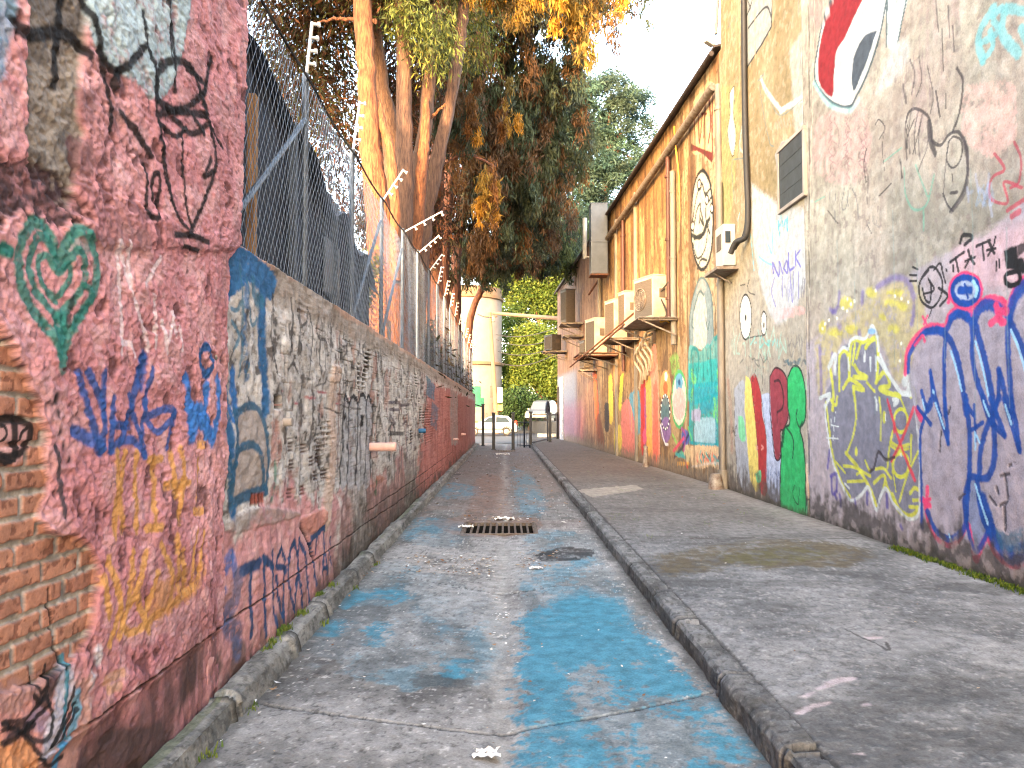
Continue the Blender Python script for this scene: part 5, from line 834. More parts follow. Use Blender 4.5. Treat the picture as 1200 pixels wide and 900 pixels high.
# ================================================================== FENCE on the low wall
XFN = -1.69
TOPY = [4.0, 5.4, 6.35, 7.95, 11.1, 14.6, 20.2, 26.4, 39]; TOPZ = [4.52, 4.50, 4.47, 4.50, 4.58, 4.74, 4.84, 4.80, 4.6]
topz = lambda y: float(np.interp(y, TOPY, TOPZ)) - .05 * abs(math.sin((y - 4.3) * math.pi / 2.05))
fen = thing('chain_link_fence', 'grey chain link fence on the low wall with white electric fence rods', 'fence', (XFN, 20, ZT))
V = []; F = []; YA, YB = 4.42, 38.0; PIT = .085; BZ = ZT + .01
def wire(p, q, w):
    b = len(V); d = (q - p).normalized(); a = d.cross(Vector((1, 0, 0))).normalized() * w; c = Vector((w, 0, 0))
    for P in (p, q): V.extend([tuple(P + a), tuple(P + c), tuple(P - a), tuple(P - c)])
    F.extend([(b + k, b + (k + 1) % 4, b + 4 + (k + 1) % 4, b + 4 + k) for k in range(4)])
for fam in (1, -1):
    y0 = YA - 3.2
    while y0 < YB + 3.2:
        H = 2.4; pts = []
        for i in range(13):
            y = y0 + fam * H * i / 12 * .62; z = BZ + H * i / 12
            if YA <= y <= YB and z <= topz(y): pts.append((y, z))
        if len(pts) > 1:
            wv = lambda y, z: .02 * math.sin(y * 2.1) * math.sin(z * 2) + .012 * math.sin(y * 5.3 + z)
            for (ya, za), (yb, zb) in zip(pts[:-1:3] if len(pts) > 4 else pts[:1], (pts[3::3] + [pts[-1]]) if len(pts) > 4 else pts[-1:]): 
                if (yb, zb) != (ya, za): wire(Vector((XFN + .006 * fam + wv(ya, za), ya, za)), Vector((XFN + .006 * fam + wv(yb, zb), yb, zb)), .0025 if y0 < 11 else .0014)
        y0 += PIT if y0 < 11 else PIT * 1.5
me = mesh_np('wire_mesh', V, F); under(fen, link('wire_mesh', me, M_WIRE))
m = MB(); P = [(XFN, y, topz(y)) for y in np.arange(YA, YB, .25)]; m.tube(P, .012, 6); under(fen, m.build('top_cable', M_CABLE, None, True))
m = MB(); P = [(XFN + .02, y, topz(y) - .03 + .012 * math.sin(y * 7)) for y in np.arange(YA, YB, .25)]; m.tube(P, .006, 5); under(fen, m.build('guard_cable', M_CABLE, None, True))
rods = {6.35: (.05, .52), 8.3: (.08, .62), 10.3: (.3, .46), 12.4: (.66, .36), 14.5: (.42, .36), 16.6: (.3, .4), 18.7: (.1, .5), 20.8: (.1, .5), 22.9: (.08, .5), 25: (.08, .55), 27.1: (.1, .5), 29.2: (.1, .5), 31.3: (.1, .5), 33.4: (.1, .5), 35.5: (.1, .5), 37.6: (.1, .5), 4.5: None}
def rodP(y): return None
for y, rd in rods.items():
    m = MB(); m.tube([(XFN - .03, y, ZT - .3), (XFN - .03, y, topz(y) + .05)], .028, 10); under(fen, m.build('post', M_GALV, None, True))
    if rd:
        a = Vector((XFN - .03, y, topz(y) - .02)); d = Vector((rd[0], 0, rd[1])); m = MB(); m.tube([a, a + d], .014, 8)
        pn = Vector((d.z, 0, -d.x)).normalized()
        for t in (.3, .52, .74, .97): c = a + d * t; m.tube([c, c + pn * .05], [.013, .013], 8); m.tube([c + pn * .05, c + pn * .07], [.022, .022], 8)
        under(fen, m.build('insulator_rod', M_WHITEROD, None, True))
for ya, yb in ((6.35, 4.42), (8.3, 10.2), (10.3, 12.3)):
    m = MB(); za, zb = (topz(ya) - .35, ZT + .02) if ya < 7 else (ZT + .02, topz(yb) - .3); m.tube([(XFN - .03, ya, za), (XFN - .03, yb, zb)], .022, 8); under(fen, m.build('brace', M_GALV, None, True))
m = MB(); m.box((XFN - .14, 5.36, 3.0), (.06, .10, 1.8), .1, .006); tag(m.build('timber_post', M_TIMBER), 'pale timber post behind the fence at the end of the pink wall', 'post')
# blue and timber offcuts showing behind the mesh at the wall top
y, z = uvL(480, 425); m = MB(); m.box((XFN - .3, y + .6, ZT + .22), (.05, .12, .75), 0, .005); tag(m.build('timber_stake', M_TIMBER), 'short timber stake poking up behind the fence by the blue board', 'stake')
m = MB(); m.box((XFN - .34, y + .2, ZT + .08), (.03, .4, .4), .2, .004, rot=Euler((R(35), 0, 0))); tag(m.build('blue_board', M_BLUEP), 'tilted blue board behind the fence', 'board')

# ================================================================== SHED behind the fence
sh = thing('shed', 'dark shed of shade cloth with a grey tarpaulin roof behind the fence', 'shed', (-3.8, 8, 0)); M0 = []
y0, y1 = 4.75, 11.2; x0, x1 = -5.6, -2.05
zt = lambda y: 4.75 - .16 * (y - y0)
m = MB(); n = 40; V = []; F = []
for i in range(n + 1):
    y = y0 + (y1 - y0) * i / n
    for z in (-.02, 1.5, 2.6, zt(y) * .8, zt(y)): V.append((x1 + .02 * math.sin(y * 11) + .015 * math.sin(y * 23 + z), y, z))
for i in range(n):
    for k in range(4): F.append((i * 5 + k, (i + 1) * 5 + k, (i + 1) * 5 + k + 1, i * 5 + k + 1))
m.add(V, F); m.box2((x0, y0, -.02), (x0 + .05, y1, 3.9)); m.add([(x0, y1, -.02), (x1, y1, -.02), (x1, y1, zt(y1)), (x0, y1, zt(y1))], [(0, 1, 2, 3)]); m.add([(x0, y0, -.02), (x1, y0, -.02), (x1, y0, zt(y0)), (x0, y0, zt(y0))], [(3, 2, 1, 0)])
under(sh, m.build('cloth_wall', M_DARKCLOTH, None, True))
m = MB(); V = []; F = []; nx, ny = 10, 24
for j in range(ny + 1):
    for i in range(nx + 1):
        x = x0 - .2 + (x1 - x0 + .32) * i / nx; y = y0 - .25 + (y1 - y0 + .4) * j / ny; V.append((x, y, zt(y) + .06 + .05 * math.sin(x * 3 + y * 2) + .04 * math.sin(y * 5) + (.10 * (1 - i / nx)) - (.22 if i == nx else 0) * (1 + .5 * math.sin(y * 4))))
for j in range(ny):
    for i in range(nx): F.append((j * (nx + 1) + i, j * (nx + 1) + i + 1, (j + 1) * (nx + 1) + i + 1, (j + 1) * (nx + 1) + i))
m.add(V, F); under(sh, m.build('tarp_roof', M_TARP, None, True))
for y in (5.2, 6.9, 8.6, 10.3): m = MB(); m.box2((x1 + .035, y, -.02), (x1 + .1, y + .07, zt(y) - .1), .005); under(sh, m.build('upright', M_TARP))
m = MB(); m.box2((x1 + .04, 8.2, 2.95), (x1 + .07, 8.9, 3.55), .005); under(sh, m.build('panel', M_GALV))

# ================================================================== WALL FITTINGS on the right
def ac_unit(loc, rz, size, label, fan='round', casing=M_AC):      # front looks to -X
    d, w, h = size; t = thing('ac_unit', label, 'air conditioner', loc, rz, 'air conditioners on the yellow building')
    m = MB(); m.box((0, 0, h / 2 + .03), (d, w, h), 0, .018); m.build('casing', casing, t, True)
    m = MB(); m.box((0, 0, h + .045), (d + .03, w + .03, .03), 0, .008); m.build('lid', casing, t, True)
    x = -d / 2
    if fan == 'round':
        r_ = min(w * .7, h) * .42; cy = w * .14; cz = h / 2 + .03
        def ring(mb, rr, tk): mb.tube([(x - .02, cy + rr * math.cos(q), cz + rr * math.sin(q)) for q in np.linspace(0, 6.2832, 33)], tk, 5, False)
        m = MB(); m.box((x - .002, 0, h / 2 + .03), (.006, w * .88, h * .86)); m.build('front_panel', M_ACGREY, t)
        m = MB(); m.lathe([(.001, 0), (r_ * .98, 0)], (0, 0, 0), 32); m.V = [(x - .006, cy + a, cz + b) for a, b, c in m.V]; m.build('fan_well', M_ACDARK, t)
        m = MB(); [ring(m, r_ * f, .005) for f in (.2, .36, .52, .68, .84)]; ring(m, r_, .014)
        for q in np.linspace(0, 6.2832, 13)[:-1]: m.tube([(x - .02, cy, cz), (x - .02, cy + r_ * math.cos(q), cz + r_ * math.sin(q))], .004, 5)
        m.build('grille', M_STEEL, t)
        m = MB(); m.tube([(x - .008, cy, cz), (x - .03, cy, cz)], r_ * .2, 16); m.build('fan_hub', M_ACGREY, t, True)
    else:
        m = MB(); n = int(w / .03)
        m.box((x - .004, 0, h / 2 + .03), (.006, w * .86, h * .86))
        m.build('fin_back', M_ACDARK if fan == 'dark' else M_ACGREY, t); m = MB()
        for i in range(n): m.box((x - .012, -w * .42 + w * .84 * i / n, h / 2 + .03), (.012, .008, h * .84))
        m.build('fins', M_ACGREY, t)
    m = MB(); m.box((d * .1, -w / 2 - .006, h * .62), (d * .4, .012, h * .22), 0, .004); m.build('side_cover', M_ACGREY, t)
    for sy in (-.38, .38): m = MB(); m.box((0, sy * w, .012), (d * 1.05, .05, .03), 0, .004); m.build('foot', M_STEEL, t)
    return t
def bracket(y, z, w, dep, label, rz=0, roofed=False):
    x = xF(y); t = thing('wall_bracket', label, 'bracket', (x, y, z), rz, 'steel brackets under the air conditioners')
    m = MB(); m.box((-dep / 2, 0, -.02), (dep, w, .025), 0, .004); m.build('tray', M_RUST if roofed else M_STEEL, t)
    for sy in (-.46, .46):
        m = MB(); m.box((-dep / 2, sy * w, -.06), (dep, .05, .05), 0, .004); m.build('arm', M_STEEL, t)
        m = MB(); m.tube([(-dep * .92, sy * w, -.08), (-.02, sy * w, -.45)], .022, 6); m.build('strut', M_STEEL, t)
    return t
def yF(px): d = ray(px, 400); t = (4.35 - SL * YC) / (d[0] - SL * d[1]); return t * d[1]
def zat(py, y): d = ray(600, py); return 1.6 + d[2] / d[1] * y
# the big near unit and its wide tray
Y1 = 19.2; z1 = zat(376, Y1)
bracket(Y1 + .2, z1 - .02, 2.6, .95, 'wide steel tray carrying the biggest air conditioner')
ac_unit((xF(Y1) - .44, Y1 + .1, z1), R(20), (.44, .98, 1.08), 'biggest pale air conditioner with its side towards us, on the wide tray')
cab = MB(); x = xF(18.7)
P = [(x - .12, 18.7, zat(330, 18.7)), (x - .3, 18.85, zat(342, 18.85)), (x - .5, 18.95, zat(352, 18.95)), (x - .36, 18.9, zat(345, 18.9)), (x - .15, 18.8, zat(366, 18.8)), (x - .25, 18.9, zat(375, 18.9))]
cab.tube(catmull(P, 6), .022, 8); tag(cab.build('hanging_cable', M_CABLE, None, True), 'black cable looping beside the biggest air conditioner', 'cable')
cab = MB(); P = [(x - .1, 18.6, zat(372, 18.6)), (x - .3, 18.75, zat(377, 18.7)), (x - .35, 18.6, zat(372, 18.6)), (x - .15, 18.5, zat(378, 18.5))]; cab.tube(catmull(P, 6), .02, 8); tag(cab.build('yellow_cable', M_YCABLE, None, True), 'yellow cable coiled at the near end of the wide tray', 'cable')
ac_unit((xF(22.2) - .42, 22.3, zat(385, 22.2)), R(14), (.42, .5, 1.05), 'narrow pale air conditioner half hidden behind the biggest one', 'fins')
ac_unit((xF(23.8) - .50, 23.8, zat(398, 23.8)), R(18), (.44, .72, 1.2), 'tall pale air conditioner between the biggest one and the one over the rusty awning', 'fins'); bracket(23.4, zat(399, 23.6), 1.9, .9, 'steel bracket under the tall middle air conditioner')
ac_unit((xF(27) - .62, 27, zat(415, 27)), R(16), (.46, .92, 1.22), 'pale air conditioner standing over the rusty awning', 'fins')
aw = bracket(27, zat(416, 27), 2.4, 1.35, 'rusty awning like tray under an air conditioner', roofed=True)
m = MB()
for k in range(9): m.box((-.68, -1.1 + k * .27, -.1), (1.3, .2, .012), 0, .002, rot=Euler((R(14), 0, 0)))
m.build('sheet', M_RUST, aw)
for (pa, ya, oa), (pb, yb, ob), lb in (((430, 27.5, 1.5), (352, 19.2, .5), 'long rusty stay bar rising across the air conditioners'), ((420, 26.4, 1.1), (380, 20.4, .9), 'shorter rusty stay bar under the biggest air conditioner')):
    m = MB(); m.tube([alongF(ya, oa, zat(pa, ya)), alongF(yb, ob, zat(pb, yb))], .03, 6); tag(m.build('stay_bar', M_RUST), lb, 'bar')
ac_unit((xF(31) - .38, 31, zat(432, 31)), R(10), (.4, .7, 1.1), 'dim air conditioner low on the wall left of the rusty awning', 'dark', M_ACGREY); bracket(31, zat(433, 31), 1.0, .7, 'small bracket under the dim air conditioner')
ac_unit((xF(35.4) - .6, 35.4, zat(379, 35.4)), R(22), (.5, .6, 1.55), 'tall grey air conditioner high on the far dark wall', 'fins', M_ACGREY); bracket(35.2, zat(380, 35.2), 1.8, 1.0, 'bracket under the far tall air conditioner')
m = MB(); bracket(35.0, zat(394, 35), 1.6, .9, 'second bracket below the far tall air conditioner')
ac_unit((xF(41) - .75, 41, zat(411, 41)), R(25), (.6, .9, .8), 'dark air conditioner sticking out at the far corner', 'dark', M_ACDARK); bracket(41, zat(412, 41), 1.4, 1.3, 'bracket under the dark far air conditioner')
# tangle of pipes under the near tray
for k in range(5):
    y = 20.2 + k * .35; zz = zat(385 + 6 * k, y); m = MB(); P = [alongF(y, .1, zz), alongF(y + .2, .3, zz - .1), alongF(y + .5, .25, zz - .35), alongF(y + .3, .12, zz - .7), alongF(y + .6, .1, zz - 1.1)]; m.tube(catmull(P, 5), .035, 8); tag(m.build('refrigerant_pipe', M_AC, None, True), 'pale insulated pipe hanging under the wide tray', 'pipe', 'insulated pipes under the wide tray')
# duct and pipe
yd = 27.6; du = thing('ventilation_duct', 'tall grey sheet metal duct rising past the roof edge', 'duct', (xF(yd) - .35, yd, zat(322, yd)))
zt_, zb_ = zat(240, yd), zat(322, yd); m = MB(); m.box((xF(yd) - .42, yd, (zt_ + zb_) / 2), (.62, .62, zt_ - zb_), 0, .02); under(du, m.build('shaft', M_DUCT))
m = MB(); m.prism([(xF(yd) - .75, yd - .33), (xF(yd) - .09, yd - .33), (xF(yd) - .09, yd + .33), (xF(yd) - .75, yd + .33)], zb_ - .06, zb_ - .005); under(du, m.build('foot_flange', M_RUST))
for f in (.45, .99): m = MB(); m.box((xF(yd) - .42, yd, zb_ + (zt_ - zb_) * f), (.66, .66, .05), 0, .008); under(du, m.build('seam_flange', M_DUCT))
m = MB(); m.tube([alongF(yd + 2.2, .6, zat(302, yd + 2)), alongF(yd + 2.2, .6, zat(254, yd + 2))], .09, 12); m.tube([alongF(yd + 2.2, .6, zat(300, yd + 2)), alongF(yd + 2.2, .05, zat(300, yd + 2))], .04, 8); tag(m.build('vent_pipe', M_WHITEBOX, None, True), 'slim white vent pipe left of the grey duct', 'pipe')
for pa, pb, lb in (((690, 345), (708, 318), 'brown diagonal stay below the grey duct'), ((694, 300), (710, 300), 'brown cross bar beside the white vent pipe')):
    m = MB(); m.tube([tuple(at(*pa, 31)), tuple(at(*pb, 28.5))], .05, 6); tag(m.build('stay_bar', M_RUST), lb, 'bar')
# white meter box, shelf, thick cables
uy, uz = uvR(858, 290); mb_ = thing('meter_box', 'white box with a square window on the cream wall above a grey shelf', 'box', (XR, uy, uz)); h = zat(262, uy) - zat(310, uy)
m = MB(); m.box((XR - .13, uy, uz), (.24, .52, h), 0, .015); under(mb_, m.build('casing', M_WHITEBOX))
m = MB(); m.box((XR - .16, uy - .268, uz + h * .18), (.1, .02, .22), 0, .004); under(mb_, m.build('window', M_GLASS))
m = MB(); m.box((XR - .255, uy, uz + h * .1), (.015, .3, .3), 0, .004); under(mb_, m.build('front_plate', M_ACGREY))
m = MB(); m.box((XR - .2, uy + .05, uz - h / 2 - .07), (.42, .9, .06), 0, .008); m.tube([(XR - .36, uy, uz - h / 2 - .1), (XR - .02, uy, uz - h / 2 - .3)], .02, 6); tag(m.build('wall_shelf', M_STEEL), 'grey shelf under the white meter box', 'shelf')
yc_, _ = uvR(878, 200); P = [(XR - .06, yc_, 9.2), (XR - .06, yc_ + .02, 7.2), (XR - .07, yc_ - .06, 6.0), (XR - .06, yc_ - .08, 5.2), (XR - .08, yc_ - .02, 4.75), (XR - .2, yc_ + .18, uz - .1), (XR - .26, yc_ + .3, uz - .28)]
m = MB(); m.tube(catmull(P, 6), .05, 10); tag(m.build('power_cable', M_CABLE, None, True), 'thick dark cable running down the cream wall to the meter box', 'cable')
m = MB(); P = [(XR - .05, yc_ + .1, 9.4), (XR - .05, yc_ + .12, 6.6), (XR - .06, yc_ + .02, 5.0), (XR - .18, yc_ + .3, uz - .2)]; m.tube(catmull(P, 6), .028, 8); tag(m.build('thin_cable', M_CABLE, None, True), 'thinner dark cable beside the thick one on the cream wall', 'cable')
m = MB(); m.tube([(XR - .07, YC - .12, .14), (XR - .07, YC - .12, 6.2)], .06, 12); m.tube([(XR - .07, YC - .12, .1), (XR - .07, YC - .12, .5)], .1, 12); tag(m.build('drain_pipe', M_PIPEG, None, True), 'grey drain pipe at the corner where the cream wall meets the yellow building', 'pipe')
# floodlight
lp = thing('floodlight', 'small white floodlight on an arm at the top corner of the cream wall', 'floodlight', tuple(at(843, 45, 15.4)))
a = Vector(at(843, -30, 15.4)); b = Vector(at(839, 40, 15.3)); m = MB(); m.tube([a, b], .035, 8); m.tube([a, a + Vector((.3, 0, 0))], .035, 8); under(lp, m.build('arm', M_PIPEG, None, True))
m = MB(); m.box(tuple(at(832, 49, 15.25)), (.2, .16, .12), 0, .01, rot=Euler((.2, .4, .3))); under(lp, m.build('head', M_WHITEBOX))
# wires over the roof
for k, (p, q) in enumerate((((776, 124), (850, 122)), ((771, 134), (850, 131)))):
    m = MB(); m.tube([tuple(at(*p, 26)), tuple(at(*q, 26))], .018, 5); tag(m.build('roof_rod', M_RUST), ('upper thin rod sticking out over the roof edge', 'lower thin rod sticking out over the roof edge')[k], 'rod')
m = MB(); P = [tuple(at(790, 148, 17.8)), tuple(at(792, 175, 18)), tuple(at(796, 215, 18)), tuple(at(799, 330, 18.2))]; m.tube(catmull(P, 5), .02, 6); tag(m.build('yellow_cable', M_YCABLE, None, True), 'yellow cable hanging from the roof edge of the yellow building', 'cable')
# stump and cloth at the wall foot
m = MB(); m.lathe([(.0, 0), (.16, 0), (.14, .16), (.1, .3), (.0, .32)], (4.1, YC - .2, ZP), 14); tag(m.build('pipe_base', M_STEEL, None, True), 'lumpy cement base at the foot of the corner drain pipe', 'pipe base')
m = MB(); m.lathe([(.0, 0), (.1, 0), (.08, .2), (.05, .5), (.07, .56), (0, .6)], (xF(20.8) - .25, 20.8, ZP), 12); tag(m.build('post_stub', M_STEEL, None, True), 'small broken post stub at the foot of the yellow building', 'stub')
# ================================================================== TREES
def foliage(name, blobs, n, size, cols, parent=None, droop=.5, asp=.3, clump=14, spread=.45, flat=.0, jit=.35, by=False):
    """leaf sprays: clumps spread through the crown's volume, each a handful of small leaf faces"""
    B = np.array([b[:6] for b in blobs], float); wts = np.array([b[6] if len(b) > 6 else b[3] * b[4] * b[5] for b in blobs]); wts = wts / wts.sum()
    nc = n // clump; k = rng.choice(len(B), nc, p=wts)
    d = rng.normal(size=(nc, 3)); d /= np.linalg.norm(d, axis=1)[:, None]; r_ = rng.random(nc) ** .42
    cen = B[k, :3] + d * r_[:, None] * B[k, 3:6]
    out = d.copy(); out[:, 2] *= .3
    ci = np.repeat(np.arange(nc), clump); N = len(ci)
    pos = cen[ci] + rng.normal(size=(N, 3)) * spread * np.array((1, 1, .8))
    ax = out[ci] * (1 - droop) + np.array((0, 0, -1.0)) * droop + rng.normal(size=(N, 3)) * jit; ax /= np.linalg.norm(ax, axis=1)[:, None]
    sd = np.cross(ax, rng.normal(size=(N, 3))); sd /= np.linalg.norm(sd, axis=1)[:, None] + 1e-9
    L = size * rng.uniform(.5, 1.4, N)[:, None]; Wd = L * asp
    V = np.stack((pos - ax * L * .5, pos + sd * Wd * .5 - ax * L * .05, pos + ax * L * .5, pos - sd * Wd * .5 - ax * L * .05), 1).reshape(-1, 3)
    F = np.arange(N * 4).reshape(N, 4)
    cl = np.array([lin(c) for c in cols]); cl = cl * .7 + cl.mean(0) * .3; ix = (k * 7919 % len(cl)) if by else rng.integers(len(cl), size=nc); cc = cl[ix][ci] * rng.uniform(.7, 1.3, (N, 1))
    me = mesh_np(name, V, F); set_col(me, np.repeat(cc, 4, 0)); return link(name, me, M_LEAF, parent)
def strands(blobs, n, r_=.2, h=.75, seed=1):    # drooping branch sprays spread through the crown
    g = np.random.default_rng(seed); B = np.array([b[:6] for b in blobs]); w = B[:, 3] * B[:, 4] * B[:, 5]; k = g.choice(len(B), n, p=w / w.sum())
    d = g.normal(size=(n, 3)); d /= np.linalg.norm(d, axis=1)[:, None]; c = B[k, :3] + d * (g.random(n) ** .38)[:, None] * B[k, 3:6]
    s_ = g.uniform(.6, 1.5, n); return [[*c[i], r_ * s_[i] * 1.2, r_ * s_[i] * 1.2, h * s_[i], 1.0] for i in range(n)]
def blob(px, py, Y, rx, ry=None, rz=None, w=None):
    p = at(px, py, Y); b = [p[0], p[1], p[2], rx, ry or rx, rz or rx]
    return b + [w] if w else b
def trunk(pts, widths, name, mt, parent, jit=.18):        # pts: (px, py, Y); widths in metres
    P = np.array([at(*p) for p in pts]); Q = catmull(P, 7); w = np.interp(np.linspace(0, 1, len(Q)), np.linspace(0, 1, len(widths)), widths) / 2
    Q[1:-1] += rng.normal(size=(len(Q) - 2, 3)) * .012
    m = MB(); m.tube(Q, list(w), 14, True, jit); return m.build(name, mt, parent, True)
def tree(name, label, base, group=None):
    return thing(name, label, 'tree', base, 0, group)
GT = 'tall trees behind the fence'
def par(t, o): return under(t, o)
def foot(px, Y): p = at(px, 430, Y); return (px, 450 + (1.62 / Y) * 880 + 30, Y)
BR = [(70, 44, 32), (92, 56, 38), (58, 52, 36), (48, 58, 38), (110, 66, 40)]
DG = [(34, 46, 34), (42, 58, 42), (30, 42, 38), (52, 60, 36), (64, 46, 34), (78, 52, 36), (46, 66, 52)]
FC = [(46, 58, 42), (58, 74, 52), (96, 66, 44), (50, 66, 56), (106, 72, 44), (64, 72, 46), (86, 58, 40), (70, 86, 64), (124, 84, 46), (54, 60, 40)]  # leaf tones; the orange browns stand in for sun spots
LITGOLD = [(168, 122, 40), (190, 142, 52), (140, 110, 44), (120, 104, 50)]  # yellow leaf tones that stand in for sunlit sprays
# 1 the thickest sunlit trunk
def P0(px, Y): p = at(px, 480, Y); return (p[0], Y, 0)
t = tree('conifer', 'conifer with the thickest sunlit orange trunk and a side limb behind the fence', P0(455, 15), GT)
par(t, trunk([(462, 600, 15), (457, 420, 15), (450, 300, 15), (437, 200, 15), (431, 110, 15), (425, 0, 15), (415, -160, 15)], (.95, .86, .62, .46, .4, .36, .28), 'trunk', M_BARK, None))
par(t, trunk([(464, 330, 14.7), (461, 200, 14.9), (450, 150, 15), (440, 112, 15.05)], (.2, .2, .17, .12), 'limb', M_BARK, None)); par(t, trunk([(440, 25, 15), (400, 22, 15.4), (372, 26, 15.8)], (.1, .07, .04), 'limb', M_BARK, None))
par(t, foliage('crown', [blob(370, 50, 18, 1.4, 1.5, 1.6), blob(340, 110, 20, 1.6, 1.5, 1.6), blob(395, 160, 18, 1.0, 1.2, 1.4), blob(440, -60, 15.5, 1.8, 1.5, 1.5), blob(360, -30, 17, 2, 2, 1.6), blob(420, 10, 16.5, .8, .8, 1.0), blob(385, 250, 19, .8, .8, 1.2)], 30000, .2, BR + [(80, 84, 40)], None, .55, .22, 12, .28))
# 2 grey trunk behind it
t = tree('conifer', 'conifer with a grey trunk tucked right behind the thickest sunlit trunk', P0(468, 17), GT)
par(t, trunk([(482, 600, 17), (474, 420, 17), (466, 250, 17), (456, 150, 17), (445, 90, 17), (436, 0, 17), (430, -120, 17)], (.75, .62, .46, .4, .36, .34, .25), 'trunk', M_BARKDIM, None))
par(t, foliage('crown', [blob(450, -40, 18, 1.5, 1.5, 1.6), blob(480, 60, 20, 1.2, 1.2, 1.8), blob(455, 150, 20, .9, 1, 1.6), blob(480, 180, 23, 1.2, 1, 2.4), blob(500, 260, 23, .9, 1, 1.4), blob(455, 250, 23, 1.0, 1, 1.6)], 26000, .2, BR, None, .6, .22, 12, .25))
# 3..5 slimmer trunks to the right
t = tree('conifer', 'conifer with a straight slim trunk in the middle of the sunlit group', P0(470, 16), GT)
par(t, trunk([(472, 600, 16), (471, 330, 16), (474, 200, 16), (473, 90, 16), (471, 0, 16), (470, -120, 16)], (.55, .46, .36, .34, .32, .22), 'trunk', M_BARKDIM, None))
par(t, foliage('crown', [blob(480, 10, 15.5, .7, .8, .9), blob(500, 40, 15.5, .55, .6, .8), blob(470, -70, 16, 1.4, 1.4, 1.4), blob(515, 50, 16, .4, .4, .9)], 9000, .16, [(96, 108, 52), (120, 124, 58), (74, 84, 46), (60, 66, 42)], None, .7, .2, 12, .16))
t = tree('conifer', 'conifer with a forked pinkish trunk hung with a green spray near its top', P0(488, 16.5), GT)
par(t, trunk([(478, 600, 16.5), (480, 400, 16.5), (488, 240, 16.5), (499, 130, 16.5), (507, 60, 16.5), (512, -20, 16.5), (516, -120, 16.5)], (.55, .48, .36, .3, .27, .25, .18), 'trunk', M_BARKDIM, None))
par(t, trunk([(486, 300, 16.5), (494, 200, 16.2), (499, 150, 16.2), (500, 116, 16.3)], (.3, .26, .22, .12), 'limb', M_BARK, None)); par(t, trunk([(505, 138, 16.4), (515, 128, 16.3), (522, 122, 16.2)], (.07, .05, .04), 'limb', M_BARK, None))
par(t, foliage('crown', [blob(505, 60, 16, .5, .5, .8), blob(530, 52, 16, .3, .3, .3), blob(545, 30, 19, 1.2, 1.2, 1.4), blob(520, -60, 17, 1.5, 1.5, 1.2)], 7000, .16, [(104, 112, 50), (84, 92, 46), (160, 140, 60), (60, 66, 40)], None, .7, .2, 12, .16))
t = tree('conifer', 'conifer with a slim trunk leaning right towards the alley', P0(492, 17), GT)
par(t, trunk([(482, 600, 17), (488, 380, 17), (498, 260, 17), (510, 200, 17), (527, 120, 17), (540, 40, 17), (546, -20, 17), (556, -140, 17)], (.5, .42, .36, .32, .28, .26, .24, .18), 'trunk', M_BARKDIM, None))
par(t, foliage('crown', strands([blob(668, 18, 17, .55, .8, .55), blob(650, 0, 17, .9, 1, .6), blob(690, 40, 17, .4, .6, .7), blob(625, -10, 17, .8, 1, .7), blob(683, 64, 17, .16, .3, .4), blob(710, -20, 17, 1.0, 1, .6), blob(560, -50, 17, 1.8, 1.6, 1.0)], 110, .14, .4, 9), 18000, .2, LITGOLD + [(110, 84, 44), (84, 74, 44), (70, 66, 40)], None, .8, .17, 14, .07, by=True))
par(t, trunk([(548, -40, 17), (590, -30, 17), (640, -18, 17), (690, -8, 17)], (.12, .1, .07, .03), 'limb', M_BARK2, None))
# 6 broad dim trunk with its crown over the alley
t = tree('cypress', 'cypress with a broad dim trunk and a big dark crown over the alley', P0(503, 26), GT)
par(t, trunk([(505, 600, 26), (503, 420, 26), (500, 320, 26), (502, 250, 26), (520, 150, 25), (540, 60, 24)], (.95, .9, .8, .65, .5, .36), 'trunk', M_BARK2, None))
par(t, foliage('crown', strands([blob(600, 40, 24, 2.6, 2, 2.6), blob(555, 120, 24, 1.6, 1.6, 2.6), blob(605, 150, 26, 1.6, 2, 2.2), blob(640, 60, 25, 1.5, 1.8, 1.7), blob(600, -40, 22, 3, 2, 2), blob(540, 30, 22, 1.4, 1.4, 2.2), blob(545, 120, 22, 1.1, 1, 1.6), blob(550, 190, 22, .7, .7, 1.1), blob(690, 0, 24, 1.6, 1.6, 1.4), blob(720, -30, 24, 1.6, 1.6, 1.0), blob(655, 110, 26, 1.2, 1.4, 1.2), blob(672, 150, 27, 1.1, 1.4, 1.3), blob(655, 200, 28, 1.2, 1.4, 1.3)] , 390, seed=2), 88000, .24, FC, None, .75, .2, 14, .1, by=True))
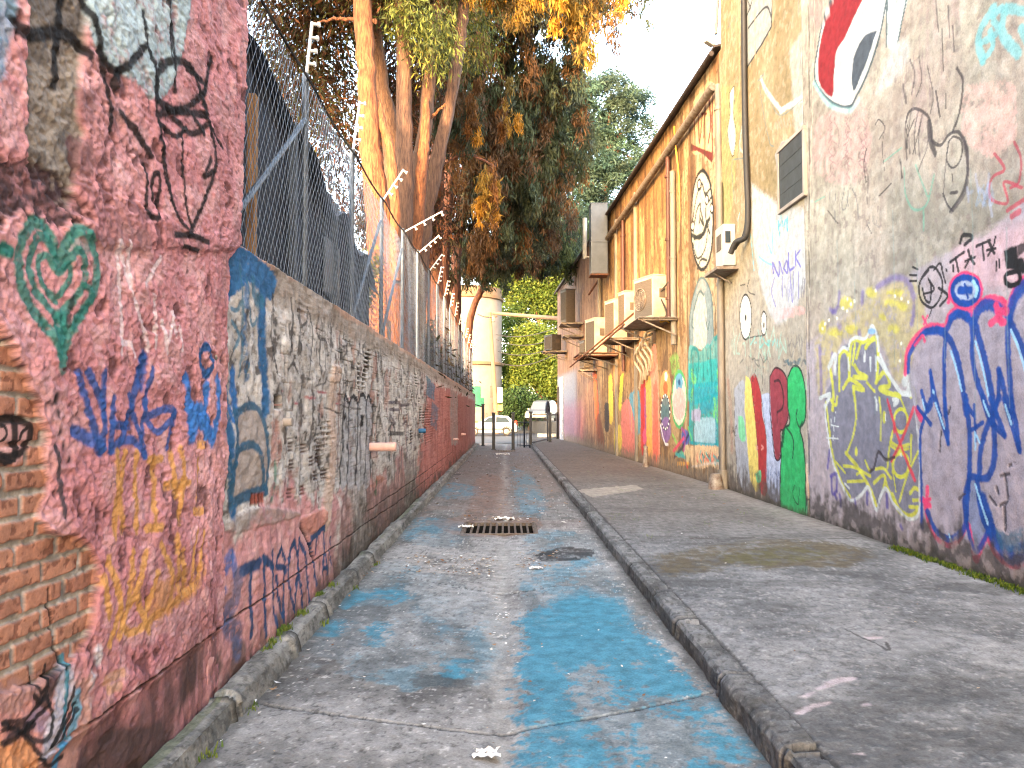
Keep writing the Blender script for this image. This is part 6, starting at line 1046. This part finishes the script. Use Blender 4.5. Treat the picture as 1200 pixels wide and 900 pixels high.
# 7..9 farther trunks
for k, (pts, w, lab, bl, n, cols) in enumerate((
    ([(520, 600, 28), (520, 420, 28), (518, 330, 28), (522, 250, 28), (530, 150, 27.5), (536, 60, 27)], (.7, .62, .55, .46, .4, .3), 'cypress with a dark red trunk left of the overhanging curved limb', [blob(585, 230, 26, 1.3, 1.5, 1.6), blob(570, 180, 25, 1.2, 1.2, 1.6), blob(560, 290, 27, 1.0, 1, 1), blob(612, 250, 28, 1.5, 1.7, 1.6), blob(625, 180, 28, 1.3, 1.6, 1.8)], 46000, FC),
    ([(536, 600, 36), (535, 420, 36), (534, 330, 36), (540, 240, 35.5), (552, 140, 35), (560, 40, 34)], (.62, .55, .5, .42, .36, .3), 'cypress with a reddish trunk standing second from the alley end', [blob(635, 275, 33, 1.55, 1.7, 1.3), blob(640, 220, 34, 1.45, 1.7, 1.7), blob(610, 300, 33, 1.65, 1.6, .85), blob(600, 200, 32, 1.75, 1.7, 1.9)], 46000, FC[:8]),
    ([(549, 600, 39.8), (548, 470, 39.8), (548, 420, 39.8), (552, 370, 39.8), (570, 330, 39.5), (592, 300, 39), (610, 270, 38)], (.6, .52, .45, .38, .3, .25, .18), 'cypress leaning over the alley end with a curved limb', [blob(640, 300, 37, 1.9, 1.8, .85), blob(585, 320, 38, 1.1, 1.3, .55), blob(660, 275, 38, 1.2, 1.5, 1.3), blob(560, 300, 38, 1.8, 1.5, 1.3)], 34000, FC[:4] + [(84, 92, 50)]))):
    t = tree('cypress', lab, P0(pts[1][0], pts[1][2]), GT)
    par(t, trunk(pts, w, 'trunk', M_BARK2, None)); par(t, foliage('crown', strands(bl, 150, seed=k), n, .24, cols, None, .75, .2, 14, .1, by=True))
# drooping sprays in the dark mass, sunlight put into their leaf colour
t = tree('cypress', 'cypress with drooping sprays coloured as sunlit in the dark foliage', P0(515, 24), GT)
par(t, trunk([(516, 600, 24.5), (515, 420, 24.5), (512, 320, 24), (516, 200, 23), (524, 100, 22)], (.5, .45, .38, .3, .22), 'trunk', M_BARK2, None)); par(t, trunk([(516, 200, 23), (545, 180, 22), (580, 195, 20.5)], (.14, .1, .05), 'limb', M_BARK2, None))
par(t, foliage('crown', strands([blob(580, 225, 20, .5, .5, .75), blob(570, 245, 20, .4, .4, .4), blob(600, 130, 21, .4, .4, .9), blob(556, 130, 21, .4, .4, 1.0)], 24, .09, .42, 5), 4600, .2, LITGOLD[:1] + LITGOLD[2:] + [(120, 76, 44), (104, 66, 42), (90, 60, 40)], None, .85, .16, 14, .05, by=True))
t = tree('cypress', 'dark cypress standing behind all the other trunks', (-4.6, 31, 0), GT); m = MB(); m.tube([(-4.6, 31, -.02), (-4.5, 31, 6), (-4.3, 31, 13)], [.32, .26, .15], 12); par(t, m.build('trunk', M_BARK2, None, True))
par(t, foliage('crown', strands([blob(530, 260, 31, 1.5, 1.4, 2.2), blob(500, 180, 31, 1.9, 1.4, 2.6), blob(465, 260, 31, 1.6, 1.4, 2.4), blob(520, 90, 31, 1.8, 1.4, 2.6), blob(560, 200, 31, 1.3, 1.3, 2.4), blob(495, 330, 31, 1.2, 1.2, 1.2)], 210, .26, .9, 77), 44000, .26, [(62, 44, 34), (78, 50, 36), (48, 50, 38), (56, 60, 42), (90, 58, 38)], None, .75, .22, 14, .14, by=True))
# unseen tree added left so its crown shades this group, and saplings at the wall
t = tree('added_tree', 'broad unseen tree added beyond the shed to shade the crowns', (-9.5, 8.5, 0)); m = MB(); m.tube([(-9.5, 8.5, -.02), (-9.6, 8.6, 4), (-9.3, 8.4, 10), (-9.4, 8.3, 15)], [.4, .3, .22, .1], 12); par(t, m.build('trunk', M_BARK2, None, True))
par(t, foliage('crown', [(-9.5, 8.5, 13.5, 3.2, 3, 3.2), (-8.6, 7.5, 11.5, 1.8, 2, 1.8), (-10.8, 9, 11, 2, 2, 2), (-9.4, 8.4, 17, 2.2, 2.2, 2.2)], 16000, .45, DG, None, .4, .5, 12, .35))
# pine beyond the right roof
t = tree('pine', 'bluish green pine rising behind the far end of the yellow building', (6.5, 50, 0)); p = at(715, 150, 50)
m = MB(); m.tube([(6.0, 50, -.02), (6.1, 50, 8), (p[0] - .3, 50, p[2] - 3), (p[0], 50, p[2] + 1.5)], [.4, .32, .2, .06], 12); par(t, m.build('trunk', M_BARK2, None, True))
par(t, foliage('crown', strands([blob(700, 110, 50, 1.9, 2, 1.7), blob(735, 135, 50, 1.9, 2, 1.5), blob(690, 170, 50, 2.2, 2, 2.0), blob(730, 185, 50, 2.1, 2, 1.7), blob(712, 220, 50, 1.8, 2, 1.4), blob(752, 165, 50, 1.1, 1.4, 1.3), blob(675, 230, 50, 2.0, 2, 1.6), blob(712, 150, 49, 1.6, 1, 2.2), blob(700, 200, 49, 1.6, 1, 1.6), blob(745, 115, 50, .8, 1, .8), blob(660, 130, 50, 1.8, 2, 2.4), blob(770, 150, 50, .5, .6, .6), blob(650, 170, 50, 2.2, 2, 2.4), blob(665, 270, 50, 1.8, 2, 1.6), blob(700, 265, 50, 1.6, 2, 1.2)], 240, .5, .5, 31), 68000, .34, [(46, 70, 64), (58, 84, 72), (36, 54, 52), (64, 84, 72), (52, 64, 54)], None, .3, .22, 12, .22, by=True))
for q in ((690, 150), (735, 150), (725, 200), (745, 190), (680, 210)): 
    b = at(*q, 50); par(t, (lambda m: (m.tube([(p[0] - .1, 50, p[2] - 1.5), ((p[0] + b[0]) / 2, 50, (p[2] + b[2]) / 2 - .5), tuple(b)], [.14, .09, .03], 7), m.build('limb', M_BARK2, None, True))[1])(MB()))
# sunlit trees across the street
YG = [(76, 96, 36), (90, 106, 42), (62, 84, 34), (104, 112, 48), (50, 72, 30), (40, 58, 28)]
for nm, lab, bx, bl, n, cols in (
    ('street_tree', 'tall bright yellow green tree filling the gap above the pale beam', (4, 76), [blob(620, 330, 76, 4.0, 2.5, 3.2), blob(660, 350, 76, 3.5, 2.5, 3.5), blob(600, 380, 75, 2, 2, 2.4), blob(640, 300, 78, 4.5, 2.5, 2.5), blob(685, 300, 78, 4, 2.5, 4), blob(590, 320, 77, 3, 2.5, 2.0)], 36000, YG),
    ('street_tree', 'round lower yellow green tree below the pale beam', (3.2, 70), [blob(615, 430, 70, 2.2, 2, 2.0), blob(640, 415, 70, 2.4, 2, 2.0), blob(600, 455, 69, 1.3, 1.4, 1.2), blob(650, 445, 70, 2.0, 2, 1.8), blob(625, 400, 70, 2.2, 2, 1.6)], 26000, YG[:4] + [(80, 96, 38)]),
    ('street_tree', 'darker green tree filling the gaps behind the yellow green ones', (6, 84), [blob(600, 350, 84, 3, 2, 3.5), blob(640, 350, 84, 4, 2, 5), blob(680, 320, 84, 4, 2, 6), blob(610, 420, 84, 3.5, 2, 3), blob(650, 430, 84, 4, 2, 3.5), blob(590, 310, 84, 3, 2, 3)], 30000, [(48, 66, 30), (60, 78, 34), (40, 56, 28)]),
    ('bush', 'dark green bush under the round tree behind the white hatchback', (2.0, 66), [blob(608, 470, 66, 1.5, 1.3, 1.0), blob(620, 478, 66, 1.6, 1.3, 1.0), blob(600, 485, 66, .9, 1.2, .7), blob(615, 490, 66, 1.4, 1.2, .5)], 14000, [(36, 54, 32), (48, 70, 38), (30, 44, 30), (60, 84, 44)])):
    t = tree(nm, lab, (bx[0], bx[1], .1)); m = MB(); zc = bl[0][2]; m.tube([(bx[0], bx[1], .1), (bx[0] + .1, bx[1], zc * .5), (bl[0][0], bl[0][1], zc)], [.28 if nm != 'bush' else .1, .22 if nm != 'bush' else .08, .08], 10); par(t, m.build('trunk', M_BARK2, None, True))
    par(t, foliage('crown', bl, int(n * 1.8), .25 if nm != 'bush' else .2, cols, None, .2, .6, 10, .3, jit=.8))
t = tree('bush', 'autumn brown shrub by the corner of the far building', (7.5, 72, .1)); m = MB(); m.tube([(7.2, 72, .1), (7.2, 72, 3)], [.12, .05], 8); par(t, m.build('stem', M_BARK2, None)); par(t, foliage('crown', [blob(650, 462, 72, 1.0, 1, 1.6), blob(655, 440, 72, 1, 1, 1.4)], 5000, .25, [(150, 104, 56), (120, 84, 46), (96, 74, 40)], None, .4, .5, 10, .25))
# leaves low behind the fence (small plant caught in the mesh)
t = thing('sapling', 'small yellowish sapling behind the fence left of the thickest trunk', 'plant', (at(432, 370, 12)[0], 12, 0)); b = at(430, 345, 12); m = MB(); m.tube([(b[0], 12, -.02), (b[0] + .05, 12, 1.5), tuple(b)], [.03, .025, .01], 6); par(t, m.build('stem', M_BARK2, None)); par(t, foliage('leaves', [blob(428, 320, 12, .22, .3, .3), blob(425, 345, 12, .2, .3, .25)], 700, .1, [(150, 140, 60), (120, 120, 56)], None, .3, .5, 8, .08))
t = thing('climbing_shrub', 'dim green shrub pressed against the back of the far fence', 'plant', (-2.3, 24, 0)); m = MB(); m.tube([(-2.3, 24, -.02), (-2.3, 24, 2.5)], [.05, .02], 6); par(t, m.build('stem', M_BARK2, None)); par(t, foliage('foliage', [(-2.4, y, 3.0 + .4 * math.sin(y), .4, 1.5, .9) for y in range(17, 38, 2)], 26000, .18, [(56, 60, 42), (74, 62, 46), (48, 52, 42), (64, 52, 44)], None, .5, .3, 12, .25))

# ================================================================== THE STREET END
# dark posts and railing
for k, (px, yy, h, lab) in enumerate(((578.5, 33.6, 1.62, 'dark post standing left of the alley middle'), (601.3, 33.6, 1.62, 'dark post standing in the middle of the alley'), (622, 35.4, 1.55, 'dark post on the kerb corner where the railing starts'), (644.5, 39.0, 1.5, 'dark post on the pavement in front of the railing'), (566, 37.6, 2.05, 'tall dark gate post at the end of the low wall'))):
    p = at(px, 500, yy); z = 0 if px < 610 else ZP; t = thing('gate_post', lab, 'post', (p[0], yy, z), 0, 'dark posts closing the alley end')
    m = MB(); m.box((0, 0, h / 2), (.14, .14, h), 0, .01); m.build('shaft', M_GATE, t); m = MB(); m.box((0, 0, h + .02), (.18, .18, .05), 0, .012); m.build('cap', M_GATE, t); m = MB(); m.box((0, 0, .02), (.2, .2, .03), 0, .006); m.build('base_plate', M_GATE, t)
    if k == 4: m = MB(); m.tube([(0, 0, h - .1), (-.5, .1, h + .05)], .03, 6); m.build('arm', M_GATE, t)
def railing(a, b, h, n, label, arch=None):
    a = Vector(a); b = Vector(b); t = thing('railing', label, 'railing', tuple(a), 0); d = b - a
    m = MB()
    for f in (.08, .96): m.tube([Vector((0, 0, h * f)), d + Vector((0, 0, h * f))], .025, 6)
    m.build('rail', M_GATE, t); m = MB()
    for i in range(n): q = d * ((i + .5) / n); m.tube([q + Vector((0, 0, .02)), q + Vector((0, 0, h))], .011, 5)
    o = m.build('bars', M_GATE, t)
    m = MB(); [m.tube([d * f + Vector((0, 0, -.02)), d * f + Vector((0, 0, h + .08))], .045, 6) for f in (.55, .97)]; m.build('post', M_GATE, t)
    if arch:
        c = d * arch + Vector((0, 0, h)); m = MB(); e = d.normalized(); m.tube([c + e * .55 * math.cos(q) + Vector((0, 0, .62 * math.sin(q))) for q in np.linspace(0, math.pi, 17)], .07, 6); m.tube([c + e * .28 * math.cos(q) + Vector((0, 0, .3 * math.sin(q))) for q in np.linspace(0, math.pi, 13)], .05, 6); m.build('arch', M_GATE, t)
    return t
p = at(622, 500, 35.4); railing((p[0] + .1, 35.5, ZP), (3.05, 44.6, ZP), 1.5, 26, 'black railing with an arched crest closing the pavement end', .55)
p = at(606, 500, 36); railing((p[0], 36.5, 0), (1.15, 35.6, 0), 1.25, 9, 'low thin bar gate left of the railing corner')
m = MB(); m.box2((xF(44.9) - .12, 44.4, ZP), (xF(44.9) - .02, 44.6, 3.2), .01); tag(m.build('downpipe', M_CABLE), 'black pipe at the far corner of the long building', 'pipe')
for y, w in ((43.3, .3), (42.4, .25)): m = MB(); m.box((xF(y) - .06, y, 1.9), (.1, w, 3.6), 0, .01); tag(m.build('pale_board', mat('bluish_board_%d' % int(y), (168, 178, 196), .7)), ('pale bluish board upright at the far corner', 'second pale bluish board just before the far corner')[int(y) == 42], 'board')

# white hatchback, side on, nose to the left
def car(name, label, loc, rz, L=3.9, Wd=1.68, H=1.5, prof=None, paint=M_CARW):
    t = thing(name, label, 'car', loc, rz)
    prof = prof or [(-L / 2, .32), (-L / 2 + .02, .62), (-L / 2 + .35, .84), (-L * .19, .98), (-L * .05, H - .12), (L * .12, H), (L * .32, H - .04), (L * .45, H * .68), (L / 2 - .03, .72), (L / 2, .36), (L / 2 - .2, .26), (-L / 2 + .2, .24)]
    m = MB(); n = len(prof); rows = []
    for f, ins in ((-1, .10), (-.93, .0), (.93, .0), (1, .10)):
        rows.append([(x * (1 - ins * .06), f * Wd / 2 * (1 - .14 * max(0, (z - .85) / .65)), z - ins * .3 * (z > .9)) for x, z in prof])
    V = [q for r_ in rows for q in r_]; F = [tuple(range(n - 1, -1, -1)), tuple(range(3 * n, 4 * n))] + [(j * n + i, j * n + (i + 1) % n, (j + 1) * n + (i + 1) % n, (j + 1) * n + i) for j in range(3) for i in range(n)]
    m.add(V, F); m.build('body', paint, t)
    sx = lambda z: Wd / 2 * (1 - .14 * max(0, (z - .85) / .65)) + .004
    for sgn in (-1, 1):
        for P in ([(-L * .15, 1.0), (-L * .035, H - .17), (L * .08, H - .12), (L * .08, .97)], [(L * .1, .97), (L * .1, H - .12), (L * .29, H - .16), (L * .36, 1.02)]):
            m = MB(); m.extr(P, lambda q: (q[0], sgn * (sx(q[1]) - .02), q[1]), lambda q: (q[0], sgn * (sx(q[1]) + .006), q[1])); m.build('side_window', M_GLASS, t)
        m = MB(); m.box((0, sgn * (Wd / 2 + .004), .5), (L * .5, .02, .09), 0, .005); m.build('trim_strip', M_TYRE, t)
        m = MB(); m.box((L / 2 - .09, sgn * Wd * .42, .92), (.16, .16, .36), 0, .02); m.build('tail_light', M_REDL, t)
        m = MB(); m.box((-L / 2 + .12, sgn * Wd * .38, .7), (.2, .3, .14), 0, .02); m.build('headlight', M_GLASS, t)
        m = MB(); m.box((-L * .17, sgn * (Wd / 2 + .1), 1.0), (.1, .16, .13), 0, .02); m.build('mirror', paint, t)
        for wx in (-L * .31, L * .30):
            w = MB(); y = sgn * (Wd / 2 - .08); prof2 = [(.20, -.09), (.29, -.1), (.31, -.06), (.31, .06), (.29, .1), (.20, .09)]
            w.lathe([(r_, z) for r_, z in prof2], (0, 0, 0), 24); w.V = [(wx + a, y + c, .31 + b) for a, b, c in w.V]; wo = w.build('wheel', M_TYRE, t, True)
            m = MB(); m.lathe([(.001, .085 * sgn), (.06, .095 * sgn), (.2, .075 * sgn), (.205, -.05)], (0, 0, 0), 20); m.V = [(wx + a, y + c, .31 + b) for a, b, c in m.V]; m.build('rim', M_RIM, wo, True)
            a = MB(); a.tube([(wx + .36 * math.cos(q), sgn * (Wd / 2 - .01), .31 + .36 * math.sin(q)) for q in np.linspace(-.15, math.pi + .15, 18)], .035, 6); a.build('wheel_arch', M_TYRE, t)
    m = MB(); m.box((L / 2 - .02, 0, .42), (.12, Wd * .9, .2), 0, .03); m.build('rear_bumper', M_TYRE, t)
    m = MB(); m.box((L * .41, 0, 1.18), (.03, Wd * .68, .34), 0, .01, rot=Euler((0, R(-30), 0))); m.build('rear_window', M_GLASS, t)
    m = MB(); m.box((-L * .125, 0, 1.19), (.03, Wd * .7, .5), 0, .01, rot=Euler((0, R(38), 0))); m.build('windscreen', M_GLASS, t)
    return t
p = at(606, 500, 56); car('parked_car', 'white hatchback seen side on in the street, red tail light to the right', (p[0] - 1.95, 56, -.01), 0)
p = at(636, 480, 62); car('parked_car', 'rounded white car parked across the street by the dark bush', (p[0], 62.6, 1.0), R(70), 4.0, 1.75, 1.75, None, M_CARG)
m = MB(); m.prism([(3.0, 58.5), (12, 57.5), (12, 70), (1.4, 70)], -.05, .99); tag(m.build('ramp', M_ASPHALT), 'raised forecourt across the street', kind='structure')

# white round corner building with its mural, pole, sign and beam
Yt = 68; pc = at(588, 400, Yt); Rt = 3.2; cx = pc[0] - Rt
tw = thing('corner_building', 'white round cornered building across the street with cornices and a green mural', 'building', (cx, Yt, .1))
ztop = at(580, 347, Yt - Rt)[2]; zmid = at(580, 425, Yt - Rt)[2]
m = MB(); m.lathe([(Rt, .1), (Rt, ztop)], (cx, Yt, 0), 48); m.box2((cx - 14, Yt - Rt + .4, .1), (cx - .5, Yt + 6, ztop - .2)); under(tw, m.build('wall', M_CREAM, None, True))
m = MB(); m.lathe([(Rt - .1, ztop - .1), (Rt + .18, ztop), (Rt + .22, ztop + .25), (Rt + .02, ztop + .3), (Rt, ztop + 1.0), (0, ztop + 1.05)], (cx, Yt, 0), 48); under(tw, m.build('top_cornice', M_TRIM, None, True))
m = MB(); m.lathe([(Rt - .1, zmid - .2), (Rt + .2, zmid - .1), (Rt + .22, zmid + .1), (Rt - .1, zmid + .2)], (cx, Yt, 0), 48); under(tw, m.build('string_course', M_TRIM, None, True))
for a0, a1, z0, z1, mt in ((-1.42, -1.12, 2.9, 4.0, M_MURALG), (-1.3, -1.02, 2.2, 3.0, M_MURALG), (-1.1, -.9, .9, 1.7, M_STEEL), (-1.6, -1.2, .2, 1.0, M_TRIM)):
    m = MB(); m.lathe([(Rt + .012, z0), (Rt + .012, z1)], (cx, Yt, 0), 10, a0, a1); under(tw, m.build('mural_patch', mt))
for z in (zmid + 1.5,): m = MB(); m.lathe([(Rt + .02, z), (Rt + .02, z + 1.6)], (cx, Yt, 0), 4, -1.95, -1.75); under(tw, m.build('window', M_GLASS))
yp = 60; b = at(583, 505, yp); tp = at(574, 366, yp); t = thing('utility_pole', 'leaning pale utility pole with a crossarm in front of the white round building', 'pole', (b[0], yp, 0))
m = MB(); m.tube([(b[0], yp, -.05), ((b[0] * .5 + tp[0] * .5), yp, tp[2] / 2), tuple(tp)], [.2, .17, .12], 12); under(t, m.build('shaft', M_TRIM, None, True)); m = MB(); m.box((tp[0] + .1, yp, tp[2] - .35), (1.0, .1, .12), 0, .01); under(t, m.build('crossarm', M_RUST)); m = MB(); m.tube([(tp[0] + .3, yp - .1, tp[2] - .75), (tp[0] + .3, yp - .1, tp[2] - .35)], .16, 12); under(t, m.build('transformer', M_STEEL, None, True))
m = MB(); m.box(tuple(at(586, 463, yp)), (.4, .3, 1.2), 0, .02); under(t, m.build('cabinet', M_WHITEBOX)); m = MB(); m.box(tuple(at(586, 478, yp)), (.42, .4, .5), 0, .02); under(t, m.build('base_box', M_ORANGE)); m = MB(); m.box(tuple(at(577, 459, yp)), (.34, .08, .95), 0, .01); under(t, m.build('red_panel', M_PIPER))
m = MB(); a = at(578, 367, 60); c = at(664, 374, 44.5); m.tube([tuple(a), tuple(c)], .13, 8); tag(m.build('beam', M_TRIM, None, True), 'pale horizontal beam spanning from the utility pole to the far corner of the long building', 'beam')
for k, (pa, pb, sag) in enumerate((((582, 392), (662, 380), 6), ((582, 398), (660, 392), 8), ((584, 412), (660, 402), 7), ((584, 424), (655, 412), 8), ((575, 372), (560, 368), 1))):
    A = at(*pa, 60); B = at(*pb, 46); m = MB(); m.tube([tuple(A * (1 - f) + B * f - np.array((0, 0, sag * .07 * 4 * f * (1 - f)))) for f in np.linspace(0, 1, 14)], .03, 5); tag(m.build('overhead_wire', M_CABLE), 'dark overhead wire sagging from the utility pole', 'wire', 'overhead wires at the alley end')
# ================================================================== LIGHT
AZ, EL = R(25), R(13)                          # the sun stands low behind the camera to the left
sd = Vector((math.sin(AZ) * math.cos(EL), math.cos(AZ) * math.cos(EL), -math.sin(EL)))
sl = bpy.data.lights.new('sun', 'SUN'); so = bpy.data.objects.new('sun', sl); COL.objects.link(so)
sl.energy = 2.0; sl.angle = R(.5); sl.color = (.33, .185, .08); so.rotation_euler = sd.to_track_quat('-Z', 'Y').to_euler(); so.location = (-20, -30, 30)
w = bpy.data.worlds.new('World'); scene.world = w; w.use_nodes = True; nt = w.node_tree; bg = nt.nodes['Background']
sk = nt.nodes.new('ShaderNodeTexSky'); sk.sky_type = 'NISHITA'; sk.sun_disc = False; sk.sun_elevation = EL; sk.sun_rotation = math.pi + AZ
sk.air_density = 1.0; sk.dust_density = 2.5; sk.ozone_density = .6
mx = nt.nodes.new('ShaderNodeMix'); mx.data_type = 'RGBA'; mx.blend_type = 'MULTIPLY'; mx.inputs['Factor'].default_value = 1; mx.inputs['B'].default_value = (1.10, 1.0, .90, 1)
nt.links.new(sk.outputs[0], mx.inputs['A']); nt.links.new(mx.outputs['Result'], bg.inputs['Color']); bg.inputs['Strength'].default_value = .15
vs = scene.view_settings; vs.view_transform = 'Standard'; vs.look = 'None'; vs.gamma = 1; vs.use_curve_mapping = False; vs.exposure = 4.4
scene.render.engine = 'CYCLES'; scene.cycles.use_denoising = True; scene.cycles.filter_width = 1.15; scene.cycles.max_bounces = 6; scene.cycles.diffuse_bounces = 3
scene.cycles.use_adaptive_sampling = True
